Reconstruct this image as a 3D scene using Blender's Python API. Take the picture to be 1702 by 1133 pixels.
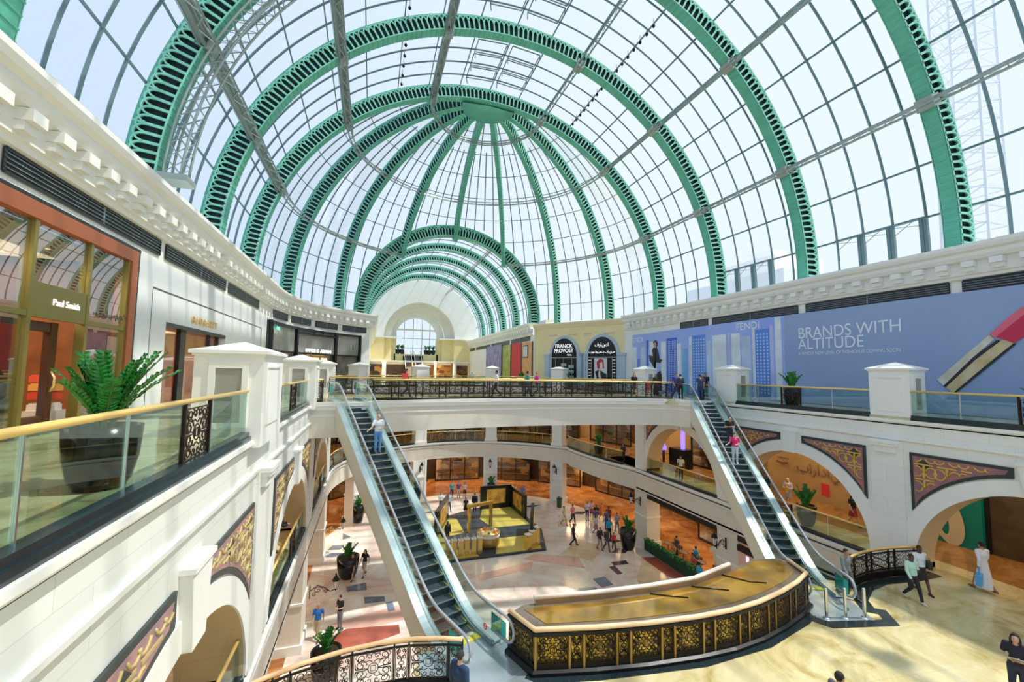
import bpy, math, random
from math import pi, sin, cos, tan, sqrt, atan2, radians, acos, asin
from mathutils import Vector, Matrix
RN = random.Random(11)
S = bpy.context.scene
COL = S.collection
for o in list(bpy.data.objects): bpy.data.objects.remove(o)

# ---------------------------------------------------------------- camera
FPX, YAW, PIT, ROL, EYE = 702.72, .3199, .0725, .0155, 1.68
cam = bpy.data.cameras.new('camera'); camo = bpy.data.objects.new('camera', cam); COL.objects.link(camo)
cam.sensor_width = 36; cam.lens = FPX * 36 / 1702; cam.clip_start = .05; cam.clip_end = 900
_r0 = Vector((cos(YAW), -sin(YAW), 0)); _f = Vector((sin(YAW) * cos(PIT), cos(YAW) * cos(PIT), sin(PIT)))
_u0 = Vector((-sin(YAW) * sin(PIT), -cos(YAW) * sin(PIT), cos(PIT)))
_r = _r0 * cos(ROL) + _u0 * sin(ROL); _u = -_r0 * sin(ROL) + _u0 * cos(ROL)
M = Matrix((_r, _u, -_f)).transposed().to_4x4(); M.translation = Vector((0, 0, EYE)); camo.matrix_world = M
S.camera = camo
# ---------------------------------------------------------------- sky, sun, exposure
W = bpy.data.worlds.new('sky'); S.world = W; W.use_nodes = True
nt = W.node_tree; nt.nodes.clear()
bg = nt.nodes.new('ShaderNodeBackground'); wo = nt.nodes.new('ShaderNodeOutputWorld'); nt.links.new(bg.outputs[0], wo.inputs[0])
tc = nt.nodes.new('ShaderNodeTexCoord'); sx = nt.nodes.new('ShaderNodeSeparateXYZ'); nt.links.new(tc.outputs['Generated'], sx.inputs[0])
mr = nt.nodes.new('ShaderNodeMapRange'); mr.inputs[1].default_value = -.8; mr.inputs[2].default_value = .5
nt.links.new(sx.outputs[0], mr.inputs[0])
mx = nt.nodes.new('ShaderNodeMixRGB'); mx.inputs[1].default_value = (.58, .74, 1, 1); mx.inputs[2].default_value = (.86, .95, 1, 1)
nt.links.new(mr.outputs[0], mx.inputs[0]); nt.links.new(mx.outputs[0], bg.inputs[0]); bg.inputs[1].default_value = .95
sun = bpy.data.lights.new('sun', 'SUN'); sun.energy = 3.9; sun.angle = radians(.9); sun.color = (1, .96, .88)
so = bpy.data.objects.new('sun', sun); COL.objects.link(so)
_d = Vector((.50, -.16, .95)).normalized(); so.rotation_euler = _d.to_track_quat('Z', 'Y').to_euler(); so.location = (30, -10, 60)
S.view_settings.view_transform = 'Standard'; S.view_settings.look = 'None'; S.view_settings.gamma = 1
S.view_settings.use_curve_mapping = False; S.view_settings.exposure = 0.12
def area(name, loc, sx_, sy_, e, col=(1, .72, .42), rot=(0, 0, 0)):
    l = bpy.data.lights.new(name, 'AREA'); l.shape = 'RECTANGLE'; l.size = sx_; l.size_y = sy_; l.energy = e; l.color = col
    o = bpy.data.objects.new(name, l); COL.objects.link(o); o.location = loc; o.rotation_euler = rot; return o

# ---------------------------------------------------------------- materials
def nodes(name):
    m = bpy.data.materials.new(name); m.use_nodes = True; t = m.node_tree
    return m, t, t.nodes['Principled BSDF']
def c4(c): return (c[0], c[1], c[2], 1)
def mat(name, col, rough=.5, metal=0, emit=0, noise=0, nscale=4, bump=0, bscale=30, spec=.5, col2=None):
    m, t, b = nodes(name); b.inputs['Base Color'].default_value = c4(col); b.inputs['Roughness'].default_value = rough
    b.inputs['Metallic'].default_value = metal; b.inputs['Specular IOR Level'].default_value = spec
    if emit: b.inputs['Emission Color'].default_value = c4(col); b.inputs['Emission Strength'].default_value = emit
    if noise or col2:
        g = t.nodes.new('ShaderNodeNewGeometry'); n = t.nodes.new('ShaderNodeTexNoise'); n.inputs['Scale'].default_value = nscale; n.inputs['Detail'].default_value = 5
        t.links.new(g.outputs['Position'], n.inputs['Vector'])
        r = t.nodes.new('ShaderNodeValToRGB'); r.color_ramp.elements[0].position = .35; r.color_ramp.elements[1].position = .65
        a = col2 if col2 else tuple(x * (1 - noise) for x in col)
        r.color_ramp.elements[0].color = c4(a); r.color_ramp.elements[1].color = c4(col)
        t.links.new(n.outputs[0], r.inputs[0]); t.links.new(r.outputs[0], b.inputs['Base Color'])
    if bump:
        g = t.nodes.new('ShaderNodeNewGeometry'); n = t.nodes.new('ShaderNodeTexNoise'); n.inputs['Scale'].default_value = bscale
        t.links.new(g.outputs['Position'], n.inputs['Vector']); bp = t.nodes.new('ShaderNodeBump'); bp.inputs['Strength'].default_value = bump
        t.links.new(n.outputs[0], bp.inputs['Height']); t.links.new(bp.outputs[0], b.inputs['Normal'])
    return m
def stone(name, col, bw=1.3, bh=.72, dark=.82):
    m, t, b = nodes(name); b.inputs['Roughness'].default_value = .45
    g = t.nodes.new('ShaderNodeNewGeometry'); s = t.nodes.new('ShaderNodeSeparateXYZ'); t.links.new(g.outputs['Position'], s.inputs[0])
    a = t.nodes.new('ShaderNodeMath'); t.links.new(s.outputs[0], a.inputs[0]); t.links.new(s.outputs[1], a.inputs[1])
    cb = t.nodes.new('ShaderNodeCombineXYZ'); t.links.new(a.outputs[0], cb.inputs[0]); t.links.new(s.outputs[2], cb.inputs[1])
    br = t.nodes.new('ShaderNodeTexBrick'); br.inputs['Scale'].default_value = 1; br.inputs['Brick Width'].default_value = bw; br.inputs['Row Height'].default_value = bh
    br.inputs['Mortar Size'].default_value = .008; br.inputs['Mortar Smooth'].default_value = .3
    br.inputs['Color1'].default_value = c4(col); br.inputs['Color2'].default_value = c4(tuple(x * .965 for x in col)); br.inputs['Mortar'].default_value = c4(tuple(x * dark for x in col))
    t.links.new(cb.outputs[0], br.inputs[0])
    n = t.nodes.new('ShaderNodeTexNoise'); n.inputs['Scale'].default_value = .6; n.inputs['Detail'].default_value = 4; t.links.new(g.outputs['Position'], n.inputs[0])
    r = t.nodes.new('ShaderNodeMapRange'); r.inputs[3].default_value = .93; r.inputs[4].default_value = 1.04; t.links.new(n.outputs[0], r.inputs[0])
    mm = t.nodes.new('ShaderNodeMixRGB'); mm.blend_type = 'MULTIPLY'; mm.inputs[0].default_value = 1; t.links.new(br.outputs[0], mm.inputs[1]); t.links.new(r.outputs[0], mm.inputs[2])
    t.links.new(mm.outputs[0], b.inputs['Base Color']); return m
def marble(name, c1, c2, c3, tile=1.2, rot=0, rough=.12, grout=.8, scale=.5, offset=0):
    """polished stone slabs: cloudy veining in two tones plus a tile grid"""
    m, t, b = nodes(name); b.inputs['Roughness'].default_value = rough
    g = t.nodes.new('ShaderNodeNewGeometry'); mp = t.nodes.new('ShaderNodeMapping'); mp.inputs['Rotation'].default_value = (0, 0, rot); t.links.new(g.outputs['Position'], mp.inputs[0])
    n = t.nodes.new('ShaderNodeTexNoise'); n.inputs['Scale'].default_value = scale; n.inputs['Detail'].default_value = 8; n.inputs['Roughness'].default_value = .65; n.inputs['Distortion'].default_value = 1.6
    t.links.new(mp.outputs[0], n.inputs[0])
    r = t.nodes.new('ShaderNodeValToRGB'); e = r.color_ramp.elements; e[0].position = .32; e[0].color = c4(c1); e[1].position = .72; e[1].color = c4(c3)
    k = e.new(.52); k.color = c4(c2); t.links.new(n.outputs[0], r.inputs[0])
    br = t.nodes.new('ShaderNodeTexBrick'); br.offset = offset; br.inputs['Scale'].default_value = 1; br.inputs['Brick Width'].default_value = tile; br.inputs['Row Height'].default_value = tile
    br.inputs['Mortar Size'].default_value = .012; br.inputs['Color1'].default_value = (1, 1, 1, 1); br.inputs['Color2'].default_value = (.86, .86, .86, 1); br.inputs['Mortar'].default_value = (grout,) * 3 + (1,)
    t.links.new(mp.outputs[0], br.inputs[0])
    mm = t.nodes.new('ShaderNodeMixRGB'); mm.blend_type = 'MULTIPLY'; mm.inputs[0].default_value = 1; t.links.new(r.outputs[0], mm.inputs[1]); t.links.new(br.outputs[0], mm.inputs[2])
    t.links.new(mm.outputs[0], b.inputs['Base Color']); return m
def glass(name, tint=(1, 1, 1), refl=.5, base=.02, rough=.0):
    m = bpy.data.materials.new(name); m.use_nodes = True; t = m.node_tree; t.nodes.clear()
    o = t.nodes.new('ShaderNodeOutputMaterial'); tr = t.nodes.new('ShaderNodeBsdfTransparent'); tr.inputs[0].default_value = c4(tint)
    gl = t.nodes.new('ShaderNodeBsdfGlossy'); gl.inputs['Roughness'].default_value = rough
    fr = t.nodes.new('ShaderNodeLayerWeight'); fr.inputs[0].default_value = .35
    ml = t.nodes.new('ShaderNodeMath'); ml.operation = 'MULTIPLY_ADD'; ml.inputs[1].default_value = refl; ml.inputs[2].default_value = base; t.links.new(fr.outputs['Fresnel'], ml.inputs[0])
    mxs = t.nodes.new('ShaderNodeMixShader'); t.links.new(ml.outputs[0], mxs.inputs[0]); t.links.new(tr.outputs[0], mxs.inputs[1]); t.links.new(gl.outputs[0], mxs.inputs[2])
    t.links.new(mxs.outputs[0], o.inputs[0]); return m
K = {}
K['white'] = stone('cream_white_stone', (.86, .87, .82))
K['cream'] = stone('warm_cream_stone', (.80, .76, .66))
K['plain'] = mat('painted_plaster', (.87, .87, .83), .55, noise=.03, nscale=1)
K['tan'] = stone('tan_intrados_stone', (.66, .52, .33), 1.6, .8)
K['yellow'] = mat('yellow_plaster', (.90, .78, .42), .6, noise=.06, nscale=1.2)
K['green'] = mat('green_painted_steel', (.13, .52, .37), .4, noise=.15, nscale=1)
K['greenl'] = mat('light_green_painted_steel', (.27, .68, .53), .38)
K['gdark'] = mat('painted_rib_shade', (.004, .022, .02), .6)  # near-black tone for the shaded inside of the ribs
K['steel'] = mat('grey_green_steel', (.15, .24, .26), .4, .2)
K['steell'] = mat('light_grey_steel', (.36, .42, .40), .35, .4)
K['chrome'] = mat('brushed_steel', (.78, .82, .84), .22, 1)
K['deck'] = mat('satin_steel_deck', (.80, .86, .90), .30, .75)
K['gold'] = mat('golden_oak_handrail', (.86, .60, .20), .28, .25, spec=.6)
K['brass'] = mat('brass_handrail', (.92, .66, .30), .25, .6)
K['iron'] = mat('dark_bronze_iron', (.035, .022, .015), .38, .6)
K['ironb'] = mat('black_iron', (.012, .012, .014), .35, .5)
K['bronze'] = mat('bronze_post', (.36, .24, .08), .3, .8)
K['black'] = mat('black_gloss', (.008, .009, .011), .25)
K['granite'] = mat('black_granite', (.02, .035, .04), .15, noise=.3, nscale=20)
K['roofglass'] = glass('roof_glass', (.97, .99, 1), .15, .0)
K['railglass'] = glass('rail_glass', (.80, .92, .88), .35, .03)
K['shopglass'] = glass('shop_glass', (.93, .96, .95), .55, .06)
K['tealglass'] = mat('teal_label', (.02, .50, .45), .3)
K['upfloor'] = marble('upper_marble', (.42, .36, .15), (.68, .62, .36), (.80, .76, .55), 1.5, .0, .10)
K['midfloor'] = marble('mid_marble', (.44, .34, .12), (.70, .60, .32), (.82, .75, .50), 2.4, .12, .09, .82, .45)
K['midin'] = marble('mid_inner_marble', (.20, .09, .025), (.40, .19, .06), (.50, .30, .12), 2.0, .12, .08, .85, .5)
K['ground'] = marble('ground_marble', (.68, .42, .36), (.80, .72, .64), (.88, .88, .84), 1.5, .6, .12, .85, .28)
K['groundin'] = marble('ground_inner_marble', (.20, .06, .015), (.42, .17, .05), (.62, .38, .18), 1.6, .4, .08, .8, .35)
K['leaf'] = mat('glossy_green_leaf', (.015, .26, .03), .3, noise=.55, nscale=9, spec=.6)
K['stem'] = mat('green_stem', (.07, .22, .03), .5)
K['pot'] = mat('black_planter', (.006, .008, .008), .16)
K['soil'] = mat('soil', (.04, .025, .015), .9)

# ---------------------------------------------------------------- mesh builder
class MB:
    def __init__(s): s.v = []; s.f = []; s.mi = []; s.cur = 0; s.sm = []
    def add(s, vs, fs, smooth=False):
        b = len(s.v); s.v += [tuple(p) for p in vs]
        for f in fs: s.f.append(tuple(b + i for i in f)); s.mi.append(s.cur); s.sm.append(smooth)
        return s
    def box(s, x0, y0, z0, x1, y1, z1):
        return s.add([(x0, y0, z0), (x1, y0, z0), (x1, y1, z0), (x0, y1, z0), (x0, y0, z1), (x1, y0, z1), (x1, y1, z1), (x0, y1, z1)],
                     [(0, 3, 2, 1), (4, 5, 6, 7), (0, 1, 5, 4), (1, 2, 6, 5), (2, 3, 7, 6), (3, 0, 4, 7)])
    def ob(s, c, a, b, d):
        c, a, b, d = map(Vector, (c, a, b, d))
        return s.add([c - a - b - d, c + a - b - d, c + a + b - d, c - a + b - d, c - a - b + d, c + a - b + d, c + a + b + d, c - a + b + d],
                     [(0, 3, 2, 1), (4, 5, 6, 7), (0, 1, 5, 4), (1, 2, 6, 5), (2, 3, 7, 6), (3, 0, 4, 7)])
    def bar(s, p, q, w, h=None, up=(0, 0, 1)):
        p, q = Vector(p), Vector(q); d = q - p
        if d.length < 1e-6: return s
        u = Vector(up); x = d.cross(u)
        if x.length < 1e-5: x = d.cross(Vector((1, 0, 0)))
        x.normalize(); y = x.cross(d).normalized(); h = h or w
        return s.ob((p + q) / 2, x * w / 2, d / 2, y * h / 2)
    def tube(s, pts, r, n=8, closed=False, caps=True, smooth=True):
        pts = [Vector(p) for p in pts]; N = len(pts); rs = r if isinstance(r, (list, tuple)) else [r] * N; vs = []; prev = None
        for i, p in enumerate(pts):
            if closed: t = pts[(i + 1) % N] - pts[i - 1]
            else: t = pts[min(i + 1, N - 1)] - pts[max(i - 1, 0)]
            if t.length < 1e-9: t = Vector((0, 0, 1))
            t.normalize()
            if prev is None:
                a = Vector((0, 0, 1)) if abs(t.z) < .9 else Vector((1, 0, 0)); x = t.cross(a).normalized()
            else:
                x = prev - t * prev.dot(t); x = x.normalized() if x.length > 1e-6 else t.orthogonal().normalized()
            prev = x; y = t.cross(x)
            for k in range(n):
                A = 2 * pi * k / n; vs.append(p + (x * cos(A) + y * sin(A)) * rs[i])
        fs = []; M_ = N if closed else N - 1
        for i in range(M_):
            j = (i + 1) % N
            for k in range(n): l = (k + 1) % n; fs.append((i * n + k, i * n + l, j * n + l, j * n + k))
        if caps and not closed: fs.append(tuple(range(n - 1, -1, -1))); fs.append(tuple((N - 1) * n + k for k in range(n)))
        return s.add(vs, fs, smooth)
    def lathe(s, prof, n=24, c=(0, 0, 0), a0=0, a1=2 * pi, smooth=True):
        full = abs(a1 - a0 - 2 * pi) < 1e-6; m = n if full else n + 1; vs = []
        for r, z in prof:
            for k in range(m): A = a0 + (a1 - a0) * k / n; vs.append((c[0] + r * cos(A), c[1] + r * sin(A), c[2] + z))
        fs = []
        for i in range(len(prof) - 1):
            for k in range(n): l = (k + 1) % m; fs.append((i * m + k, i * m + l, (i + 1) * m + l, (i + 1) * m + k))
        return s.add(vs, fs, smooth)
    def ell(s, c, r, n=12, m=8, rot=None):
        vs = []; c = Vector(c)
        for i in range(m + 1):
            P = pi * i / m
            for k in range(n):
                A = 2 * pi * k / n; v = Vector((r[0] * sin(P) * cos(A), r[1] * sin(P) * sin(A), r[2] * cos(P)))
                vs.append(c + (rot @ v if rot else v))
        fs = [(i * n + k, (i + 1) * n + k, (i + 1) * n + (k + 1) % n, i * n + (k + 1) % n) for i in range(m) for k in range(n)]
        return s.add(vs, fs, True)
    def prism(s, pts, fn, d0, d1):
        """polygon pts (2-D) extruded from depth d0 to d1, fn(u, v, d) -> xyz"""
        n = len(pts); vs = [fn(u, v, d0) for u, v in pts] + [fn(u, v, d1) for u, v in pts]
        fs = [tuple(range(n)), tuple(range(2 * n - 1, n - 1, -1))] + [(i, i + n, (i + 1) % n + n, (i + 1) % n) for i in range(n)]
        return s.add(vs, fs)
    def sweep(s, path, prof, closed_prof=False, n_left=True, smooth=False, caps=True):
        """profile (offset to the left of the path, z) along a plan path with mitred corners"""
        P = [Vector((p[0], p[1])) for p in path]; vs = []; m = len(prof)
        for i, p in enumerate(P):
            a = (P[i] - P[i - 1]).normalized() if i else None; b = (P[i + 1] - P[i]).normalized() if i < len(P) - 1 else None
            a = a or b; b = b or a; na = Vector((-a.y, a.x)); nb = Vector((-b.y, b.x)); nn = na + nb
            nn = nn.normalized() if nn.length > 1e-6 else na; k = 1 / max(.35, nn.dot(na))
            for o, z in prof: vs.append((p.x + nn.x * o * k, p.y + nn.y * o * k, z))
        fs = []; mm = m if closed_prof else m - 1
        for i in range(len(P) - 1):
            for k in range(mm): l = (k + 1) % m; fs.append((i * m + k, (i + 1) * m + k, (i + 1) * m + l, i * m + l))
        if caps and closed_prof: fs.append(tuple(range(m))); fs.append(tuple((len(P) - 1) * m + k for k in range(m - 1, -1, -1)))
        return s.add(vs, fs, smooth)
    def mesh(s, name):
        me = bpy.data.meshes.new(name); me.from_pydata(s.v, [], s.f); me.polygons.foreach_set('use_smooth', s.sm)
        me.polygons.foreach_set('material_index', s.mi); me.update(); return me
    def build(s, name, mats, parent=None, loc=None, rz=None):
        me = s.mesh(name)
        for m in (mats if isinstance(mats, (list, tuple)) else [mats]): me.materials.append(m)
        return link(name, me, parent, loc, rz)
def link(name, me, parent=None, loc=None, rz=None):
    o = bpy.data.objects.new(name, me); COL.objects.link(o)
    if parent is not None: o.parent = parent
    if loc is not None: o.location = loc
    if rz is not None: o.rotation_euler = (0, 0, rz)
    return o
def tag(o, label=None, cat=None, group=None, kind=None):
    if label: o['label'] = label
    if cat: o['category'] = cat
    if group: o['group'] = group
    if kind: o['kind'] = kind
    return o
def thing(name, label, cat, loc=(0, 0, 0), rz=0, group=None):
    o = bpy.data.objects.new(name, None); COL.objects.link(o); o.empty_display_size = .2; o.location = loc; o.rotation_euler = (0, 0, rz)
    return tag(o, label, cat, group)
def struct(o): o['kind'] = 'structure'; return o
def dup(root, loc, rz=None, label=None, group=None, sc=None):
    def cp(o, par):
        c = o.copy(); COL.objects.link(c)
        if par is not None: c.parent = par
        for ch in KIDS(o): cp(ch, c)
        return c
    r = cp(root, None); r.location = loc
    if rz is not None: r.rotation_euler = (0, 0, rz)
    if sc: r.scale = (sc,) * 3
    if label: r['label'] = label
    if group: r['group'] = group
    return r
def KIDS(o): return [c for c in list(bpy.data.objects) if c.parent == o]
def arcpts(cx, cy, r, a0, a1, n): return [(cx + r * cos(radians(a0 + (a1 - a0) * i / n)), cy + r * sin(radians(a0 + (a1 - a0) * i / n))) for i in range(n + 1)]
ORD = ['nearest', 'second', 'third', 'fourth', 'fifth', 'sixth', 'seventh', 'eighth', 'ninth', 'tenth']
# levels and plan
ZM, ZG = -6.3, -12.4
XL, XR = -2.83, 21.75          # edges of the void
WL, WR = -7.43, 25.83          # shop walls, top level
CX, ZC, RI, RO = 9.3, 8.22, 17.76, 18.85   # roof arch
YD = 35.9                      # centre of the half dome
# ================================================================ floors
def ring(r0, r1, a0, a1, z, n=40, c=(9.45, 36.2)):
    mb = MB(); A = arcpts(c[0], c[1], r0, a0, a1, n); B = arcpts(c[0], c[1], r1, a0, a1, n)
    mb.add([(x, y, z) for x, y in A] + [(x, y, z) for x, y in B], [(i, i + n + 1, i + n + 2, i + 1) for i in range(n)]); return mb
def bridge_front(x): return 25.9 - ((x - 9.5) / 10) ** 2 * 1.5
f = MB()
f.box(-12, -8, -.35, XL, 36.2, -.005); f.box(XR, -8, -.35, 31, 36.2, -.005)
bp = [(x / 2., bridge_front(x / 2.)) for x in range(0, 39)]
f.prism([(XL, 23.6), (-.1, 23.6)] + bp + [(20.2, 22.9), (XR, 22.4), (XR, 31), (XL, 31)], lambda u, v, d: (u, v, d), -.35, -.005)
f.prism([(XL, 36.2)] + arcpts(9.45, 36.2, 12.28, 180, 0, 36) + [(31, 36.2), (31, 60), (-12, 60), (-12, 36.2)], lambda u, v, d: (u, v, d), -.35, -.005)
f.box(-12, 60, -.35, 31, 96, -.005); f.box(XL, -4.5, -.35, XR, -.4, -.005)
struct(f.build('floor', K['upfloor']))
EDGE = [(-5, 11.85)] + [(-2.8, 10.9), (-1.3, 11.45), (-.34, 11.66), (.41, 11.7), (1.33, 11.6), (1.55, 12.7), (4.35, 12.7), (4.95, 12.25), (7.5, 11.95), (10.5, 11.85), (12.4, 12.2), (14.3, 12.6), (15.1, 12.6), (16.2, 13.1), (17.3, 12.5), (18.1, 12.0), (19.3, 12.1), (20.3, 12.05), (21.75, 11.8), (23, 11.8)]
f = MB(); f.box(-14, -8, ZM - .4, XL, 36.2, ZM - .005); f.box(XR, -8, ZM - .4, 34, 36.2, ZM - .005)
f.prism([p for p in EDGE if XL <= p[0] <= XR] + [(XR, -8), (XL, -8), (XL, 10.9)], lambda u, v, d: (u, v, d), ZM - 1.6, ZM - .005)
f.mi[-1] = 0
struct(f.build('floor', K['midfloor']))
MIDRING = arcpts(9.45, 36.2, 12.28, 180, 34, 30) + [(20.15, 42.6), (20.5, 42.35), (20.35, 41.2), (20.45, 39), (20.6, 37), (20.9, 35), (21.35, 33), (XR, 31.5), (34, 31.5)]
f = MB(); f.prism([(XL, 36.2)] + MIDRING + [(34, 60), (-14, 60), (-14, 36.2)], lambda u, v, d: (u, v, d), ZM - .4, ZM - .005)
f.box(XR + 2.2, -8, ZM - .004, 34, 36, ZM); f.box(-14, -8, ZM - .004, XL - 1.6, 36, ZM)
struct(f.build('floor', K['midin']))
f = MB(); f.add([(-16, -8, ZG), (36, -8, ZG), (36, 62, ZG), (-16, 62, ZG)], [(0, 1, 2, 3)]); struct(f.build('floor', K['ground']))
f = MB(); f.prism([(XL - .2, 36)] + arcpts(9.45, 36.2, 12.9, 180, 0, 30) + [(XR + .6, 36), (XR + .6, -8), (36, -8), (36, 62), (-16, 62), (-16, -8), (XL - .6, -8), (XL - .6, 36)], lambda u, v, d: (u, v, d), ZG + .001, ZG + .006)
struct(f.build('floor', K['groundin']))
# inlaid tiles of the ground floor
blue = mat('blue_grey_marble_inlay', (.20, .25, .34), .12, noise=.4, nscale=2); plum = mat('dark_plum_marble_inlay', (.10, .07, .12), .12, noise=.3, nscale=3)
red = mat('rosso_marble_inlay', (.50, .13, .09), .12, noise=.35, nscale=1.2); pinkm = mat('pink_marble_inlay', (.80, .50, .42), .14, noise=.25, nscale=.6)
beige = mat('beige_marble_inlay', (.72, .58, .38), .12, noise=.25, nscale=.9)
def inlay(polys, m, z=.008):
    mb = MB()
    for P in polys: mb.prism(P, lambda u, v, d: (u, v, d), ZG + z, ZG + z + .004)
    struct(mb.build('trim_1', m))
def rot(c, pts, a): return [(c[0] + x * cos(a) - y * sin(a), c[1] + x * sin(a) + y * cos(a)) for x, y in pts]
def rhomb(c, a, b, r): return rot(c, [(-a, 0), (0, -b), (a, 0), (0, b)], r)
def sq(c, a, b, r): return rot(c, [(-a, -b), (a, -b), (a, b), (-a, b)], r)
inlay([[(14.94, 26.73), (15.92, 26.8), (15.89, 25.6), (14.95, 25.55)], [(13.42, 25.92), (14.64, 25.64), (14.22, 24.75), (13.01, 24.96)], [(11.76, 25.41), (13.0, 25.19), (12.71, 24.46), (11.47, 24.76)],
       [(-1.02, 30.38), (.2, 30.6), (.28, 29.6), (-.91, 29.73)], [(.11, 28.74), (1.32, 28.46), (1.34, 27.87), (.16, 27.95)], [(1.37, 27.72), (1.76, 27.75), (1.88, 26.69), (1.47, 26.62)],
       [(-2.46, 39.72), (-1.77, 40.08), (-1.1, 39.05), (-1.78, 38.59)], rhomb((-2.1, 37.1), .7, .6, .5), rhomb((-2.2, 35.7), .7, .45, .3), [(5.3, 21.5), (6.4, 22.1), (7, 21.2), (5.9, 20.5)]], blue)
inlay([[(17.57, 28.64), (18.8, 28.6), (18.67, 28.01), (17.43, 28.07)], [(16.98, 28.0), (17.51, 28.04), (17.38, 26.83), (16.95, 26.77)], rhomb((19.4, 30.2), .95, .5, .1), rhomb((19.9, 32.2), .8, .5, -.5), rhomb((20.5, 39.3), .9, .5, .1), rhomb((16.6, 42.6), 1, .35, .1), rhomb((11, 44.8), 1.2, .4, 0), rhomb((6.5, 43.6), 1, .4, .1)], plum)
inlay([[(20.26, 28.71), (21.7, 28.35), (21.3, 24.39), (20.18, 25.54)], [(-1.61, 24.94), (-.77, 25.6), (1.99, 25.17), (2.01, 24.37), (.04, 23.78), (-1.65, 23.81)]], red, .01)
inlay([ [(14.5, 31), (17.2, 33.2), (18.4, 31.5), (16.4, 29.2)], [(16.5, 23), (19.2, 23), (20.3, 26), (20.2, 28.5), (18, 26)], rhomb((18.2, 37), 1.5, 1.2, .3)], beige)
inlay([[(-2, 26.2), (2, 27.2), (3, 25.6), (0, 25.4)], [(12.6, 31.6), (15.6, 30.2), (15.2, 28.3), (11.4, 31)], [(3, 31.5), (6, 33), (5.4, 31.3)], rhomb((2, 35), 1.6, .8, .3), [(7.5, 29.6), (12, 30.4), (11.5, 29.4), (7.5, 28.7)]], pinkm, .005)
# ================================================================ shop level walls and cornice
def wallarc(a0, a1, n=24): return arcpts(9.2, 35.6, 16.63, a0, a1, n)
LW = [(WL, -8)] + wallarc(180, 124.8, 20) + [(-.3, 85)]
LW = LW[:-1] + [(-.3, 49.6), (-.3, 85)]
RW = [(WR, -8), (WR, 37.6), (25.3, 38.5)]
YW = [(25.3, 38.5), (19, 48.6)]
HW = [(19, 48.6), (19, 85)]
def left_(p): return p              # path runs away from the camera: right-hand side is the hall for the left wall
CORN = [(0, 6.22), (.16, 6.24), (.2, 6.36), (.28, 6.4), (.28, 6.95), (.5, 7.0), (.62, 7.16), (.62, 7.32), (.78, 7.4), (.85, 7.55), (.85, 7.7), (-1.5, 7.72), (-1.5, 8.22), (-3.2, 8.25)]
def inv(pr): return [(-o, z) for o, z in pr]
def walls(path, name, m, side, z0=0, z1=6.22, th=.5):
    s_ = -1 if side == 'L' else 1
    mb = MB(); mb.sweep(path, [(0, z0), (0, z1), (-s_ * th, z1), (-s_ * th, z0)], True); return struct(mb.build(name, m))
def cornice(path, side, dent=True, m=None):
    s_ = -1 if side == 'L' else 1
    mb = MB(); mb.sweep(path, [(s_ * o, z) for o, z in CORN])
    o = struct(mb.build('trim_2', m or K['plain']))
    if dent:
        db = MB(); acc = 0
        for i in range(len(path) - 1):
            a, b = Vector(path[i]), Vector(path[i + 1]); L = (b - a).length; t = (b - a) / L; n = Vector((-t.y, t.x)) * s_
            s0 = -acc
            while s0 < L:
                if s0 >= 0:
                    p = a + t * s0
                    c = p + n * .44; db.ob((c.x, c.y, 6.83), (t.x * .21, t.y * .21, 0), (n.x * .17, n.y * .17, 0), (0, 0, .13))
                    c = p + n * .36; db.ob((c.x, c.y, 6.595), (t.x * .19, t.y * .19, 0), (n.x * .10, n.y * .10, 0), (0, 0, .10))
                s0 += .92
            acc = (L - (s0 - .92)) if s0 > 0 else acc + L
        d = db.build('dentil_blocks', m or K['plain'], o)
    return o
struct(walls(LW, 'wall_left', K['plain'], 'L')); cornice(LW, 'L')
struct(walls(RW, 'wall_right', K['plain'], 'R')); cornice(RW, 'R')
walls(YW, 'wall_right', K['yellow'], 'R', 0, 6.9)
mb = MB(); mb.sweep(YW, [(0, 6.9), (.1, 6.95), (.25, 7.2), (.35, 7.3), (.35, 7.5), (-1.6, 7.5)]); struct(mb.build('trim_3', mat('yellow_cornice', (.86, .76, .48), .5)))
walls(HW, 'wall_right', K['plain'], 'R'); cornice(HW, 'R')
# louvre vents under the cornice, each a thing
lv = mat('dark_louvre', (.012, .016, .022), .4); lvs = mat('louvre_slat_edge', (.30, .36, .38), .35, .5)
def vent(p, q, side, lab, grp):
    s_ = -1 if side == 'L' else 1
    a, b = Vector(p), Vector(q); t = (b - a).normalized(); n = Vector((-t.y, t.x)) * s_; L = (b - a).length
    r = thing('air_vent', lab, 'vent', ((a.x + b.x) / 2, (a.y + b.y) / 2, 5.93), atan2(t.y, t.x), grp)
    mb = MB(); y = s_ * .02; mb.box(-L / 2, min(0, s_ * .03), -.24, L / 2, max(0, s_ * .03), .24); mb.build('backing', lv, r)
    mb = MB()
    for k in range(4):
        z = -.16 + k * .105; mb.ob((0, s_ * .05, z), (L / 2, 0, 0), (0, .03, .004), (0, 0, .008))
    mb.box(-.02, min(0, s_ * .07), -.24, .02, max(0, s_ * .07), .24)
    mb.build('slats', lvs, r)
    mb = MB()
    for z in (-.25, .25): mb.bar((-L / 2, s_ * .04, z), (L / 2, s_ * .04, z), .03, .07)
    for x in (-L / 2, L / 2): mb.bar((x, s_ * .04, -.25), (x, s_ * .04, .25), .03, .07)
    mb.build('frame', K['black'], r)
for i, (y0, y1) in enumerate([(11.4, 18.26), (18.73, 25.5), (26.05, 32.4)]): vent((WL, y0), (WL, y1), 'L', 'dark slatted air vent under the left cornice, %s to the camera' % ['nearest', 'second nearest', 'third nearest'][i], 'vents in the left cornice wall')
vent((WL, 4.5), (WL, 10.9), 'L', 'dark slatted air vent at the left frame edge above the copper shopfront', 'vents in the left cornice wall')
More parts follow.
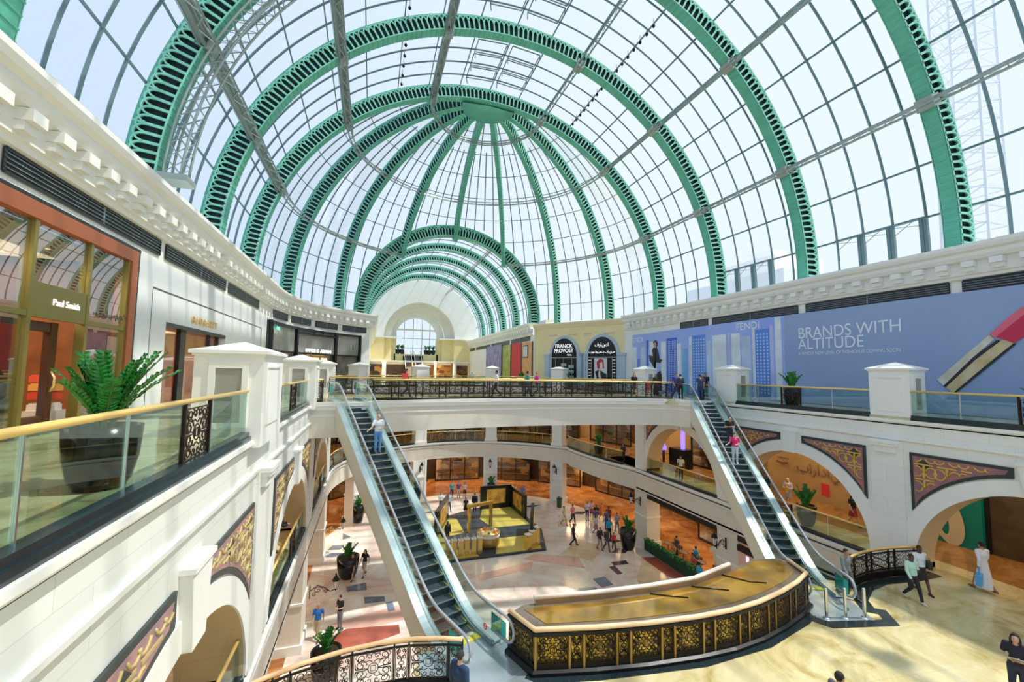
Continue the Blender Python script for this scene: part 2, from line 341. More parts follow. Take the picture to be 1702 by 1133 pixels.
for i, a in enumerate((176, 163, 150, 137)):
    p = wallarc(a, a - 10.5, 1); vent(p[0], p[1], 'L', 'dark slatted air vent on the curved left wall, %s of four going away' % ['first', 'second', 'third', 'last'][i], 'vents on the curved wall')
for i, (y0, y1) in enumerate([(4.5, 11.75), (12.25, 19.2), (19.75, 26.9), (27.4, 30.6)]): vent((WR, y0), (WR, y1), 'R', 'dark slatted air vent above the blue hoarding, %s from the camera' % ['nearest', 'second', 'third', 'farthest short one'][i], 'vents in the right cornice wall')
for i, (y0, y1) in enumerate([(50, 57.5), (58.5, 68), (69, 79), (80, 84)]): vent((19, y0), (19, y1), 'R', 'thin dark vent on the far hall cornice, %s' % ['nearest of four', 'second of four', 'third of four', 'farthest of four'][i], 'vents in the far hall')
# ================================================================ void walls with arches
def archwall(name, x, sg, y0, y1, zt, zb, arches, th, m, mi):
    """wall in the plane X=x facing the void (sg = +1 faces +X), arches = (yc, a, b, zc)"""
    xb = x - sg * th; mb = MB(); it = MB(); cur = y0
    for yc, a, b, zc in arches:
        mb.box(min(x, xb), cur, zb, max(x, xb), yc - a, zt); n = 36
        P = [(yc - a * cos(pi * i / n), zc + b * sin(pi * i / n)) for i in range(n + 1)]
        for i in range(n):
            (ya, za), (yb, zb_) = P[i], P[i + 1]
            mb.add([(x, ya, za), (x, yb, zb_), (x, yb, zt), (x, ya, zt)], [(0, 1, 2, 3)]); mb.add([(xb, ya, za), (xb, yb, zb_), (xb, yb, zt), (xb, ya, zt)], [(3, 2, 1, 0)])
            it.add([(x, ya, za), (x, yb, zb_), (xb, yb, zb_), (xb, ya, za)], [(0, 3, 2, 1)])
        for yy in (yc - a, yc + a): it.add([(x, yy, zb), (x, yy, zc), (xb, yy, zc), (xb, yy, zb)], [(0, 1, 2, 3)])
        cur = yc + a
    mb.box(min(x, xb), cur, zb, max(x, xb), y1, zt)
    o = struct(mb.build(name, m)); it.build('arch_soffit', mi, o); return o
RARCH = [(-.8, 3.7, 3.7, -6.09), (8.24, 3.7, 3.7, -6.09), (17.28, 3.7, 3.7, -6.09), (26.3, 3.75, 3.7, -6.09)]
LARCH = [(-1.9, 4.2, 3.2, -6.2), (8.9, 4.1, 3.2, -6.2), (19.7, 4.15, 3.2, -6.2), (30.1, 4.1, 3.2, -6.2)]
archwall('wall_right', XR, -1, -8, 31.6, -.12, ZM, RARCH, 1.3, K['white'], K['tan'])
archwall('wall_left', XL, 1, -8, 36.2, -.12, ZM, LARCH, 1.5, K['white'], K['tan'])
# raised archivolt bands
def archivolt(x, sg, A, w=.58, d=.05):
    yc, a, b, zc = A; mb = MB(); n = 36; o1, o0 = (a, b), (a + w, b + w * .95)
    pr = []
    for i in range(n + 1):
        t = pi * i / n; pr.append((yc - o1[0] * cos(t), zc + o1[1] * sin(t), yc - o0[0] * cos(t), zc + o0[1] * sin(t)))
    for i in range(n):
        p, q = pr[i], pr[i + 1]; X = x + sg * d
        mb.add([(X, p[0], p[1]), (X, q[0], q[1]), (X, q[2], q[3]), (X, p[2], p[3]), (x, p[0], p[1]), (x, q[0], q[1]), (x, q[2], q[3]), (x, p[2], p[3])],
               [(0, 1, 2, 3), (0, 4, 5, 1), (3, 2, 6, 7)])
    struct(mb.build('trim_4', K['plain']))
    mb = MB(); zz = -1.42 if sg < 0 else -1.8; T = zc + b - .02
    fn = lambda u, v, dd: (x + sg * dd, yc + u, v)
    mb.prism([(-.30, T), (.30, T), (.46, zz + .1), (-.46, zz + .1)], fn, 0, .2); mb.box(min(x, x + sg * .25), yc - .5, zz + .1, max(x, x + sg * .25), yc + .5, zz + .19)
    struct(mb.build('trim_4', K['plain']))
for A in RARCH: archivolt(XR, -1, A)
for A in LARCH: archivolt(XL, 1, A)
# string courses along the void
def course(path, sgn, z, h, d, m=None, name='trim_5'):
    mb = MB(); mb.sweep(path, [(0, z), (sgn * d * .5, z + .01), (sgn * d, z + h * .45), (sgn * d, z + h), (0, z + h)], False); return struct(mb.build(name, m or K['plain']))
UP = [(XL, 36.2)] + arcpts(9.45, 36.2, 12.28, 180, 0, 36)
for (z, h, d) in ((-.3, .18, .14), (-1.05, .14, .1)):
    course([(XR, -8), (XR, 31.8)], 1, z, h, d); course([(XL, -8), (XL, 36)], -1, z - (.1 if z < -1 else 0), h, d)
# upper ring fascia and bridge fascia
def band(path, z0, z1, m, sgn=1, name='wall_ring', th=.3):
    mb = MB(); mb.sweep(path, [(0, z0), (0, z1), (sgn * th, z1), (sgn * th, z0)], True); return struct(mb.build(name, m))
RINGP = arcpts(9.45, 36.2, 12.28, 180, 0, 40) + [(XR, 31.5)]
band(RINGP, -1.8, -.01, K['white'], -1 * -1); course(RINGP, -1, -.3, .18, .12); course(RINGP, -1, -1.05, .12, .08)
BF = [(XL, 23.5), (-.1, 23.5)] + [(x / 2., bridge_front(x / 2.)) for x in range(0, 39)] + [(19.6, 24.2), (20.0, 22.9), (XR, 22.5)]
mb = MB(); mb.prism(BF + [(XR, 31.05), (XL, 31.05)], lambda u, v, d: (u, v, d), -1.8, -.36); struct(mb.build('wall_bridge', K['cream']))
mb = MB(); mb.sweep(BF, [(0, -.36), (-.001, -.03), (.3, -.03)]); mb.sweep(BF, [(0, -.42), (-.10, -.40), (-.10, -.26), (-.16, -.2), (-.16, -.02), (0.05, -.02)]); mb.sweep(BF, [(0, -.75), (-.05, -.72), (-.05, -.66), (0, -.63)]); struct(mb.build('trim_5', K['plain']))
# mid level slab edges
MR2 = [(x, y) for x, y in MIDRING[:-1]]
band(MR2, ZM - 1.85, ZM - .01, K['cream'], 1, 'wall_ring'); course(MR2, -1, ZM - .32, .26, .16); course(MR2, -1, ZM - .55, .12, .08)
for x, sg in ((XL, 1), (XR, -1)):
    mb = MB(); y1 = 36.2 if sg > 0 else 31.5; mb.box(min(x, x - sg * 1.3), 12.2, ZM - 1.85, max(x, x - sg * 1.3), y1, ZM - .006); struct(mb.build('wall_left' if sg > 0 else 'wall_right', K['cream']))
    course([(x, 12.2), (x, y1)], -sg, ZM - .32, .26, .14); course([(x, 12.2), (x, y1)], -sg, ZM - .55, .12, .08)
mb = MB(); mb.sweep([p for p in EDGE if XL - .1 <= p[0] <= XR], [(0, ZM - 1.85), (-.1, ZM - 1.8), (0, ZM - .02)]); struct(mb.build('wall_platform', K['cream']))
# ground level piers on the straight sides and the ring columns, full height
def pier(name, x, y, wx, wy, z0, z1, rz, lab=None, cap=True):
    r = thing(name, lab, 'column', (x, y, z0), rz, 'ring columns') if lab else None
    h = z1 - z0; mb = MB(); mb.box(-wx / 2, -wy / 2, 0, wx / 2, wy / 2, h); b = mb.build('shaft', K['white'], r)
    mb = MB()
    for sx_ in (-1, 1):
        mb.box(sx_ * wx * .5 - .12, -wy / 2 - .06, .5, sx_ * wx * .5 + .12, -wy / 2 + .2, h)
    mb.box(-wx / 2 - .1, -wy / 2 - .1, 0, wx / 2 + .1, wy / 2 + .1, .5)
    mb.box(-wx / 2 - .08, -wy / 2 - .1, h * .56, wx / 2 + .08, wy / 2 + .05, h * .56 + .18)
    mb.build('moulding', K['plain'], r); return r
RINGCOL = [(34, 'right of the gold display stand'), (71, 'behind the gold display stand'), (109, 'left, behind the left escalator handrail'), (146, 'hidden behind the left escalator')]
for a, lab in RINGCOL:
    x, y = 9.45 + 12.75 * cos(radians(a)), 36.2 + 12.75 * sin(radians(a))
    pier('ring_column', x, y, 1.35, 1.0, ZG, ZM - 1.85, radians(a - 90 + 180) + pi, 'white stone column on the ground floor, ' + lab)
    r = thing('gallery_pier', 'plain white pier of the middle gallery, ' + lab, 'column', (x, y, ZM), radians(a - 90), 'middle gallery piers')
    mb = MB(); mb.box(-.62, -.55, 0, .62, .45, 4.5); mb.build('shaft', K['white'], r)
    mb = MB(); mb.box(-.7, -.62, -.02, .7, .5, .22); mb.box(.38, -.6, .2, .66, -.5, 4.5); mb.build('moulding', K['plain'], r)
for side, ys in (('R', (3.7, 12.76, 21.8, 30.85)), ('L', (3.4, 13.9, 24.9, 35.2))):
    for i, y in enumerate(ys):
        x = XR + .62 if side == 'R' else XL - .7
        w = 1.24 if side == 'R' else 1.4
        if y < 12: continue
        r = thing('ground_pier', 'square stone pier below the %s gallery, %s from the platform' % ('right' if side == 'R' else 'left', ['', 'nearest', 'second', 'third'][i]), 'column', (x, y, ZG))
        mb = MB(); mb.box(-w / 2, -.82, 0, w / 2, .82, ZM - 1.85 - ZG + .02); mb.build('shaft', K['cream'], r)
        mb = MB(); mb.box(-w / 2 - .08, -.9, 0, w / 2 + .08, .9, .45); mb.box(-w / 2 - .06, -.88, 2.3, w / 2 + .06, .88, 2.42); mb.build('moulding', K['plain'], r)
# spandrel mosaics
tile_r = mat('mauve_red_mosaic', (.42, .17, .15), .45, col2=(.22, .12, .16), nscale=2.6, noise=.5); tile_k = mat('black_green_border', (.03, .045, .045), .35); tile_g = mat('gold_mosaic_scroll', (.74, .50, .09), .35, .2)
tile_f = mat('faded_gold_mosaic_scroll', (.52, .42, .17), .45); tile_m = mat('faded_mauve_mosaic', (.50, .27, .25), .5, col2=(.32, .20, .24), nscale=3, noise=.5)
tile_d = mat('dark_green_mosaic', (.02, .035, .04), .4)
def spandrel(x, sg, A, dirn, zt, pe, lab, grp):
    yc, a, b, zc = A; w = .62; n = 14; y_in = .62
    a2, b2 = a + w, b + w * .97
    def arc_y(d): return zc + b2 * sqrt(max(0, 1 - (d / a2) ** 2))
    ds = [y_in + (pe - y_in) * i / n for i in range(n + 1)]
    P = [(y_in, zt)] + [(d, arc_y(d)) for d in ds] + [(pe, zt)]
    fn = lambda u, v, dd: (x + sg * dd, yc + dirn * u, v)
    r = thing('spandrel_mosaic', lab, 'mosaic panel', (0, 0, 0), 0, grp)
    mb = MB(); mb.prism(P, fn, .0, .05); mb.build('border', tile_k, r)
    def ins(k):
        Q = [(y_in + k, zt - k)] + [(min(d, pe - k), arc_y(d) + k * 1.15) for d in ds if d > y_in + k] + [(pe - k, zt - k)]
        return [(u, min(v, zt - k)) for u, v in Q]
    mb = MB(); mb.prism(ins(.12), fn, .05, .06); mb.build('field', tile_r if sg < 0 else tile_m, r)
    g = MB(); dk = MB(); per = .74
    def inside(u, v, m=.16): return y_in + m < u < pe - m and v < zt - m and v > arc_y(max(0, u)) + m * 1.2
    def curl(cu, cv, s, fx, fy):
        pts = []
        for i in range(13):
            t = i / 12; A_ = .3 + t * 4.6; rr_ = s * (.34 - .24 * t)
            pts.append((cu + fx * (s * .42 + rr_ * cos(A_ + 2.6)), cv + fy * (s * .40 + rr_ * sin(A_ + 2.6))))
        return [(cu, cv)] + pts
    k = int(pe / per) + 2
    for i in range(-1, 11):
        for j in range(-1, 10):
            cu = pe - .48 - i * per; cv = zt - .42 - j * per * .82
            if inside(cu, cv, .05):
                if (i + j) % 2 == 0:
                    q = [(cu - .25, cv), (cu, cv - .2), (cu + .25, cv), (cu, cv + .2)]
                    if all(inside(*p_, .12) for p_ in q): dk.prism(q, fn, .06, .064)
            for fx in (-1, 1):
                for fy in (-1, 1):
                    c_ = curl(cu, cv, .66, fx, fy); L_ = [p_ for p_ in c_ if inside(*p_)]
                    if len(L_) > 3:
                        run = []
                        for p_ in c_:
                            if inside(*p_): run.append(p_)
                            else:
                                if len(run) > 2: g.tube([fn(u, v, .065) for u, v in run], .026, 4)
                                run = []
                        if len(run) > 2: g.tube([fn(u, v, .065) for u, v in run], .026, 4)
            for (du, dv) in ((0, .3), (0, -.3), (.3, 0), (-.3, 0)):
                if inside(cu, cv) and inside(cu + du, cv + dv): g.bar(fn(cu, cv, .066), fn(cu + du, cv + dv, .066), .055, .02, (1, 0, 0))
    if g.v: g.build('gold_scrolls', tile_g if sg < 0 else tile_f, r)
    if dk.v: dk.build('dark_lozenges', tile_d, r)
for i, A in enumerate(RARCH[1:]):
    wh = ['above the arch at the right frame edge', 'above the middle arch with the brown interior', 'above the arch behind the right escalator'][i]
    spandrel(XR, -1, A, 1, -1.45, 3.68, 'red and gold mosaic %s, far half' % wh, 'mosaics of the right arches'); spandrel(XR, -1, A, -1, -1.45, 3.68, 'red and gold mosaic %s, near half' % wh, 'mosaics of the right arches')
for i, A in enumerate(LARCH[1:]):
    wh = ['nearest left arch', 'second left arch, with the leaning woman', 'farthest left arch'][i]
    spandrel(XL, 1, A, 1, -1.86, 4.12, 'faded red and gold mosaic over the %s, far half' % wh, 'mosaics of the left arches'); spandrel(XL, 1, A, -1, -1.86, 4.12, 'faded red and gold mosaic over the %s, near half' % wh, 'mosaics of the left arches')
# pier strips on the void faces with capitals
def strip(x, sg, y, w, lab):
    r = thing('wall_pilaster', lab, 'pilaster', (x, y, ZM), 0 if sg > 0 else pi, 'pilasters')
    mb = MB(); mb.box(0, -w / 2, 0, .08, w / 2, 5.25); mb.build('shaft', K['white'], r)
    mb = MB(); mb.box(0, -w * .36, 5.0, .32, w * .36, 5.12); mb.box(0, -w * .32, 4.72, .22, w * .32, 5.0); mb.box(0, -w * .40, 5.12, .36, w * .40, 5.24); mb.build('capital', K['plain'], r)
for i, y in enumerate((3.7, 12.76, 21.8, 30.85)): strip(XR, -1, y, 1.25, 'pale pilaster with a small capital on the right wall, %s from the camera' % ORD[i])
for i, y in enumerate((13.9, 24.7, 35)): strip(XL, 1, y, 1.5, 'pale pilaster with a small capital on the left wall, %s from the camera' % ORD[i])
# upper piers with grilles
grm = mat('woven_metal_grille', (.30, .29, .25), .5)
def upier(x, y, wx, wy, rz, lab, gr=True):
    r = thing('capped_pier', lab, 'pier', (x, y, 0), rz, 'capped piers of the top gallery')
    mb = MB(); mb.box(-wx / 2, -wy / 2, -.3, wx / 2, wy / 2, 2.0); mb.build('shaft', K['plain'], r)
    mb = MB(); a, b = wx / 2 + .1, wy / 2 + .1
    mb.box(-a + .06, -b + .06, 1.96, a - .06, b - .06, 2.02); mb.box(-a, -b, 2.02, a, b, 2.1)
    mb.add([(-a, -b, 2.1), (a, -b, 2.1), (a, b, 2.1), (-a, b, 2.1), (0, 0, 2.38)], [(0, 1, 4), (1, 2, 4), (2, 3, 4), (3, 0, 4)]); mb.build('cap', K['plain'], r)
    if gr:
        for s_, nm in ((-1, 'near'), (1, 'far')):
            Y = s_ * wy / 2
            fr = MB(); g0, g1 = wx * .19, .25
            for x0, x1, z0, z1 in ((-g0 - .14, -g0, .32, 1.66), (g0, g0 + .14, .32, 1.66), (-g0 - .14, g0 + .14, 1.66, 1.78), (-g0 - .2, g0 + .2, 1.78, 1.84), (-g0 - .14, g0 + .14, .2, .32)):
                fr.box(x0, min(Y, Y + s_ * .05), z0, x1, max(Y, Y + s_ * .05), z1)
            fr.build('grille_frame', K['plain'], r)
            g = MB(); g.box(-g0, min(Y, Y + s_ * .01), .32, g0, max(Y, Y + s_ * .01), 1.66); q = g.build('grille', grm, r)
            w = MB(); n = 18 if wy > 1 and y < 20 else 8; st = 2 * g0 / n
            k = 0
            while k * st < 2 * g0 + 1.34:
                z0 = .32 + k * st
                for dr in (1, -1):
                    xa, za = (-g0 if dr > 0 else g0), z0
                    xb, zb_ = xa + dr * 2 * g0, z0 - 2 * g0
                    if za > 1.66: xa += dr * (za - 1.66); za = 1.66
                    if zb_ < .32: xb -= dr * (.32 - zb_); zb_ = .32
                    if (xb - xa) * dr > .01: w.bar((xa, Y + s_ * .015, za), (xb, Y + s_ * .015, zb_), st * .32, .01, (0, 1, 0))
                k += 1
            w.build('mesh_wires', mat('grille_wire', (.62, .60, .52), .4) if 'grille_wire' not in bpy.data.materials else bpy.data.materials['grille_wire'], q)
    for s_ in (-1, 1):
        X = s_ * wx / 2; mb = MB(); mb.box(min(X, X + s_ * .03), -wy * .3, .2, max(X, X + s_ * .03), wy * .3, 1.62); mb.box(min(X, X + s_ * .05), -wy * .3, 1.68, max(X, X + s_ * .05), wy * .3, 1.74); mb.build('side_panel', K['plain'], r)
    return r
upier(XL - .48, 13.3, 1.5, 2.4, 0, 'white capped pier with a grille, nearest on the left gallery'); upier(XL - .48, 23.55, 1.5, 1.8, 0, 'white capped pier with a grille, second on the left gallery'); upier(XL - .48, 34, 1.5, 1.5, 0, 'white capped pier with a grille, third on the left gallery')
upier(XR + .55, 12.6, 1.05, 1.55, 0, 'white capped pier between the glass rails before the lipstick picture'); upier(XR + .55, 21.65, 1.05, 1.6, 0, 'white capped pier beside the top of the right escalator'); upier(XR + .55, 30.9, 1.05, 1.5, 0, 'white capped pier right behind the bridge railing'); upier(XR + .55, 3.6, 1.05, 1.55, 0, 'white capped pier of the right gallery outside the view, nearest')
for a, lab in ((34, 'before the two arched shop windows'), (71, 'between the bridge and the red shopfront'), (109, 'at the middle of the far gallery'), (146, 'beside the small green plant, far left')):
    upier(9.45 + 12.75 * cos(radians(a)), 36.2 + 12.75 * sin(radians(a)), 1.5, 1.2, radians(a - 90), 'far white capped pier ' + lab, False)
# ================================================================ roof ribs
def rib_parts(parent, Ri, Ro, th, a0, a1, pitch=.36, detail=True):
    """scrolled steel arch in its own XZ plane"""
    P = lambda r, a, y: (r * cos(a), y, r * sin(a)); h = th / 2
    n = max(8, int((a1 - a0) * 180 / pi / 3)); A = [a0 + (a1 - a0) * i / n for i in range(n + 1)]
    def strip(mb, r0, r1, y0, y1):
        vs = []
        for a in A: vs += [P(r0, a, y0), P(r1, a, y0), P(r1, a, y1), P(r0, a, y1)]
        fs = [(i * 4 + k, i * 4 + (k + 1) % 4, i * 4 + 4 + (k + 1) % 4, i * 4 + 4 + k) for i in range(n) for k in range(4)]
        mb.add(vs, fs + [(0, 1, 2, 3), (n * 4 + 3, n * 4 + 2, n * 4 + 1, n * 4)])
    mb = MB(); strip(mb, Ri, Ri + .05, -h, h)
    k = int((a1 - a0) * Ri / .35)
    for i in range(k + 1):
        a = a0 + (a1 - a0) * i / k; mb.ob(P(Ri - .015, a, 0), (cos(a) * .025, 0, sin(a) * .025), (0, h, 0), (-sin(a) * .03, 0, cos(a) * .03))
    mb.build('soffit', K['green'], parent)
    mb = MB(); strip(mb, Ro - .06, Ro, -h - .02, h + .02); strip(mb, Ro, Ro + .14, -h * .5, h * .5); mb.build('outer_flange', K['green'], parent)
    mb = MB(); strip(mb, Ri + .30, Ro - .05, -h * .5, h * .5); mb.build('shade_backing', K['gdark'], parent)  # dark sheet paints the shade seen between the lattice bars
    lat = MB(); nb = int((a1 - a0) * Ri / pitch); da = (a1 - a0) / nb; hb = (Ro - Ri) * .60; w = .055
    for s_ in (-1, 1):
        y = s_ * h
        for i in range(nb + 1):
            a = a0 + da * i
            lat.ob(P(Ri + hb / 2, a, y), (cos(a) * hb / 2, 0, sin(a) * hb / 2), (0, .03, 0), (-sin(a) * w, 0, cos(a) * w))
            r_a = pitch * .98; rc = Ri + hb; m = 6; pts = []
            for q in range(m + 1):
                t = pi * q / m; dr = (Ro - .08 - rc) * sin(t); dl = r_a * cos(t); pts.append((rc + dr, a + dl / rc))
            for q in range(m):
                (r0, b0), (r1, b1) = pts[q], pts[q + 1]; p0, p1 = Vector(P(r0, b0, y)), Vector(P(r1, b1, y)); d = (p1 - p0)
                if a0 <= b0 <= a1 and a0 <= b1 <= a1: lat.bar(p0, p1, .075, .075, (0, 1, 0))
            if i % 4 == 0:
                p = Vector(P(Ro - .2, a, y)); lat.bar(p + Vector((cos(a), 0, sin(a))) * -.12, p + Vector((cos(a), 0, sin(a))) * .22, .07, .09, (0, 1, 0))
        strip(lat, Ri + .0, Ri + .07, y - .03, y + .03)
    lat.build('scroll_lattice', K['greenl'], parent)
def arch_rib(Ri, Ro, th, a0, a1, loc, rz, lab, grp, **k):
    r = thing('arch_rib', lab, 'roof rib', loc, rz, grp); rib_parts(r, Ri, Ro, th, a0, a1, **k); return r
RY = [27.65 - 7.7 * 3, 27.65 - 7.7 * 2, 27.65 - 7.7, 27.65, 35.35]
r0 = arch_rib(RI, RO, .66, radians(-2), radians(182), (CX, RY[3] + .35, ZC), 0, 'green scrolled arch rib, third from the camera, spanning the middle of the roof', 'green ribs of the big vault')
for i, lab in ((1, 'green scrolled arch rib at the far right edge, nearest visible to the camera'), (2, 'green scrolled arch rib whose left foot is doubled by a lattice truss'), (4, 'green scrolled arch rib where the half dome begins')):
    dup(r0, (CX, RY[i] + .35, ZC), 0, lab)
d0 = arch_rib(RI - .1, RO, .42, radians(-2), radians(83), (CX, YD, ZC), radians(22.5), 'green half dome rib, first from the right', 'green ribs of the half dome')
for i, a in ((1, 45), (5, 135), (6, 157.5)):
    dup(d0, (CX, YD, ZC), radians(a), 'green half dome rib, %s from the right' % ORD[i])
d1 = arch_rib(RI - .1, RO, .42, radians(22.5), radians(83), (CX, YD, ZC), radians(67.5), 'green half dome rib ending on the right shoulder of the far hall arch', 'green ribs of the half dome')
dup(d1, (CX, YD, ZC), radians(112.5), 'green half dome rib ending on the left shoulder of the far hall arch')
arch_rib(RI - .1, RO, .42, radians(32), radians(83), (CX, YD, ZC), radians(90), 'green half dome rib ending on the crown of the far hall arch', 'green ribs of the half dome')
# the three ribs that would cross the opening of the second hall start at its arch: hub
hub = thing('dome_hub', 'solid green steel hub where the half dome ribs meet', 'roof hub', (CX, YD, ZC))
mb = MB(); mb.lathe([(0, RI - .1), (2.4, RI - .35), (2.4, RI - .15), (0, RI + .3)], 32, a0=-.05, a1=pi + .05); mb.build('plate', K['green'], hub)
# ================================================================ glazing of vault and dome
def P3(a, y, r): return (CX + r * cos(a), y, ZC + r * sin(a))
def D3(phi, e, r): return (CX + r * cos(e) * cos(phi), YD + r * cos(e) * sin(phi), ZC + r * sin(e))
YS = -19.5
PAN = [radians(90 + 8.36 * k) for k in range(-10, 11)]
ceil = MB(); n = 60
Yl = [YS + i * (YD - YS) / 6 for i in range(7)]
for j in range(6):
    A = [radians(180 * i / n) for i in range(n + 1)]; ceil.add([P3(a, y, 19.02) for y in (Yl[j], Yl[j + 1]) for a in A], [(i, i + 1, n + 2 + i, n + 1 + i) for i in range(n)], True)
O2, R2, YF = (CX, 0), 11.3, 51.0
nphi, ne = 48, 22; vs = [D3(pi * i / nphi, radians(88.5 * j / ne), 19.02) for j in range(ne + 1) for i in range(nphi + 1)]
fs = []
for j in range(ne):
    for i in range(nphi):
        q = (j * (nphi + 1) + i, j * (nphi + 1) + i + 1, (j + 1) * (nphi + 1) + i + 1, (j + 1) * (nphi + 1) + i)
        if all(vs[k][1] > YF + .1 for k in q): continue
        fs.append(q)
ceil.add(vs, fs, True)
hn = 40
A = [pi * i / hn for i in range(hn + 1)]
ceil.add([(CX + 11.3 * cos(a), y, ZC + 11.3 * sin(a)) for y in (YF, 68, 85) for a in A], [(i + k * (hn + 1), i + 1 + k * (hn + 1), i + 1 + (k + 1) * (hn + 1), i + (k + 1) * (hn + 1)) for i in range(hn) for k in (0, 1)], True)
cg = struct(ceil.build('ceiling', K['roofglass']))
# mullions: arch bars and purlins
mb = MB(); step = 7.7 / 5
y = RY[0] + .35 - 7.7 * 3
while y < YD + .1:
    k = round((y - (RY[0] + .35)) / step)
    if k % 5: mb.tube([P3(radians(i * 3), y, 18.98) for i in range(61)], .075, 4, smooth=False)
    y += step
for p in PAN: mb.bar(P3(p, YS, 18.96), P3(p, YD, 18.96), .07, .10)
mb.build('glazing_bars', K['steel'], cg)
mb = MB(); NS = 5
for i in range(8 * NS + 1):
    if i % NS == 0: continue
    phi = radians(22.5 / NS * i); emax = 78 if i % 2 == 0 else 66
    pts = [D3(phi, radians(e), 18.96) for e in range(0, emax + 1, 3)]; run = [p for p in pts if p[1] < YF + .3 or abs(p[0] - CX) > 11.3 or p[2] > ZC + 11.3]
    run = [p for p in pts if p[1] <= YF + .25]
    if len(run) > 1: mb.tube(run, .06, 4, smooth=False)
for e_ in [8.36 * k - .0 for k in range(1, 10)]:
    e_ = 90 - 8.36 * (10 - k_) if False else e_ - 1.9
    if e_ <= 2: continue
    run = []
    for q in range(0, 181, 3):
        p = D3(radians(q), radians(e_), 18.96)
        if p[1] <= YF + .25: run.append(p)
        else:
            if len(run) > 1: mb.tube(run, .045, 4, smooth=False)
            run = []
    if len(run) > 1: mb.tube(run, .045, 4, smooth=False)
mb.build('dome_bars', K['steel'], cg)
# opening vents frames low on the right side, dome cap ring
mb = MB()
for y0 in (RY[1] + .35 + step, RY[1] + .35 + 2 * step, RY[1] + .35 + 3 * step, RY[2] + .35 + 2 * step, RY[2] + .35 + 3 * step, RY[2] + .35 + 4 * step):
    a, b = PAN[0], PAN[0]
    for yy in (y0 - .0, y0 + .16): mb.bar(P3(0.01, yy, 18.85), P3(b, yy, 18.85), .2, .16)
    mb.bar(P3(b, y0, 18.8), P3(b, y0 + step, 18.8), .14, .1); mb.bar(P3(b, y0 + .2, 18.5), P3(b - .03, y0 + step - .1, 18.9), .025, .025); mb.bar(P3(b - .02, y0 + .2, 18.9), P3(b - .01, y0 + step - .1, 18.4), .025, .025)
mb.build('vent_frames', K['steel'], cg)
mb = MB()
for k in range(3):
    for c_ in range(2):
        for Y0 in (RY[3] + .35 + 1.54, RY[2] + .35 + 1.54, RY[1] + .35 + 1.54):
            a, b = PAN[9 + c_] + .012, PAN[10 + c_] - .012; y0 = Y0 + k * step + .1; y1 = y0 + step - .2
            for (p, q) in ((P3(a, y0, 18.7), P3(b, y0, 18.7)), (P3(a, y1, 18.7), P3(b, y1, 18.7)), (P3(a, y0, 18.7), P3(a, y1, 18.7)), (P3(b, y0, 18.7), P3(b, y1, 18.7)), (P3(a, y0, 18.7), P3(a, y0, 18.2)), (P3(b, y1, 18.7), P3(b, y1, 18.2))): mb.bar(p, q, .06, .06)
mb.build('roof_vent_frames', K['steel'], cg)
# ================================================================ purlin trusses running along the vault and round the dome
TA = [23.3, 48.4, 73.5, 106.5, 131.6, 156.7]
def truss(i, a):
    wide = i >= 3
    r = thing('roof_truss', 'long grey pipe truss along the vault, %s counted from the right side' % ORD[i], 'roof truss', (CX, YS, ZC), 0, 'pipe trusses of the vault')
    ar = radians(a); L = YD - YS; q = lambda rr, da, y: (rr * cos(ar + da), y, rr * sin(ar + da))
    mb = MB(); w = .0075 if not wide else .011
    for s_ in (-1, 1): mb.tube([q(17.75, s_ * w, 0), q(17.75, s_ * w, L)], .06 if not wide else .075, 6)
    mb.tube([q(17.3, 0, 0), q(17.3, 0, L)], .05, 6); mb.build('chord_pipe', K['steell'], r)
    mb = MB(); y = 0; k = 0
    while y < L - 1:
        for s_ in (-1, 1): mb.bar(q(17.75, s_ * w, y), q(17.3, 0, y + .77), .035); mb.bar(q(17.3, 0, y + .77), q(17.75, s_ * w, y + 1.54), .035)
        mb.bar(q(17.75, -w, y), q(17.75, w, y), .04); y += 1.54
    mb.build('lacing', K['steell'], r)
    if wide:
        mb = MB(); mb.add([q(17.9, -.016, 0), q(17.9, .016, 0), q(17.9, .016, L), q(17.9, -.016, L), q(18.0, -.016, 0), q(18.0, .016, 0), q(18.0, .016, L), q(18.0, -.016, L)], [(0, 1, 2, 3), (4, 7, 6, 5), (0, 3, 7, 4), (1, 5, 6, 2)]); mb.build('cover_plate', K['steell'], r)
    mb = MB(); y = 3.85 + (RY[0] - YS) % 7.7
    for yy in [Y - YS + .35 for Y in RY]: 
        c = q(17.85, 0, yy); mb.ob(c, (cos(ar) * .3, 0, sin(ar) * .3), (0, .36, 0), (-sin(ar) * .3, 0, cos(ar) * .3))
    mb.build('rib_bracket', K['steell'], r)
for i, a in enumerate(TA): truss(i, a)
def dring(e, lab, r_=17.7, emin=0, emax=180):
    r = thing('dome_ring_truss', lab, 'roof truss', (CX, YD, ZC), 0, 'ring trusses of the half dome'); E = radians(e)
    P = lambda p, rr, de: (rr * cos(E + de) * cos(p), rr * cos(E + de) * sin(p), rr * sin(E + de))
    runs = []; run = []
    for k in range(0, 181, 2):
        p = radians(k)
        if P(p, r_, 0)[1] + YD <= YF - .2: run.append(p)
        else: runs.append(run); run = []
    runs.append(run); mb = MB(); lc = MB()
    for run in runs:
        if len(run) < 2: continue
        for de in (-.008, .008): mb.tube([P(p, r_, de) for p in run], .06, 6)
        mb.tube([P(p, r_ - .4, 0) for p in run], .045, 6)
        for a_, b_ in zip(run[::1], run[1::1]): lc.bar(P(a_, r_, -.008), P(b_, r_ - .4, 0), .03); lc.bar(P(b_, r_ - .4, 0), P(b_, r_, .008), .03)
    mb.build('chord_pipe', K['steell'], r); lc.build('lacing', K['steell'], r)
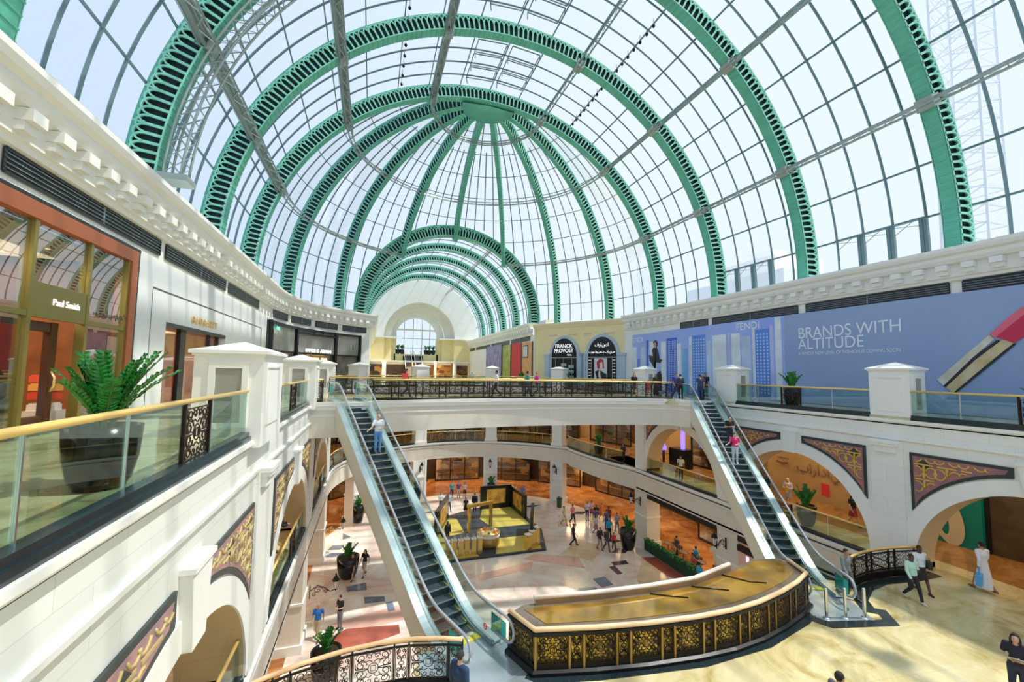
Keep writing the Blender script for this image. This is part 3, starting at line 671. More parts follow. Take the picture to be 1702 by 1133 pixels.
dring(23.3, 'grey ring truss low round the half dome, ending at the far hall arch'); dring(48.4, 'grey ring truss half way up the half dome'); dring(73.5, 'small grey ring truss just below the dome hub')
# catwalk lattice doubling the left foot of the second rib
ct = thing('access_ladder_truss', 'curved grey lattice ladder truss following the left rib foot', 'truss', (CX, RY[2] + .05, ZC))
mb = MB(); lc = MB(); A = [radians(a) for a in range(176, 120, -2)]
for rr, y in ((17.55, 0), (16.95, 0), (17.55, .75), (16.95, .75)): mb.tube([(rr * cos(a), y, rr * sin(a)) for a in A], .05, 6)
for i in range(len(A) - 1):
    a, b = A[i], A[i + 1]
    for y in (0, .75): lc.bar((17.55 * cos(a), y, 17.55 * sin(a)), (16.95 * cos(b), y, 16.95 * sin(b)), .025); lc.bar((16.95 * cos(a), y, 16.95 * sin(a)), (17.55 * cos(b), y, 17.55 * sin(b)), .025)
    for rr in (17.55, 16.95): lc.bar((rr * cos(a), 0, rr * sin(a)), (rr * cos(b), .75, rr * sin(b)), .025); lc.bar((rr * cos(a), 0, rr * sin(a)), (rr * cos(a), .75, rr * sin(a)), .025)
mb.build('chord_pipe', K['steell'], ct); lc.build('lacing', K['steell'], ct)
mb = MB(); a = radians(176); mb.box(17.7 * cos(a) - .1, -.1, 17.2 * sin(a) - .25, 16.8 * cos(a) + .1, .85, 17.2 * sin(a)); mb.build('foot_platform', K['steell'], ct)
# spotlights on the roof: rows of small dark lamps hung from the bars
def spotrow(a, y0, y1, st, lab):
    k = 0; y = y0
    while y < y1:
        p = P3(radians(a), y, 18.55)
        r = thing('roof_spotlight', lab, 'spotlight', p, 0, 'roof spotlights')
        mb = MB(); mb.ell((0, 0, -.1), (.11, .11, .14), 8, 5); mb.build('lamp_head', K['ironb'], r); mb = MB(); mb.bar((0, 0, 0), (0, 0, .42), .03); mb.build('bracket', K['steel'], r)
        y += st
spotrow(65.1, 22.5, 35, .75, 'small dark spotlight in the row right of the roof centre'); spotrow(114.9, 21, 35, 1.1, 'small dark spotlight in the row left of the roof centre')
# ================================================================ second hall: ribs, bars, end wall
h0 = thing('arch_rib', 'deep green arch rib framing the entrance to the far hall', 'roof rib', (CX, YF + .3, ZC), 0, 'green ribs of the far hall'); rib_parts(h0, 10.05, 11.35, .8, radians(-1), radians(181), pitch=.34)
h1 = thing('arch_rib', 'green arch rib of the far hall, second from its entrance', 'roof rib', (CX, 58.3, ZC), 0, 'green ribs of the far hall'); rib_parts(h1, 10.25, 11.1, .5, radians(-1), radians(181), pitch=.36)
for i, y in enumerate((64.9, 71.5, 78.1)): dup(h1, (CX, y, ZC), 0, 'green arch rib of the far hall, %s from its entrance' % ORD[i + 2])
mb = MB()
for k in range(1, 26):
    y = YF + .3 + k * 1.32
    if k % 5: mb.tube([(CX + 11.25 * cos(radians(a)), y, ZC + 11.25 * sin(radians(a))) for a in range(0, 181, 5)], .07, 4, smooth=False)
for a in range(12, 180, 12): mb.bar((CX + 11.2 * cos(radians(a)), YF, ZC + 11.2 * sin(radians(a))), (CX + 11.2 * cos(radians(a)), 85, ZC + 11.2 * sin(radians(a))), .07)
mb.build('far_hall_bars', K['steel'], cg)
ht = thing('roof_truss', 'grey pipe truss running along the far hall roof, right of its crown', 'roof truss', (CX, YF, ZC), 0, 'pipe trusses of the vault')
mb = MB()
for rr, a in ((10.2, 62), (10.2, 63.4), (9.9, 62.7)): mb.tube([(rr * cos(radians(a)), 0, rr * sin(radians(a))), (rr * cos(radians(a)), 34, rr * sin(radians(a)))], .06, 6)
mb.build('chord_pipe', K['steell'], ht)
def arch_face(name, y, Rin, Rout, z0, m, th, zc=ZC, cx=8.9, par=None):
    mb = MB(); n = 40; vi = [(cx - Rin * cos(pi * i / n), zc + Rin * sin(pi * i / n)) for i in range(n + 1)]; vo = [(cx - Rout * cos(pi * i / n), zc + Rout * sin(pi * i / n)) for i in range(n + 1)]
    vi = [(vi[0][0], z0)] + vi + [(vi[-1][0], z0)]; vo = [(vo[0][0], z0)] + vo + [(vo[-1][0], z0)]
    for i in range(len(vi) - 1):
        a, b, c, d = vi[i], vi[i + 1], vo[i + 1], vo[i]
        mb.add([(a[0], y, a[1]), (b[0], y, b[1]), (c[0], y, c[1]), (d[0], y, d[1]), (a[0], y + th, a[1]), (b[0], y + th, b[1])], [(0, 1, 2, 3), (0, 4, 5, 1)])
    return struct(mb.build(name, m))
arch_face('wall_far', 85, 6.9, 11.6, 8.1, K['white'], 1.6, cx=9.0); arch_face('wall_far', 86.6, 5.4, 7.2, 8.1, K['cream'], 1.6); arch_face('wall_far', 88.2, 4.15, 5.6, 5.0, K['white'], 1.0, cx=8.6)
mb = MB()
for x0, x1, y in ((-2.4, 2.2, 84.8), (2.2, 3.6, 86.4), (3.6, 4.5, 88), (12.7, 13.6, 88), (13.6, 15.8, 86.4), (15.8, 20.6, 84.8)): mb.box(x0, y, 3.5, x1, y + 2, 8.1)
struct(mb.build('wall_far', K['yellow']))
mb = MB(); mb.box(-2.4, 84.6, 7.9, 4.5, 88, 8.15); mb.box(12.9, 84.6, 7.9, 20.6, 88, 8.15); mb.box(-2.6, 84.5, 3.2, 20.8, 90, 3.55); struct(mb.build('trim_6', K['plain']))
mb = MB(); mb.box(4.2, 88, 3.5, 13, 89, 4.9); struct(mb.build('wall_far', K['yellow']))
# far window with glazing bars
mb = MB(); yy = 89.3
mb.add([(4.2, yy, 4.9), (13, yy, 4.9), (13, yy, 12.6), (4.2, yy, 12.6)], [(0, 1, 2, 3)]); wg = struct(mb.build('window_1', K['roofglass']))
mb = MB()
for x in (4.6, 6.2, 8.0, 9.8, 11.4, 12.8): mb.bar((x, yy, 4.9), (x, yy, 12.4), .12)
for z in (6.2, 8.2, 10.0): mb.bar((4.2, yy, z), (13, yy, z), .10)
mb.build('window_frame', K['steell'], wg)
mb = MB(); mb.box(4.3, 88.9, 9.8, 13, 89.2, 10.1); mb.build('window_band', K['cream'], wg)
# ================================================================ writing
def text(s, size, m, parent, name='lettering', ext=.01, xform=None, align='LEFT', sx=1.0, sp=1.0):
    cu = bpy.data.curves.new('txt', 'FONT'); cu.body = s; cu.size = size; cu.extrude = ext; cu.align_x = align; cu.space_character = sp
    o = bpy.data.objects.new('txt', cu); COL.objects.link(o); bpy.context.view_layer.update()
    me = bpy.data.meshes.new_from_object(o.evaluated_get(bpy.context.evaluated_depsgraph_get())); bpy.data.objects.remove(o); bpy.data.curves.remove(cu)
    if xform is not None: me.transform(xform @ Matrix.Diagonal((sx, 1, 1, 1)))
    me.materials.clear(); me.materials.append(m); return link(name, me, parent)
def frame_m(origin, u, v):           # text x -> u, y -> v, depth -> u x v
    u, v = Vector(u).normalized(), Vector(v).normalized(); w = u.cross(v)
    M_ = Matrix((u, v, w)).transposed().to_4x4(); M_.translation = Vector(origin); return M_
# right wall faces -X: reading direction is -Y ; left wall faces +X: reading direction is +Y
# ================================================================ scroll work panel (shared meshes)
_scr = {}
def spiral(cx, cz, r0, turns, a0, sgn, n=14, r1=.15):
    return [(cx + r0 * (1 - (1 - r1) * i / n) * cos(a0 + sgn * turns * 2 * pi * i / n), cz + r0 * (1 - (1 - r1) * i / n) * sin(a0 + sgn * turns * 2 * pi * i / n)) for i in range(n + 1)]
def scroll_mesh(w, h, kind, t=.011):
    key = (round(w, 2), round(h, 2), kind)
    if key in _scr: return _scr[key]
    mb = MB(); L = []
    if kind == 'big':
        L.append([(.13 * w * cos(2 * pi * i / 14), h / 2 + .13 * w * sin(2 * pi * i / 14)) for i in range(15)])
        L.append([(.09 * w * cos(pi / 4 + 2 * pi * i / 4), h / 2 + .09 * w * sin(pi / 4 + 2 * pi * i / 4)) for i in range(5)])
        for sx_ in (-1, 1):
            for sz in (-1, 1):
                f_ = lambda P: [(sx_ * x, h / 2 + sz * z) for x, z in P]
                L.append(f_(spiral(.30 * w, .13 * h, .15 * w, 1.3, pi, -1)))
                L.append(f_(spiral(.28 * w, .34 * h, .12 * w, 1.2, -pi / 2, 1)))
                L.append(f_(spiral(.10 * w, .36 * h, .08 * w, 1.1, 0, 1)))
                L.append(f_([(.02 * w, .2 * h), (.10 * w, .26 * h), (.20 * w, .22 * h), (.28 * w, .24 * h), (.38 * w, .28 * h), (.44 * w, .38 * h), (.40 * w, .46 * h)]))
                L.append(f_([(.13 * w, 0), (.22 * w, .03 * h), (.38 * w, .02 * h), (.45 * w, .08 * h), (.44 * w, .2 * h)]))
                L.append(f_([(0, .47 * h), (.05 * w, .42 * h), (.16 * w, .44 * h), (.18 * w, .48 * h)]))
                L.append(f_(spiral(.42 * w, .06 * h, .05 * w, 1, pi / 2, 1, 8)))
    else:
        L.append([(.22 * w * cos(2 * pi * i / 10), h / 2 + .16 * w * sin(2 * pi * i / 10)) for i in range(11)])
        for sx_ in (-1, 1):
            for sz in (-1, 1):
                f_ = lambda P: [(sx_ * x, h / 2 + sz * z) for x, z in P]
                L.append(f_(spiral(.22 * w, .17 * h, .20 * w, 1.2, pi, -1, 10))); L.append(f_(spiral(.20 * w, .37 * h, .22 * w, 1.2, -pi / 2, 1, 10)))
                L.append(f_([(0, .08 * h), (.10 * w, .2 * h), (.36 * w, .27 * h), (.2 * w, .47 * h)]))
    for P in L: mb.tube([(x, 0, z) for x, z in P], t, 4, smooth=False, caps=False)
    mb.box(-w / 2, -.012, 0, -w / 2 + .02, .012, h); mb.box(w / 2 - .02, -.012, 0, w / 2, .012, h); mb.box(-w / 2, -.012, 0, w / 2, .012, .02); mb.box(-w / 2, -.012, h - .02, w / 2, .012, h)
    me = mb.mesh('scroll_panel'); me.materials.append(K['iron']); _scr[key] = me; return me
def polylen(P): return sum((Vector(P[i + 1]) - Vector(P[i])).length for i in range(len(P) - 1))
def polyat(P, s):
    for i in range(len(P) - 1):
        a, b = Vector(P[i]), Vector(P[i + 1]); L = (b - a).length
        if s <= L + 1e-9 or i == len(P) - 2: return a + (b - a) * (s / L), (b - a).normalized()
        s -= L
def iron_rail(path, z, lab, group=None, H=1.08, handm=None, big=1.02, small=.38, base=True, cat='railing', base_h=.14, postm=None, t=.011, hr=.05):
    P = [Vector(p) for p in path]; L = polylen(P); r = thing('iron_railing', lab, cat, (P[0].x, P[0].y, z), 0, group); o = P[0]
    rel = [(p.x - o.x, p.y - o.y) for p in P]
    mb = MB(); mb.tube([(x, y, H) for x, y in rel], hr, 8); mb.build('handrail', handm or K['gold'], r)
    per = big + small; n = max(1, round(L / per)); k = L / (n * per); s = 0; y0 = base_h
    if base: mb = MB(); mb.sweep(rel, [(-.09, 0), (-.09, base_h - .06), (.09, base_h - .06), (.09, 0)], True); mb.build('base_rail', K['ironb'], r)
    posts = [0]
    fr = MB()
    for i in range(n):
        for w, kd in ((big * k, 'big'), (small * k, 'small')):
            c, t_ = polyat(rel, s + w / 2); c0, _ = polyat(rel, s); c1, _ = polyat(rel, min(L, s + w)); t_ = (c1 - c0); me = scroll_mesh(round((w - .06), 2), H - base_h - .16, kd, t)
            q = link('scroll_panel', me, r, ((c0.x + c1.x) / 2, (c0.y + c1.y) / 2, y0), atan2(t_.y, t_.x)); s += w; posts.append(s)
            fr.bar((c0.x, c0.y, H - .14), (c1.x, c1.y, H - .14), .03); fr.bar((c0.x, c0.y, base_h - .02), (c1.x, c1.y, base_h - .02), .03); fr.bar((c0.x, c0.y, H - .05), (c1.x, c1.y, H - .05), .04, .02)
    fr.build('frame_bars', postm or K['iron'], r)
    for s in posts:
        c, t_ = polyat(rel, min(L, s)); mb = MB(); mb.ob((c.x, c.y, H / 2), (t_.x * .022, t_.y * .022, 0), (-t_.y * .022, t_.x * .022, 0), (0, 0, H / 2)); mb.build('post', postm or K['iron'], r)
    return r
def glass_rail(a, b, z, lab, group, H=1.1, pane=1.9, iron_at=None, handm=None):
    a, b = Vector(a), Vector(b); L = (b - a).length; t_ = (b - a).normalized(); r = thing('glass_railing', lab, 'railing', (a.x, a.y, z), atan2(t_.y, t_.x), group)
    mb = MB(); mb.tube([(0, 0, H), (L, 0, H)], .045, 10); mb.build('handrail', handm or K['gold'], r)
    mb = MB(); mb.box(0, -.09, 0, L, .09, .10); mb.box(0, -.13, -.12, L, .13, 0); mb.build('base_rail', K['granite'], r)
    cuts = [0]
    if iron_at is not None: x0, x1 = iron_at
    else: x0 = x1 = None
    def span(p, q):
        n = max(1, round((q - p) / pane))
        for i in range(n):
            u, v = p + (q - p) * i / n, p + (q - p) * (i + 1) / n
            m = MB(); m.box(u + .02, -.007, .06, v - .02, .007, H - .03); m.build('glass_pane', K['railglass'], r)
            if i: m = MB(); m.box(u - .012, -.015, .06, u + .012, .015, H); m.build('post', K['chrome'], r)
    if x0 is None: span(0, L)
    else:
        span(0, x0); span(x1, L); w = x1 - x0; link('scroll_panel', scroll_mesh(round(w - .08, 2), H - .22, 'big', .014), r, ((x0 + x1) / 2, 0, .1))
        for u in (x0, x1): m = MB(); m.box(u - .03, -.03, .06, u + .03, .03, H); m.build('post', K['iron'], r)
    return r
RU = 'glass railings of the top gallery'; RM = 'glass railings of the middle gallery'
glass_rail((XL - .05, 1.5), (XL - .05, 12.05), 0, 'long glass railing with golden handrail, nearest on the left', RU, iron_at=(6.85, 8.0), pane=1.75)
glass_rail((XL - .05, 14.55), (XL - .05, 22.6), 0, 'glass railing with golden handrail between the two left piers', RU, iron_at=(3.6, 4.7), pane=1.6)
glass_rail((XR + .05, 20.85), (XR + .05, 13.4), 0, 'glass railing in front of the blue tower pictures', RU, iron_at=(3.05, 4.15), pane=1.5)
glass_rail((XR + .05, 11.8), (XR + .05, 4.4), 0, 'glass railing in front of the lipstick picture', RU, iron_at=(3.15, 4.3), pane=1.3)
for i, (yc, w) in enumerate(((8.24, 3.7), (17.28, 3.68), (26.3, 3.7))):
    if i == 0: continue
    glass_rail((XR + .1, yc + w), (XR + .1, yc - w), ZM, 'glass railing with thin golden handrail in the %s right arch' % ['', 'middle', 'far'][i], RM, pane=1.9, iron_at=(2.4, 3.5) if i == 1 else None)
for i, (yc, w) in enumerate(((8.9, 4.1), (19.7, 4.1), (30.1, 4.1))): glass_rail((XL - .1, yc - w), (XL - .1, yc + w), ZM, 'glass railing with golden handrail in the %s left arch' % ['nearest', 'second', 'farthest'][i], RM, iron_at=(4.6, 5.7))
def ringp(a, rr=12.35): return (9.45 + rr * cos(radians(a)), 36.2 + rr * sin(radians(a)))
for i, (a, b) in enumerate(((178, 149.5), (142.5, 112.5), (105.5, 74.5), (67.5, 37.5))):
    for z, G, lv_ in ((0, RU, 'top'), (ZM, RM, 'middle')):
        m = 3
        for k in range(m):
            glass_rail(ringp(a + (b - a) * k / m), ringp(a + (b - a) * (k + 1) / m), z, 'glass railing of the %s ring gallery, bay %s from the left, %s part' % (lv_, ['one', 'two', 'three', 'four'][i], ['left', 'centre', 'right'][k]), G, pane=1.4)
r_ = [(20.5, 42.35), (20.35, 41.2), (20.45, 39), (20.6, 37), (20.9, 35), (21.35, 33)]
for k in range(5): glass_rail((r_[k][0] + .12, r_[k][1]), (r_[k + 1][0] + .12, r_[k + 1][1]), ZM, 'glass railing on the bulging middle gallery edge, %s segment from the far end' % ORD[k].replace('nearest', 'first'), RM, pane=1.5)
glass_rail(ringp(30), (XR + .05, 31.8), 0, 'glass railing of the top gallery behind the right end of the bridge', RU)
# bridge ironwork
BFR = [(x / 2. + .0, bridge_front(x / 2.) + .06) for x in range(1, 40)]
iron_rail([(.15, 25.1)] + [p for p in BFR if p[0] > .6 and p[0] < 19.3] + [(19.75, 24.35)], 0, 'dark bronze scrollwork railing along the front of the bridge', 'bridge railings', 1.12, K['gold'], 1.0, .4)
iron_rail([(XL + .2, 30.95), (XR - .2, 30.95)], 0, 'dark bronze scrollwork railing along the back of the bridge', 'bridge railings', 1.12, K['gold'], 1.0, .4)
iron_rail([(XL + .05, 23.75), (-2.3, 23.75)], 0, 'short dark scrollwork railing between the left pier and the escalator', 'bridge railings', 1.12, K['gold'], .8, .2)
# platform ironwork
LP = [(-2.75, 10.75), (-2.0, 11.15), (-1.3, 11.42), (-.34, 11.63), (.41, 11.68), (1.33, 11.6), (2.0, 11.42), (2.5, 11.22)]
iron_rail(LP, ZM, 'curved black scrollwork railing with wooden handrail at the bottom edge', 'platform railings', 1.08, mat('beech_handrail', (.85, .55, .30), .3), .95, .34, postm=K['ironb'], hr=.055)
RP = [(16.9, 11.45), (17.5, 11.75), (18.1, 11.9), (18.7, 12.0), (19.32, 12.03), (20.3, 11.97), (21.0, 11.85), (21.7, 11.69)]
iron_rail(RP, ZM, 'curved black scrollwork railing right of the right escalator', 'platform railings', 1.08, K['gold'], .85, .3, base_h=.3, postm=K['ironb'], hr=.05)
# ================================================================ the crescent counter
ct = thing('crescent_counter', 'crescent shaped counter with bronze scrollwork front and polished amber top', 'counter', (0, 0, ZM))
FR = [(4.05, 12.05), (4.42, 10.98), (6.02, 10.62), (7.47, 10.38), (9.05, 10.22), (10.3, 10.2), (11.48, 10.32), (12.7, 10.58), (13.8, 10.9), (14.72, 11.28), (15.08, 12.25)]
BK = [(4.9, 12.2), (6.8, 11.95), (8.7, 11.82), (10.49, 11.82), (12.42, 12.3)]
wm = mat('beech_counter_rail', (.88, .62, .36), .28); dk = mat('dark_bronze_backing', (.05, .03, .012), .4, .5); am = mat('amber_polished_top', (.50, .28, .035), .07, .35, noise=.5, nscale=1.1, spec=.9); gs = mat('brown_stone_margin', (.20, .15, .10), .1, noise=.3, nscale=1.5)
goldb = mat('gilded_backing', (.80, .55, .10), .3, .7)
mb = MB(); mb.tube([(x, y, 1.12) for x, y in FR], .07, 10); mb.build('front_handrail', wm, ct)
mb = MB(); mb.sweep(FR, [(.02, .0), (.02, 1.0), (.05, 1.0), (.05, 0)], True); mb.build('backing', goldb, ct)
mb = MB(); mb.sweep(FR, [(-.16, 0), (-.16, .1), (-.08, .14), (.02, .14), (.02, 0)], True); mb.sweep(FR, [(-.08, .98), (-.08, 1.06), (.02, 1.06), (.02, .98)], True); mb.sweep(FR, [(-.06, .14), (-.06, .26), (.02, .26), (.02, .14)], True); mb.build('plinth', K['ironb'], ct)
INN = [(15.0, 12.6), (13.9, 12.75), (12.42, 12.4), (10.49, 11.95), (8.7, 11.92), (6.8, 12.02), (4.6, 12.35)]
mb = MB(); poly = [(x, y) for x, y in FR] + INN; mb.prism(poly, lambda u, v, d: (u, v, d), 1.0, 1.05); mb.build('stone_margin', gs, ct)
mb = MB(); P = [(4.5, 12.1), (4.85, 11.25), (7, 10.82), (9.05, 10.58), (10.8, 10.6), (12.4, 10.85), (13.7, 11.2), (14.6, 11.6), (14.9, 12.4), (13.9, 12.62), (12.42, 12.2), (10.49, 11.78), (8.7, 11.72), (6.8, 11.8), (5.2, 12.05)]
mb.prism(P, lambda u, v, d: (u, v, d), 1.045, 1.065); mb.build('amber_top', am, ct)
mb = MB(); mb.sweep(BK, [(-.0, .2), (-.0, 1.2), (.14, 1.2), (.14, .2)], True); mb.build('back_parapet', mat('bronze_brown_parapet', (.30, .20, .12), .25, .3), ct)
mb = MB(); mb.tube([(x - .02, y + .07, 1.25) for x, y in BK], .07, 8); mb.build('back_handrail', mat('pale_handrail', (.9, .78, .66), .25), ct)
mb = MB()
for x in (8.6, 10.2, 11.8): mb.tube([(x, 11.75 if x < 11 else 12.1, 1.08), (x + .5, 11.45, 1.085), (x + 1.0, 11.2, 1.08)], .02, 4)
mb.build('cover_joints', K['black'], ct)
L = polylen([Vector(p) for p in FR[1:-1]]); s = 0; path = FR[1:-1]; n = 8; per = L / n
for i in range(n):
    for w, kd in ((per * .70, 'big'), (per * .30, 'small')):
        c0, _ = polyat(path, s); c1, _ = polyat(path, min(L, s + w)); t_ = c1 - c0; nn = Vector((t_.y, -t_.x)).normalized() * .05
        me = scroll_mesh(round(w - .07, 2), .70, kd, .016); link('scroll_panel', me, ct, ((c0.x + c1.x) / 2 + nn.x, (c0.y + c1.y) / 2 + nn.y, .27), atan2(t_.y, t_.x))
        m = MB(); m.box(-.03, -.03, .1, .03, .03, 1.0); q = m.build('post', K['bronze'], ct, (c0.x + nn.x, c0.y + nn.y, 0), atan2(t_.y, t_.x)); s += w
for a_, b_ in ((FR[0], FR[1]), (FR[-2], FR[-1])):
    t_ = Vector(b_) - Vector(a_); c = (Vector(a_) + Vector(b_)) / 2; nn = Vector((t_.y, -t_.x)).normalized() * .05; link('scroll_panel', scroll_mesh(round(t_.length - .1, 2), .70, 'big', .016), ct, (c.x + nn.x, c.y + nn.y, .27), atan2(t_.y, t_.x))
mb = MB(); mb.sweep([(4.1, 10.9), (4.42, 10.6), (6.02, 10.25), (9.05, 9.85), (11.5, 9.95), (13.8, 10.5), (15.3, 11.1)], [(0, .0), (0, .012), (.55, .012), (.55, 0)], True); o = mb.build('trim_7', K['granite'], None, (0, 0, ZM)); struct(o)
# bollards
for i, (x, y) in enumerate(((14.62, 10.55), (15.24, 10.37), (15.86, 10.18))):
    b = thing('steel_bollard', 'slim steel bollard on the dark landing edge, %s of three' % ['left', 'middle', 'right'][i], 'bollard', (x, y, ZM + .012), 0, 'landing bollards')
    mb = MB(); mb.lathe([(0, .96), (.045, .95), (.05, .9), (.05, .02)], 16); mb.build('post', K['chrome'], b); mb = MB(); mb.lathe([(.05, .03), (.1, .02), (.11, 0)], 16); mb.build('flange', K['chrome'], b)
# ================================================================ escalators
stepm = mat('dark_steel_step', (.045, .065, .075), .35, .6); tread = mat('grooved_tread', (.12, .17, .19), .3, .7); ylw = mat('yellow_step_edge', (.55, .50, .05), .4); rub = mat('handrail_rubber', (.40, .42, .47), .14, .2); escglass = glass('balustrade_glass', (.86, .93, .90), .35, .03); clad = mat('cream_escalator_cladding', (.72, .69, .56), .4); plate = mat('landing_plate', (.50, .58, .62), .25, .6)
def escalator(x0, y0, az, lab, cl=clad):
    """x0, y0: where the step line leaves the top floor; az: bearing (from +Y) of going away"""
    r = thing('escalator', lab, 'escalator', (x0, y0, 0), -az); H_ = -ZM; T = tan(pi / 6); LB = H_ / T
    # local: +Y away (top landing), -Y down towards the camera
    def nose(s):            # s = distance towards the bottom
        if s < -.7: return 0.0
        if s < .7: u = (s + .7) / 1.4; return -T * .7 * u * u
        if s < LB - .7: return -T * s
        if s < LB + .7: u = (LB + .7 - s) / 1.4; return -H_ + T * .7 * u * u
        return -H_
    S0, S1 = -1.9, LB + 1.9
    ss = [S0] + [-.7 + .2 * i for i in range(8)] + [LB - .7 + .2 * i for i in range(8)] + [S1]
    def ribbon(name, xa, xb, za, zb, m, sa=S0, sb=S1, taper=None):
        mb = MB(); P = [s for s in ss if sa <= s <= sb]
        if P[0] > sa: P = [sa] + P
        if P[-1] < sb: P.append(sb)
        vs = []
        for s in P:
            z = nose(s); zl = z + za
            if taper: zl = taper(s, zl)
            vs += [(xa, -s, zl), (xb, -s, zl), (xb, -s, z + zb), (xa, -s, z + zb)]
        n = len(P); mb.add(vs, [(i * 4 + k, i * 4 + (k + 1) % 4, i * 4 + 4 + (k + 1) % 4, i * 4 + 4 + k) for i in range(n - 1) for k in range(4)] + [(0, 3, 2, 1), ((n - 1) * 4, (n - 1) * 4 + 1, (n - 1) * 4 + 2, (n - 1) * 4 + 3)])
        return mb.build(name, m, r)
    def floorlim(s, z): return max(z, ZM + .0) if s > LB - 1.5 else z
    for sd in (-1, 1):
        nm = 'left' if sd < 0 else 'right'
        a, b = sorted((sd * .80, sd * .88)); ribbon('side_cladding', a, b, -1.15, .06, cl, S0 + .4, S1 - .5, floorlim)
        a, b = sorted((sd * .62, sd * .90)); ribbon('deck', a, b, .06, .10, K['deck'], S0 + .3, S1 - .45)
        a, b = sorted((sd * .50, sd * .56)); ribbon('skirt', a, b, -.2, .10, K['steel'], S0 + .3, S1 - .45)
        a, b = sorted((sd * .56, sd * .63)); ribbon('inner_deck', a, b, .05, .14, K['chrome'], S0 + .3, S1 - .45)
        a, b = sorted((sd * .700, sd * .712)); ribbon('glass_panel', a, b, .09, .96, escglass, S0 + .25, S1 - .25)
        a, b = sorted((sd * .69, sd * .725)); ribbon('rail_guide', a, b, .93, .965, K['chrome'], S0 + .2, S1 - .2)
        mb = MB(); pts = []
        def hr(s, dz=0): return (sd * .706, -s, nose(s) + .99 + dz)
        top = [(sd * .706, -S0 + .05 + .33 * sin(t), .66 + .33 * cos(t)) for t in [pi * i / 8 for i in range(9)]]
        bot = [(sd * .706, -S1 - .05 - .33 * sin(t), ZM + .66 + .33 * cos(t)) for t in [pi * i / 8 for i in range(9)]]
        low0 = (sd * .706, -S0 - .5, .33); low1 = (sd * .706, -S1 + .5, ZM + .33)
        pts = [low0] + top[::-1] + [hr(s) for s in ss if S0 < s < S1] + bot + [low1]
        mb.tube(pts, .042, 8); mb.build('handrail', rub, r)
    a_ = ribbon('soffit_cladding', -.86, .86, -1.17, -1.05, cl, S0 + .4, S1 - .5, floorlim)
    mb = MB(); mb.box(-.5, -S0 - 1.2, -.03, .5, -S0 + .9, .012); mb.build('top_plate', plate, r)
    mb = MB(); mb.box(-.95, -S1 - .9, ZM - .01, .95, -S1 + 1.2, ZM + .014); mb.build('bottom_plate', plate, r)
    mb = MB(); mb.box(-.5, -(LB + .95), ZM + .012, .5, -(LB + .7), ZM + .04); mb.build('comb', ylw, r)
    # steps
    sp = .4; k = 0; s = -.75
    me = None
    stm = MB(); stm.box(-.5, -.2, -.012, .5, .2, 0)
    rz_ = MB()
    while s < LB + .6:
        z = nose(s + .2) if 0 else nose(s)
        zn = nose(s + sp) ; h = max(.001, z - zn)
        m = MB(); m.cur = 0; m.box(-.5, -s - sp * .5 - .0, z - .02, .5, -s + sp * .5, z); m.cur = 1; m.box(-.5, -s - sp * .5 - .01, z - max(.21, h), .5, -s - sp * .5 + .01, z - .01)
        m.cur = 2
        m.box(-.495, -s - sp * .5 - .013, z - .03, .495, -s - sp * .5 + .012, z + .002); 
        m.cur = 3
        m.box(-.5, -s - sp * .5 + .012, z, -.46, -s + sp * .5, z + .003); m.box(.46, -s - sp * .5 + .012, z, .5, -s + sp * .5, z + .003)
        m.build('step', [tread, stepm, K['chrome'], ylw], r); s += sp
    for sd in (-1, 1):
        m = MB(); m.add([(sd * .716, -S1 + .0, ZM + .25), (sd * .716, -S1 + .75, ZM + .25), (sd * .716, -S1 + .75, ZM + .8), (sd * .716, -S1, ZM + .8)], [(0, 1, 2, 3)]); m.build('safety_label', K['tealglass'], r)
        m = MB(); m.add([(sd * .716, -S0 - .8, .25), (sd * .716, -S0 - .1, .25), (sd * .716, -S0 - .1, .85), (sd * .716, -S0 - .8, .85)], [(0, 1, 2, 3)]); m.build('safety_label', K['tealglass'], r)
    return r
escalator(-.88, 23.93, radians(-18.89), 'long escalator on the left descending from the bridge beside the cream wall')
escalator(20.94, 22.82, radians(24.86), 'long escalator on the right descending past the mosaic arch')
# no-entry roundel on the left escalator's glass end
# landing floor plates
mb = MB(); mb.prism([(15.2, 11.1), (17.2, 12.3), (16.6, 13.3), (14.9, 12.9), (14.2, 11.3), (14.3, 10.3), (16.3, 9.7)], lambda u, v, d: (u, v, d), ZM + .001, ZM + .008); struct(mb.build('trim_7', plate))
mb = MB(); mb.prism([(1.6, 10.4), (4.3, 10.1), (4.2, 11.6), (3.9, 12.7), (1.5, 12.7)], lambda u, v, d: (u, v, d), ZM + .001, ZM + .008); struct(mb.build('trim_7', plate))
mb = MB(); mb.sweep([(14.0, 10.6), (14.25, 10.1), (16.5, 9.55), (17.1, 10.3)], [(0, 0), (0, .01), (.35, .01), (.35, 0)], True); o = mb.build('trim_7', K['granite'], None, (0, 0, ZM)); struct(o)
mb = MB(); mb.sweep([(22.2, 11.3), (20.9, 11.3), (19.3, 11.5), (18.2, 11.35), (17.2, 10.9), (16.6, 10.2)], [(0, 0), (0, .012), (-.45, .012), (-.45, 0)], True); o = mb.build('trim_7', K['granite'], None, (0, 0, ZM)); struct(o)
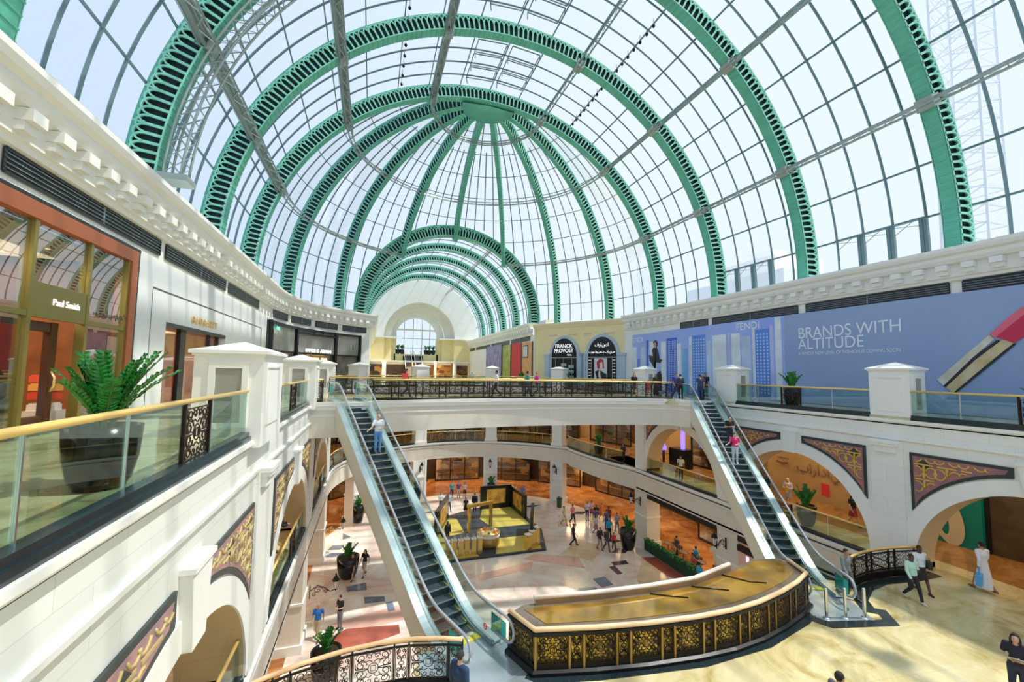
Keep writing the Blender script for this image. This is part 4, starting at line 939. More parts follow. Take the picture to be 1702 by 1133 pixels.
# ================================================================ ceilings, shops, lights of the galleries
cl = mat('gallery_ceiling', (.80, .70, .52), .6); dkwood = mat('dark_brown_cladding', (.075, .040, .018), .3, noise=.5, nscale=2); blackc = mat('black_recess', (.004, .004, .005), .5)
def slab(x0, y0, x1, y1, z, m=cl): mb = MB(); mb.box(x0, y0, z, x1, y1, z + .12); return struct(mb.build('ceiling', m))
for z in (-1.6, ZM - 1.7):
    slab(-13.5, -8, XL - 1.5 if z > -5 else XL, 36, z); slab(XR + 1.3 if z > -5 else XR, -8, 33, 36, z)
    mb = MB(); mb.prism([(-13.5, 36)] + [(XL, 36.2)] + arcpts(9.45, 36.2, 12.5, 180, 0, 30) + [(33, 36), (33, 60), (-13.5, 60)], lambda u, v, d: (u, v, d), z, z + .12); struct(mb.build('ceiling', cl))
for z, e in ((-1.75, 1.0), (ZM - 1.85, 1.5)):
    for x, y, sx_, sy_, w in ((25.5, 8.5, 2.5, 6, 260), (25.5, 17.5, 2.5, 6, 260), (25.5, 26.5, 2.5, 6, 300), (25.8, 36, 3, 6, 380), (24, 46, 4, 4, 420), (16, 53, 6, 3, 480), (7, 54.5, 6, 3, 520), (-3, 51, 5, 3, 420), (-7, 42, 3, 6, 300), (-7.5, 30, 2.5, 6, 260), (-7.5, 19, 2.5, 6, 220), (-7.5, 8, 2.5, 6, 160)):
        area('ceiling_downlights', (x, y, z), sx_, sy_, w * e * .55)
# back walls of middle and ground galleries
shopw = {}
def shopmat(name, c1, c2, glow, scale):
    m, t, b = nodes(name); g = t.nodes.new('ShaderNodeNewGeometry'); mp = t.nodes.new('ShaderNodeMapping'); mp.inputs['Scale'].default_value = (scale, scale, scale * 1.6); t.links.new(g.outputs['Position'], mp.inputs[0])
    v = t.nodes.new('ShaderNodeTexVoronoi'); v.distance = 'CHEBYCHEV'; v.inputs['Scale'].default_value = 1; t.links.new(mp.outputs[0], v.inputs[0])
    r = t.nodes.new('ShaderNodeValToRGB'); r.color_ramp.interpolation = 'CONSTANT'; e = r.color_ramp.elements; e[0].color = c4(c1); e[1].position = .35; e[1].color = c4(c2); k = e.new(.7); k.color = c4(glow); k2 = e.new(.85); k2.color = c4(c1)
    s = t.nodes.new('ShaderNodeSeparateXYZ'); t.links.new(v.outputs['Color'], s.inputs[0]); t.links.new(s.outputs[0], r.inputs[0]); t.links.new(r.outputs[0], b.inputs['Base Color']); b.inputs['Roughness'].default_value = .35
    return m
K['shop1'] = shopmat('stocked_shelves_warm', (.20, .08, .02), (.45, .20, .05), (.80, .50, .20), .9)
K['shop2'] = shopmat('stocked_shelves_dark', (.03, .02, .015), (.14, .06, .02), (.50, .25, .08), .8)
lampm = mat('warm_shop_lamp', (1, .62, .25), .5, emit=5)
def backwall(path, z0, z1, m, name='wall_back'): mb = MB(); mb.sweep(path, [(0, z0), (0, z1), (.3, z1), (.3, z0)], True); return struct(mb.build(name, m))
RB = arcpts(9.45, 36.2, 20.5, 180, 0, 24)
backwall([(-11.2, -8), (-11.2, 36)] + RB + [(30, 33), (30, -8)], ZG, ZM - 1.6, dkwood); backwall([(-11, -8), (-11, 36)] + arcpts(9.45, 36.2, 19.5, 180, 0, 24) + [(28.6, 33), (28.6, -8)], ZM, -1.5, mat('tan_shop_fascia', (.52, .34, .15), .5))
def shopfront(c, t_, w, z, h, kind, lab, grp):
    """glazed shop box facing the void: frame, lintel, glass, stocked back, lit shelves"""
    r = thing('shopfront', lab, 'shopfront', (c[0], c[1], z), atan2(t_[1], t_[0]), grp)
    mb = MB(); mb.box(-w / 2, 0, 0, w / 2, .12, h); mb.build('back_panel', kind, r)
    mb = MB(); mb.box(-w / 2 - .1, -.9, h - .5, w / 2 + .1, .1, h); mb.build('fascia', dkwood, r)
    mb = MB()
    for x in (-w / 2, -w / 6, w / 6, w / 2): mb.box(x - .06, -.9, 0, x + .06, -.8, h - .5)
    mb.box(-w / 2, -.92, 0, w / 2, -.8, .15); mb.build('frame', K['black'], r)
    mb = MB(); mb.box(-w / 2, -.86, .15, w / 2, -.85, h - .5); mb.build('glass', K['shopglass'], r)
    mb = MB()
    for i in range(3): mb.box(-w / 2 + .3, -.3, .7 + i * .75, w / 2 - .3, 0, .73 + i * .75)
    mb.build('shelves', mat('shelf_wood', (.45, .26, .10), .4) if 'shelf_wood' not in bpy.data.materials else bpy.data.materials['shelf_wood'], r)
    mb = MB()
    for i in range(4): mb.box(-w / 2 + .5 + i * (w - 1) / 4, -.5, h - .56, -w / 2 + .5 + i * (w - 1) / 4 + .35, -.3, h - .53)
    mb.build('spot_lamps', lampm, r)
i = 0
WORD = ['first', 'second', 'third', 'fourth', 'fifth', 'sixth', 'seventh', 'eighth']
for z, h, R_, g in ((ZG, 3.6, 19.9, 'ground floor shopfronts'), (ZM, 3.6, 18.9, 'middle gallery shopfronts')):
    for k, a in enumerate((165, 145, 125, 105, 85, 65, 45, 22)):
        c = (9.45 + R_ * cos(radians(a)), 36.2 + R_ * sin(radians(a))); t_ = (sin(radians(a)), -cos(radians(a)))
        shopfront(c, t_, 5.6, z, h, K['shop1'] if (k + (z < -8)) % 2 else K['shop2'], 'dim warm lit shopfront behind the %s ring, %s from the left' % ('ground' if z < -8 else 'middle', WORD[k]), g)
for k, y in enumerate((27.5, 20.5)): shopfront((28.2, y), (0, -1), 6, ZG, 3.6, K['shop2'], 'dim shopfront on the right of the ground floor, %s from the back' % WORD[k], 'ground floor shopfronts')
shopfront((28.2, 28.2), (0, -1), 6, ZM, 3.6, K['shop1'], 'warm shop with a blue lamp seen through the far right arch', 'middle gallery shopfronts')
# ---- middle level right side hoardings
tanb = mat('tan_hoarding', (.50, .33, .15), .5, noise=.12, nscale=1); tealb = mat('teal_hoarding', (.0, .22, .19), .35); brz = mat('brown_metal_doors', (.12, .085, .05), .35, .3, noise=.4, nscale=1.5)
hb = thing('hoarding', 'tan hoarding with faint relief writing inside the middle right arch', 'hoarding', (27.4, 17.8, ZM)); mb = MB(); mb.box(0, -2.6, 0, .2, 5.8, 4.4); mb.build('board', tanb, hb)
text('بارادايس', .85, mat('relief_letters', (.27, .17, .08), .5), hb, 'lettering', .03, frame_m((-.04, 3.6, 1.7), (0, -1, 0), (0, 0, 1)))
mb = MB(); mb.box(-.05, 4.2, 2.3, 0, 5.0, 2.36); mb.lathe([(0, .0), (.35, .02), (.4, .1)], 14, (-.05, 4.6, 2.0)); mb.build('emblem', bpy.data.materials['relief_letters'], hb)
mb = MB(); mb.box(-.03, 1.5, .5, 0, 2.0, 1.25); mb.build('red_poster', mat('red_print', (.65, .05, .06), .4), hb)
hb = thing('hoarding', 'dark teal hoarding with a pale ring stroke inside the nearest right arch', 'hoarding', (27.0, 13.35, ZM)); mb = MB(); mb.box(0, -1.2, 0, .2, 1.3, 4.4); mb.build('board', tealb, hb)
mb = MB(); ringo = [(0, .06 + .62 * cos(t) + .18 * sin(t), 1.15 + 1.2 * sin(t)) for t in [2 * pi * i / 40 for i in range(40)]]
inn = [(0, .22 + .20 * cos(t) + .10 * sin(t), 1.12 + .72 * sin(t)) for t in [2 * pi * i / 40 for i in range(40)]]
mb.add([(-.03, p[1], p[2]) for p in ringo] + [(-.03, p[1], p[2]) for p in inn], [(i, (i + 1) % 40, 40 + (i + 1) % 40, 40 + i) for i in range(40)]); mb.build('ring_stroke', mat('pale_stroke', (.66, .56, .38), .5), hb)
hb = thing('hoarding', 'teal hoarding with a pale swoosh at the right of the middle right arch', 'hoarding', (26.6, 15.3, ZM)); mb = MB(); mb.box(.5, -.3, 0, .7, .0, 4.4); mb.box(.4, -.2, 0, .5, 1.9, 4.3); mb.build('board', tealb, hb)
mb = MB(); mb.tube([(.38, 1.8, 3.4), (.38, 1.2, 3.0), (.38, .6, 2.2), (.38, .2, 1.2)], .14, 4); mb.build('swoosh', mat('grey_stroke', (.30, .42, .40), .5), hb)
dp = thing('panelled_doors', 'tall brown metal panels with a black gap behind the man in white', 'door', (27.3, 10.0, ZM)); mb = MB(); mb.box(0, -.2, 0, .15, 2.0, 4.4); mb.build('brown_panel', brz, dp); mb = MB(); mb.box(-.1, 2.0, 0, .1, 2.45, 4.4); mb.box(-.1, -1.4, 0, .1, -.2, 4.4); mb.build('black_gap', blackc, dp); mb = MB(); mb.box(0, -5, 0, .15, -1.4, 4.4); mb.build('brown_panel', brz, dp)
# ================================================================ top level, left shops
cop = mat('copper_frame', (.52, .15, .06), .35, .4); brs = mat('olive_brass', (.30, .25, .07), .3, .6); inter = mat('walnut_interior', (.26, .09, .03), .4, noise=.4, nscale=1.2); wht = mat('white_sign_letters', (.95, .95, .95), .4, emit=.6)
# rebuild the left wall with openings
for o in list(bpy.data.objects):
    if o.name == 'wall_left' and o.parent is None: bpy.data.objects.remove(o)
def wbox(x0, y0, z0, x1, y1, z1, m=None, nm='wall_left'): mb = MB(); mb.box(x0, y0, z0, x1, y1, z1); return struct(mb.build(nm, m or K['plain']))
facade = stone('white_marble_cladding', (.84, .87, .88), 2.4, 1.6, .93)
wbox(WL - .5, -8, 5.4, WL, 35.6, 6.22); wbox(WL - .5, 16.95, 0, WL, 19.24, 5.4, facade); wbox(WL - .5, 19.24, 3.36, WL, 26.14, 5.4, facade); wbox(WL - .5, 26.14, 0, WL, 35.2, 5.4, facade)
mb = MB(); mb.sweep(wallarc(180, 124.8, 20), [(0, 5.3), (0, 6.22), (.5, 6.22), (.5, 5.3)], True); struct(mb.build('wall_left', K['plain']))
mb = MB(); mb.sweep([wallarc(129, 124.8, 1)[0]] + [wallarc(129, 124.8, 1)[1], (-.3, 49.6), (-.3, 85)], [(0, 0), (0, 6.22), (.5, 6.22), (.5, 0)], True); struct(mb.build('wall_left', K['plain']))
mb = MB(); mb.box(WL - .5, 16.85, 0, WL + .03, 17.0, 5.45); mb.box(WL - .05, -8, 5.40, WL + .04, 17, 5.50); mb.build('trim_8', K['black']); struct(bpy.data.objects['trim_8'])
ps = thing('shopfront', 'copper framed glass shopfront with brass mullions at the left edge', 'shopfront', (WL, 0, 0), 0, 'left top level shopfronts')
mb = MB(); mb.box(-.35, -8, 5.02, .06, 16.85, 5.40); mb.box(-.35, 16.5, 0, .06, 16.85, 5.02); mb.build('copper_frame', cop, ps)
mb = MB()
for y in (4.2, 6.3, 8.4, 10.4, 12.5, 14.55, 16.44): mb.box(-.2, y - .06, 0, .02, y + .06, 5.02)
mb.box(-.19, -8, .08, .012, 16.5, .2); mb.box(-.15, 4, 2.78, .012, 12.5, 2.9); mb.box(-.15, 14.55, 2.78, .012, 16.5, 2.9); mb.box(-.15, 12.5, 3.5, .012, 14.55, 3.6); mb.build('brass_mullions', brs, ps)
mb = MB(); mb.box(-.1, 12.56, 2.78, .01, 14.49, 3.5); q = mb.build('sign_band', brs, ps)
text('Paul Smith', .24, wht, ps, 'sign_lettering', .01, frame_m((.025, 13.2, 3.12), (0, 1, 0), (0, 0, 1)))
text('بول سميث', .26, mat('dark_sign_letters', (.03, .03, .03), .4), ps, 'arabic_lettering', .005, frame_m((.03, 14.9, 3.1), (0, 1, 0), (0, 0, 1)))
mb = MB(); mb.box(-.06, -8, .2, -.05, 12.44, 5.0); mb.box(-.06, 14.6, .2, -.05, 16.4, 5.0); mb.box(-.06, 12.56, 3.6, -.05, 14.49, 5.0); mb.build('glass', K['shopglass'], ps)
mb = MB(); mb.box(-.5, 12.56, .15, -.35, 12.85, 2.75); mb.box(-.5, 13.9, .15, -.35, 14.15, 2.75); mb.box(-.49, 12.57, 2.5, -.36, 14.14, 2.74); mb.box(-.49, 12.57, .16, -.36, 14.14, .4); dd = mb.build('door', mat('dark_timber_door', (.07, .025, .012), .3), ps)
mb = MB(); mb.tube([(-.3, 13.95, 1.0), (-.2, 13.9, 1.15), (-.2, 13.9, 1.35), (-.3, 13.95, 1.5)], .025, 8); mb.build('door_handle', K['brass'], dd)
mb = MB(); mb.box(-6, -8, -.1, -.1, 16.8, .08); mb.build('shop_floor', K['upfloor'], ps); mb = MB(); mb.box(-6, -8, 0, -5.8, 16.8, 5.4); mb.box(-6, 16.6, 0, -.4, 16.8, 5.4); mb.build('interior_wall', inter, ps); mb = MB(); mb.box(-6, -8, 4.9, -.35, 16.6, 5.0); mb.build('interior_ceiling', mat('cream_ceiling', (.72, .60, .48), .6), ps)
mb = MB()
for z in (.9, 1.4, 1.9, 2.4, 2.9): mb.box(-5.8, 2, z, -5.4, 16.4, z + .05)
mb.build('shelving', mat('oak_shelving', (.45, .20, .07), .4), ps)
area('shop_downlights', (WL - 3, 12, 4.8), 3, 8, 420, (1, .75, .5)); area('shop_downlights', (WL - 3, 4, 4.8), 3, 6, 200, (1, .75, .5))
area('shop_downlights', (WL - 3, 22.5, 3.3), 3, 5, 420, (1, .62, .32))
# goods inside the first shop
gcol = [(.5, .08, .05), (.7, .3, .08), (.1, .1, .2), (.8, .7, .5), (.25, .1, .05)]
for k in range(22):
    y = 9.2 + (k % 11) * .66; z = (.95, 1.45, 1.95)[k // 11]
    m = mat('folded_goods', gcol[k % 5], .7); o = MB(); o.box(-.2, -.17, 0, .2, .17, .16); o.box(-.18, -.15, .16, .18, .15, .26); q = o.build('folded_garment', m, None, (WL - 5.6, y, z)); tag(q, 'folded garments stacked on the back shelves of the copper framed shop', 'clothing', 'folded garments on shelves')
mn = thing('suit_form', 'dark jacket on a tailor form behind the shop door', 'mannequin', (WL - 1.3, 13.75, .08)); mb = MB(); mb.lathe([(.0, 1.78), (.06, 1.74), (.08, 1.62), (.23, 1.52), (.24, 1.3), (.19, 1.1), (.24, .85), (.22, .8), (0, .8)], 16); mb.build('jacket', mat('navy_cloth', (.015, .015, .04), .8), mn); mb = MB(); mb.tube([(0, 0, 0), (0, 0, .8)], .025, 8); mb.lathe([(.18, 0), (.16, .03), (0, .04)], 12); mb.build('stand', K['chrome'], mn)
mb = MB(); mb.box(-.2, -.3, 0, .2, .3, 1.15); o = mb.build('display_plinth', mat('white_plinth', (.60, .68, .85), .4), None, (WL - .95, 13.55, .08)); tag(o, 'pale blue white display plinth just inside the shop door', 'plinth')
for k, (c, z) in enumerate((((.75, .08, .04), .75), ((.9, .45, .1), .98), ((.8, .1, .06), 1.2), ((.85, .8, .75), .45))):
    mb = MB(); mb.box(-.25, -.22, 0, .25, .22, .16); mb.box(-.22, -.2, .16, .22, .2, .2); o = mb.build('folded_garment', mat('bright_goods', c, .7), None, (WL - .9, 14.9, z)); tag(o, ['red', 'orange', 'upper red', 'white'][k] + ' folded garment in the window stack beside the plant', 'clothing', None)
mb = MB(); mb.box(-.3, -.3, 0, .3, .3, .45); o = mb.build('display_table', mat('pale_table', (.7, .66, .6), .4), None, (WL - .9, 14.9, 0)); tag(o, 'small pale table under the red garments in the shop window', 'table')
for k in range(6):
    t = thing('ceiling_spot', 'small warm spotlight on the ceiling of the copper framed shop', 'spotlight', (WL - 1.2 - (k % 2) * 1.5, 11.6 + k * .85, 4.9), 0, 'shop ceiling spots'); mb = MB(); mb.lathe([(0, -.02), (.06, -.02), (.07, 0)], 10); mb.build('lens', lampm, t); mb = MB(); mb.lathe([(.07, -.03), (.1, 0)], 10); mb.build('rim', K['chrome'], t)
# white marble facade shop
bs = thing('shopfront', 'white marble shopfront with a glowing orange doorway', 'shopfront', (WL, 19.24, 0), 0, 'left top level shopfronts')
mb = MB(); mb.box(-.45, .0, 0, -.3, .12, 3.36); mb.box(-.45, 6.78, 0, -.3, 6.9, 3.36); mb.box(-.45, 0, 3.2, -.0, 6.9, 3.36); mb.box(-.45, 2.2, 0, -.3, 2.75, 3.3); mb.box(-.45, 5.6, 0, -.3, 5.75, 3.3); mb.build('dark_frame', K['black'], bs)
mb = MB(); mb.box(-.40, .12, .1, -.39, 2.2, 3.2); mb.box(-.40, 2.75, .1, -.39, 6.78, 3.2); mb.build('glass', K['shopglass'], bs)
mb = MB(); mb.box(-.45, -.16, 0, -.1, 0, 3.3); mb.build('brass_jamb', K['brass'], bs)
orng = mat('orange_lit_wall', (.75, .26, .05), .5, noise=.3, nscale=1); mb = MB(); mb.box(-5, -2, 0, -4.8, 9, 4); mb.box(-5, -2.2, 0, -.5, -2, 4); mb.box(-5, 9, 0, -.5, 9.2, 4); mb.build('interior_wall', orng, bs); mb = MB(); mb.box(-5, -2, 3.4, -.45, 9, 3.5); mb.build('interior_ceiling', orng, bs); mb = MB(); mb.box(-5, -2, -.05, -.3, 9, .02); mb.build('shop_floor', K['groundin'], bs)
mb = MB()
for z in (.9, 1.5, 2.1): mb.box(-2.9, .4, z, -2.4, 5.6, z + .06)
for y in (.4, 2.1, 3.9, 5.6): mb.box(-2.9, y - .03, 0, -2.4, y + .03, 2.7)
mb.build('shelving', mat('dark_shelving', (.12, .04, .015), .35), bs)
for k in range(24):
    y = 19.9 + (k % 8) * .62; z = (.96, 1.56, 2.16)[k // 8]; m = mat('bag_leather', [(.8, .08, .03), (.85, .4, .08), (.6, .2, .05), (.9, .15, .1)][k % 4], .5)
    t = thing('handbag', 'red or tan handbag on the lit shelves behind the orange doorway', 'handbag', (WL - 2.6, y, z), 0, 'handbags on the shelves'); mb = MB(); mb.add([(-.1, -.18, 0), (.1, -.18, 0), (.1, .18, 0), (-.1, .18, 0), (-.05, -.14, .26), (.05, -.14, .26), (.05, .14, .26), (-.05, .14, .26)], [(0, 3, 2, 1), (4, 5, 6, 7), (0, 1, 5, 4), (1, 2, 6, 5), (2, 3, 7, 6), (3, 0, 4, 7)]); mb.build('bag', m, t)
    mb = MB(); mb.tube([(0, -.09, .25), (0, -.07, .36), (0, .07, .36), (0, .09, .25)], .012, 5); mb.build('strap', m, t)
text('BURBERRY', .48, K['brass'], bs, 'sign_lettering', .02, frame_m((.03, 2.3, 3.55), (0, 1, 0), (0, 0, 1)), sp=1.5)
mb = MB(); mb.box(-.01, -1.2, 4.44, .012, 14.4, 4.49); mb.box(-.01, 14.36, 0, .012, 14.45, 4.49); mb.box(-.01, -1.2, 4.49, .004, -1.16, 0.1); mb.build('groove_shade_strip', mat('painted_groove_shade', (.10, .09, .09), .6), bs)  # thin dark strip painted as the groove's shade, nothing is recessed
mb = MB(); mb.box(-.02, -2.3, 0, .05, 15.8, .16); mb.build('plinth', mat('blue_grey_plinth', (.12, .14, .20), .3), bs)
# black fluted shop on the curve
es = thing('shopfront', 'black framed fluted glass shopfront on the curved left wall', 'shopfront', (9.2, 35.6, 0), 0, 'left top level shopfronts')
def cp_(a, rr, z): return (rr * cos(radians(a)), rr * sin(radians(a)), z)
def carc(mb, a0, a1, r0, r1, z0, z1, n=None):
    n = n or max(2, int(abs(a1 - a0) / 2.5)); vs = []
    for i in range(n + 1):
        a = a0 + (a1 - a0) * i / n; vs += [cp_(a, r0, z0), cp_(a, r1, z0), cp_(a, r1, z1), cp_(a, r0, z1)]
    mb.add(vs, [(i * 4 + k, i * 4 + (k + 1) % 4, i * 4 + 4 + (k + 1) % 4, i * 4 + 4 + k) for i in range(n) for k in range(4)] + [(0, 1, 2, 3), (n * 4 + 3, n * 4 + 2, n * 4 + 1, n * 4)])
mb = MB(); carc(mb, 180, 129, 16.35, 16.6, 5.1, 5.32); carc(mb, 178, 129, 16.4, 16.6, 3.0, 3.12)
for a in (179.6, 161, 141, 130): carc(mb, a, a - .9, 16.3, 16.6, 0, 5.2)
carc(mb, 160.5, 141, 16.3, 16.5, 4.78, 4.95); mb.build('black_frame', K['black'], es)
flu = mat('fluted_grey_glass', (.50, .50, .44), .3, .1); mb = MB(); carc(mb, 180, 129, 16.75, 16.85, 0, 5.3); mb.build('back_panel', mat('smoky_interior', (.28, .25, .22), .4, noise=.5, nscale=1), es)
mb = MB(); a = 179
while a > 130:
    if not 142 < a < 160 or True: 
        p = Vector(cp_(a, 16.55, 3.1)); mb.tube([p, p + Vector((0, 0, 2.0))], .045, 5, smooth=False)
    a -= .55
mb.build('fluting', flu, es)
mb = MB(); carc(mb, 158, 143, 16.5, 16.52, .2, 2.9); mb.build('glass', K['shopglass'], es)
mb = MB()
for k, a in enumerate((158, 154, 150, 146)): mb.ob(cp_(a - 1, 16.6, 2.5), (-sin(radians(a)) * .35, cos(radians(a)) * .35, 0), (0, 0, .22), (.03, .03, 0))
mb.build('lit_boxes', lampm, es)
tx = 'EMPORIO ARMANI'; lm = mat('lit_white_letters', (1, .97, .97), .4, emit=1.2)
for i, ch in enumerate(tx):
    if ch == ' ': continue
    a = 156.6 - i * .98; u = (sin(radians(a)), -cos(radians(a)), 0); 
    text(ch, .42, lm, es, 'sign_letter', .03, frame_m(cp_(a, 16.2, 3.2), (sin(radians(a)), -cos(radians(a)), 0), (0, 0, 1)))
area('shop_downlights', (9.2 + 17.3 * cos(radians(150)), 35.6 + 17.3 * sin(radians(150)), 3.0), 3, 2, 60)
# ================================================================ right wall prints
def board(name, lab, y0, y1, z0, z1, m): o = thing(name, lab, 'hoarding', (WR - .03, 0, 0)); mb = MB(); mb.box(-.06, y0, z0, 0, y1, z1); mb.build('board', m, o); return o
bl = {}
def pm(name, c, r_=.4, c2=None): return mat(name, c, r_, col2=c2, noise=.2, nscale=.8)
b1 = board('picture_hoarding', 'large grey blue hoarding with white writing and a lipstick picture', 2.5, 20.7, .02, 5.66, mat('blue_grey_print', (.27, .35, .62), .35, col2=(.31, .42, .66), nscale=.12, noise=.2))
b2 = board('picture_hoarding', 'bright blue hoarding of pale towers and patterned columns', 20.7, 38.2, .02, 5.66, mat('sky_blue_print', (.30, .42, .90), .35, col2=(.38, .50, .92), nscale=.3, noise=.2))
X0 = -.075
def tr(s, size, y, z, par, m, sx=1, nm='lettering'): text(s, size, m, par, nm, .004, frame_m((X0, y, z), (0, -1, 0), (0, 0, 1)), sx=sx)
wp = mat('white_print', (.82, .87, .97), .4)
tr('BRANDS WITH', .97, 19.75, 4.06, b1, wp, .86); tr('ALTITUDE', .97, 19.75, 3.36, b1, wp, .86); tr('A WHOLE NEW LEVEL OF FASHION IS COMING SOON', .27, 19.75, 3.02, b1, wp, .83)
tr('FENDI', .74, 24.55, 5.0, b2, wp); tr('FENDI', .74, 38.0, 4.85, b2, wp)
def fq(par, nm, pts, m, d=.012): mb = MB(); mb.prism(pts, lambda u, v, dd: (-.06 - dd, u, v), 0, d); return mb.build(nm, m, par)
# strips of the tower picture: (y0, y1, top, colour)
pal = dict(w=(.80, .86, .95), l=(.55, .70, .95), m=(.10, .27, .80), d=(.04, .14, .62), v=(.55, .58, .92), c=(.20, .50, .88))
strips = [(20.9, 21.35, 5.6, 'w'), (21.5, 21.75, 5.1, 'v'), (21.8, 22.9, 4.9, 'm'), (22.95, 23.15, 5, 'w'), (23.3, 24.1, 4.5, 'l'), (24.2, 25.0, 4.8, 'w'), (25.1, 25.35, 4.9, 'v'), (25.5, 26.9, 4.8, 'w'), (27.0, 27.5, 4.4, 'l'), (27.64, 29.1, 4.95, 'm'), (29.2, 29.5, 4.9, 'w'), (29.7, 30.3, 3.9, 'c'), (30.5, 31.0, 4.4, 'w'), (31.02, 32.4, 4.95, 'd'), (32.5, 33.2, 4.7, 'w'), (33.9, 34.9, 4.8, 'w'), (35.1, 35.4, 5, 'd'), (35.6, 36.3, 4.4, 'l'), (36.5, 36.9, 3.2, 'm'), (37.0, 37.9, 4.4, 'w')]
for y0, y1, zt, c in strips:
    nm = 'print_' + c; m = bpy.data.materials.get(nm) or pm(nm, pal[c], .4, tuple(x * .8 for x in pal[c])); fq(b2, 'tower_strip', [(y0, .1), (y1, .1), (y1, zt), (y0, zt)], m)
pt = mat('pattern_white', (.45, .60, .95), .4)
for (y0, y1, zt, k) in ((21.8, 22.9, 4.9, .3), (27.64, 29.1, 4.95, .32), (31.02, 32.4, 4.95, .22)):
    mb = MB(); z = .5
    while z < zt - .3:
        y = y0 + .15
        while y < y1 - .1:
            mb.add([(-.075, y - k * .3, z), (-.075, y, z + k * .3), (-.075, y + k * .3, z), (-.075, y, z - k * .3)], [(0, 1, 2, 3)]); y += k * .9
        z += k * .75
    mb.build('column_pattern', pt, b2)
fk = mat('print_black', (.02, .02, .03), .5); fs_ = mat('print_skin', (.55, .33, .24), .5)
mb = MB(); X1 = -.075
_pd = [0]
def poly(par, nm, pts, m): _pd[0] += .004; e_ = _pd[0]; mb = MB(); mb.prism(pts, lambda u, v, dd: (-.07 - e_ - dd, u, v), 0, .012); return mb.build(nm, m, par)
poly(b2, 'printed_figure', [(34.2, 1.9), (34.0, 2.0), (34.9, 3.0), (35.0, 3.5), (34.4, 3.4), (34.5, 4.0), (34.2, 4.3), (34.35, 4.75), (33.9, 4.95), (33.65, 4.6), (33.8, 4.2), (33.6, 3.9), (33.4, 3.1), (33.0, 3.0), (33.3, 2.7), (33.9, 2.8)], fk)
poly(b2, 'printed_face', [(34.15, 4.2), (34.25, 4.6), (34.0, 4.75), (33.85, 4.5), (33.95, 4.15)], fs_)
poly(b2, 'printed_figure', [(33.1, .1), (33.9, .1), (34.0, 1.2), (33.7, 1.8), (33.3, 2.0), (33.1, 1.6)], fk)
# lipstick print
lg = mat('print_pale_gold', (.62, .56, .42), .4, col2=(.75, .74, .66), nscale=1.5, noise=.3); lo = mat('print_gold', (.55, .38, .16), .4, col2=(.72, .62, .38), nscale=1.3, noise=.3); lr = mat('print_lipstick_red', (.62, .02, .08), .35)
poly(b1, 'lipstick_case', [(12.85, 1.62), (12.6, 1.32), (11.55, 2.62), (10.80, 3.42), (10.95, 3.62), (11.75, 2.80)], lg)
poly(b1, 'lipstick_case', [(12.55, 1.28), (12.28, 1.02), (11.15, 2.22), (10.22, 3.20), (10.5, 3.42), (11.5, 2.55)], lo)
poly(b1, 'lipstick_line', [(12.63, 1.33), (12.55, 1.25), (11.48, 2.5), (10.62, 3.32), (10.7, 3.4), (11.55, 2.62)], fk)
poly(b1, 'lipstick_edge', [(12.32, .98), (12.26, .94), (11.1, 2.16), (10.16, 3.16), (10.22, 3.22), (11.16, 2.24)], fk)
poly(b1, 'lipstick_colour', [(10.95, 3.62), (10.22, 3.22), (9.15, 4.0), (8.95, 4.6), (9.6, 4.85), (10.2, 4.45)], lr)
poly(b1, 'lipstick_colour_shade', [(10.95, 3.62), (10.75, 3.5), (9.5, 4.75), (9.7, 4.85), (10.2, 4.45)], mat('print_red_light', (.80, .15, .22), .35))
# ================================================================ yellow wall with two arched shopfronts
ya = Vector((25.3, 38.5)); yb = Vector((19, 48.6)); yt = (yb - ya).normalized(); yn = Vector((-yt.y, yt.x)) * 1.0
yw = thing('shopfront', 'pair of black arched shopfronts with white signs in the yellow wall', 'shopfront', (ya.x, ya.y, 0), atan2(yt.y, yt.x))
# local: x along the wall going away (left in the picture), +y towards the hall
bluest = stone('blue_grey_stone', (.50, .60, .72), 1.2, .8, .88)
def yq(nm, pts, m, d0, d1): mb = MB(); mb.prism(pts, lambda u, v, dd: (u, dd, v), d0, d1); return mb.build(nm, m, yw)
def archpts(c, w, zs, rise, z0=0, n=16): return [(c - w, z0)] + [(c - w * cos(pi * i / n), zs + rise * sin(pi * i / n)) for i in range(n + 1)] + [(c + w, z0)]
for c in (2.6, 7.5):
    yq('arch_surround', archpts(c, 2.05, 3.75, 2.2), bluest, .0, .12); yq('arch_recess', archpts(c, 1.7, 3.6, 2.05), K['black'], .12, .14)
    for dx in (-2.35, 2.35): mb = MB(); mb.box(c + dx - .35, .0, 0, c + dx + .35, .22, 3.6); mb.box(c + dx - .45, 0, 3.6, c + dx + .45, .3, 3.85); mb.box(c + dx - .42, 0, 0, c + dx + .42, .28, .3); mb.build('pilaster', bluest, yw)
    mb = MB()
    for dx in (-1.1, 0, 1.1) if c > 5 else (-1.25, 1.25): mb.box(c + dx - .03, .14, .2, c + dx + .03, .2, 3.4)
    mb.box(c - 1.7, .14, 3.35, c + 1.7, .2, 3.45); mb.build('shop_mullions', K['steell'], yw)
def yt_(s, size, c, z, m, nm='sign_lettering'): text(s, size, m, yw, nm, .02, frame_m((c, .2, z), (-1, 0, 0), (0, 0, 1)), align='CENTER')
yt_('FRANCK', .60, 7.5, 4.55, wht); yt_('PROVOST', .60, 7.5, 4.0, wht); yt_('Paris', .30, 6.7, 3.62, wht); yt_('فرانك', .55, 2.6, 4.6, wht); yt_('بروفوست باريس', .34, 2.6, 3.9, wht)
yq('window_poster', [(1.95, .5), (3.5, .5), (3.5, 3.3), (1.95, 3.3)], mat('poster_pale', (.72, .74, .80), .4), .21, .22)
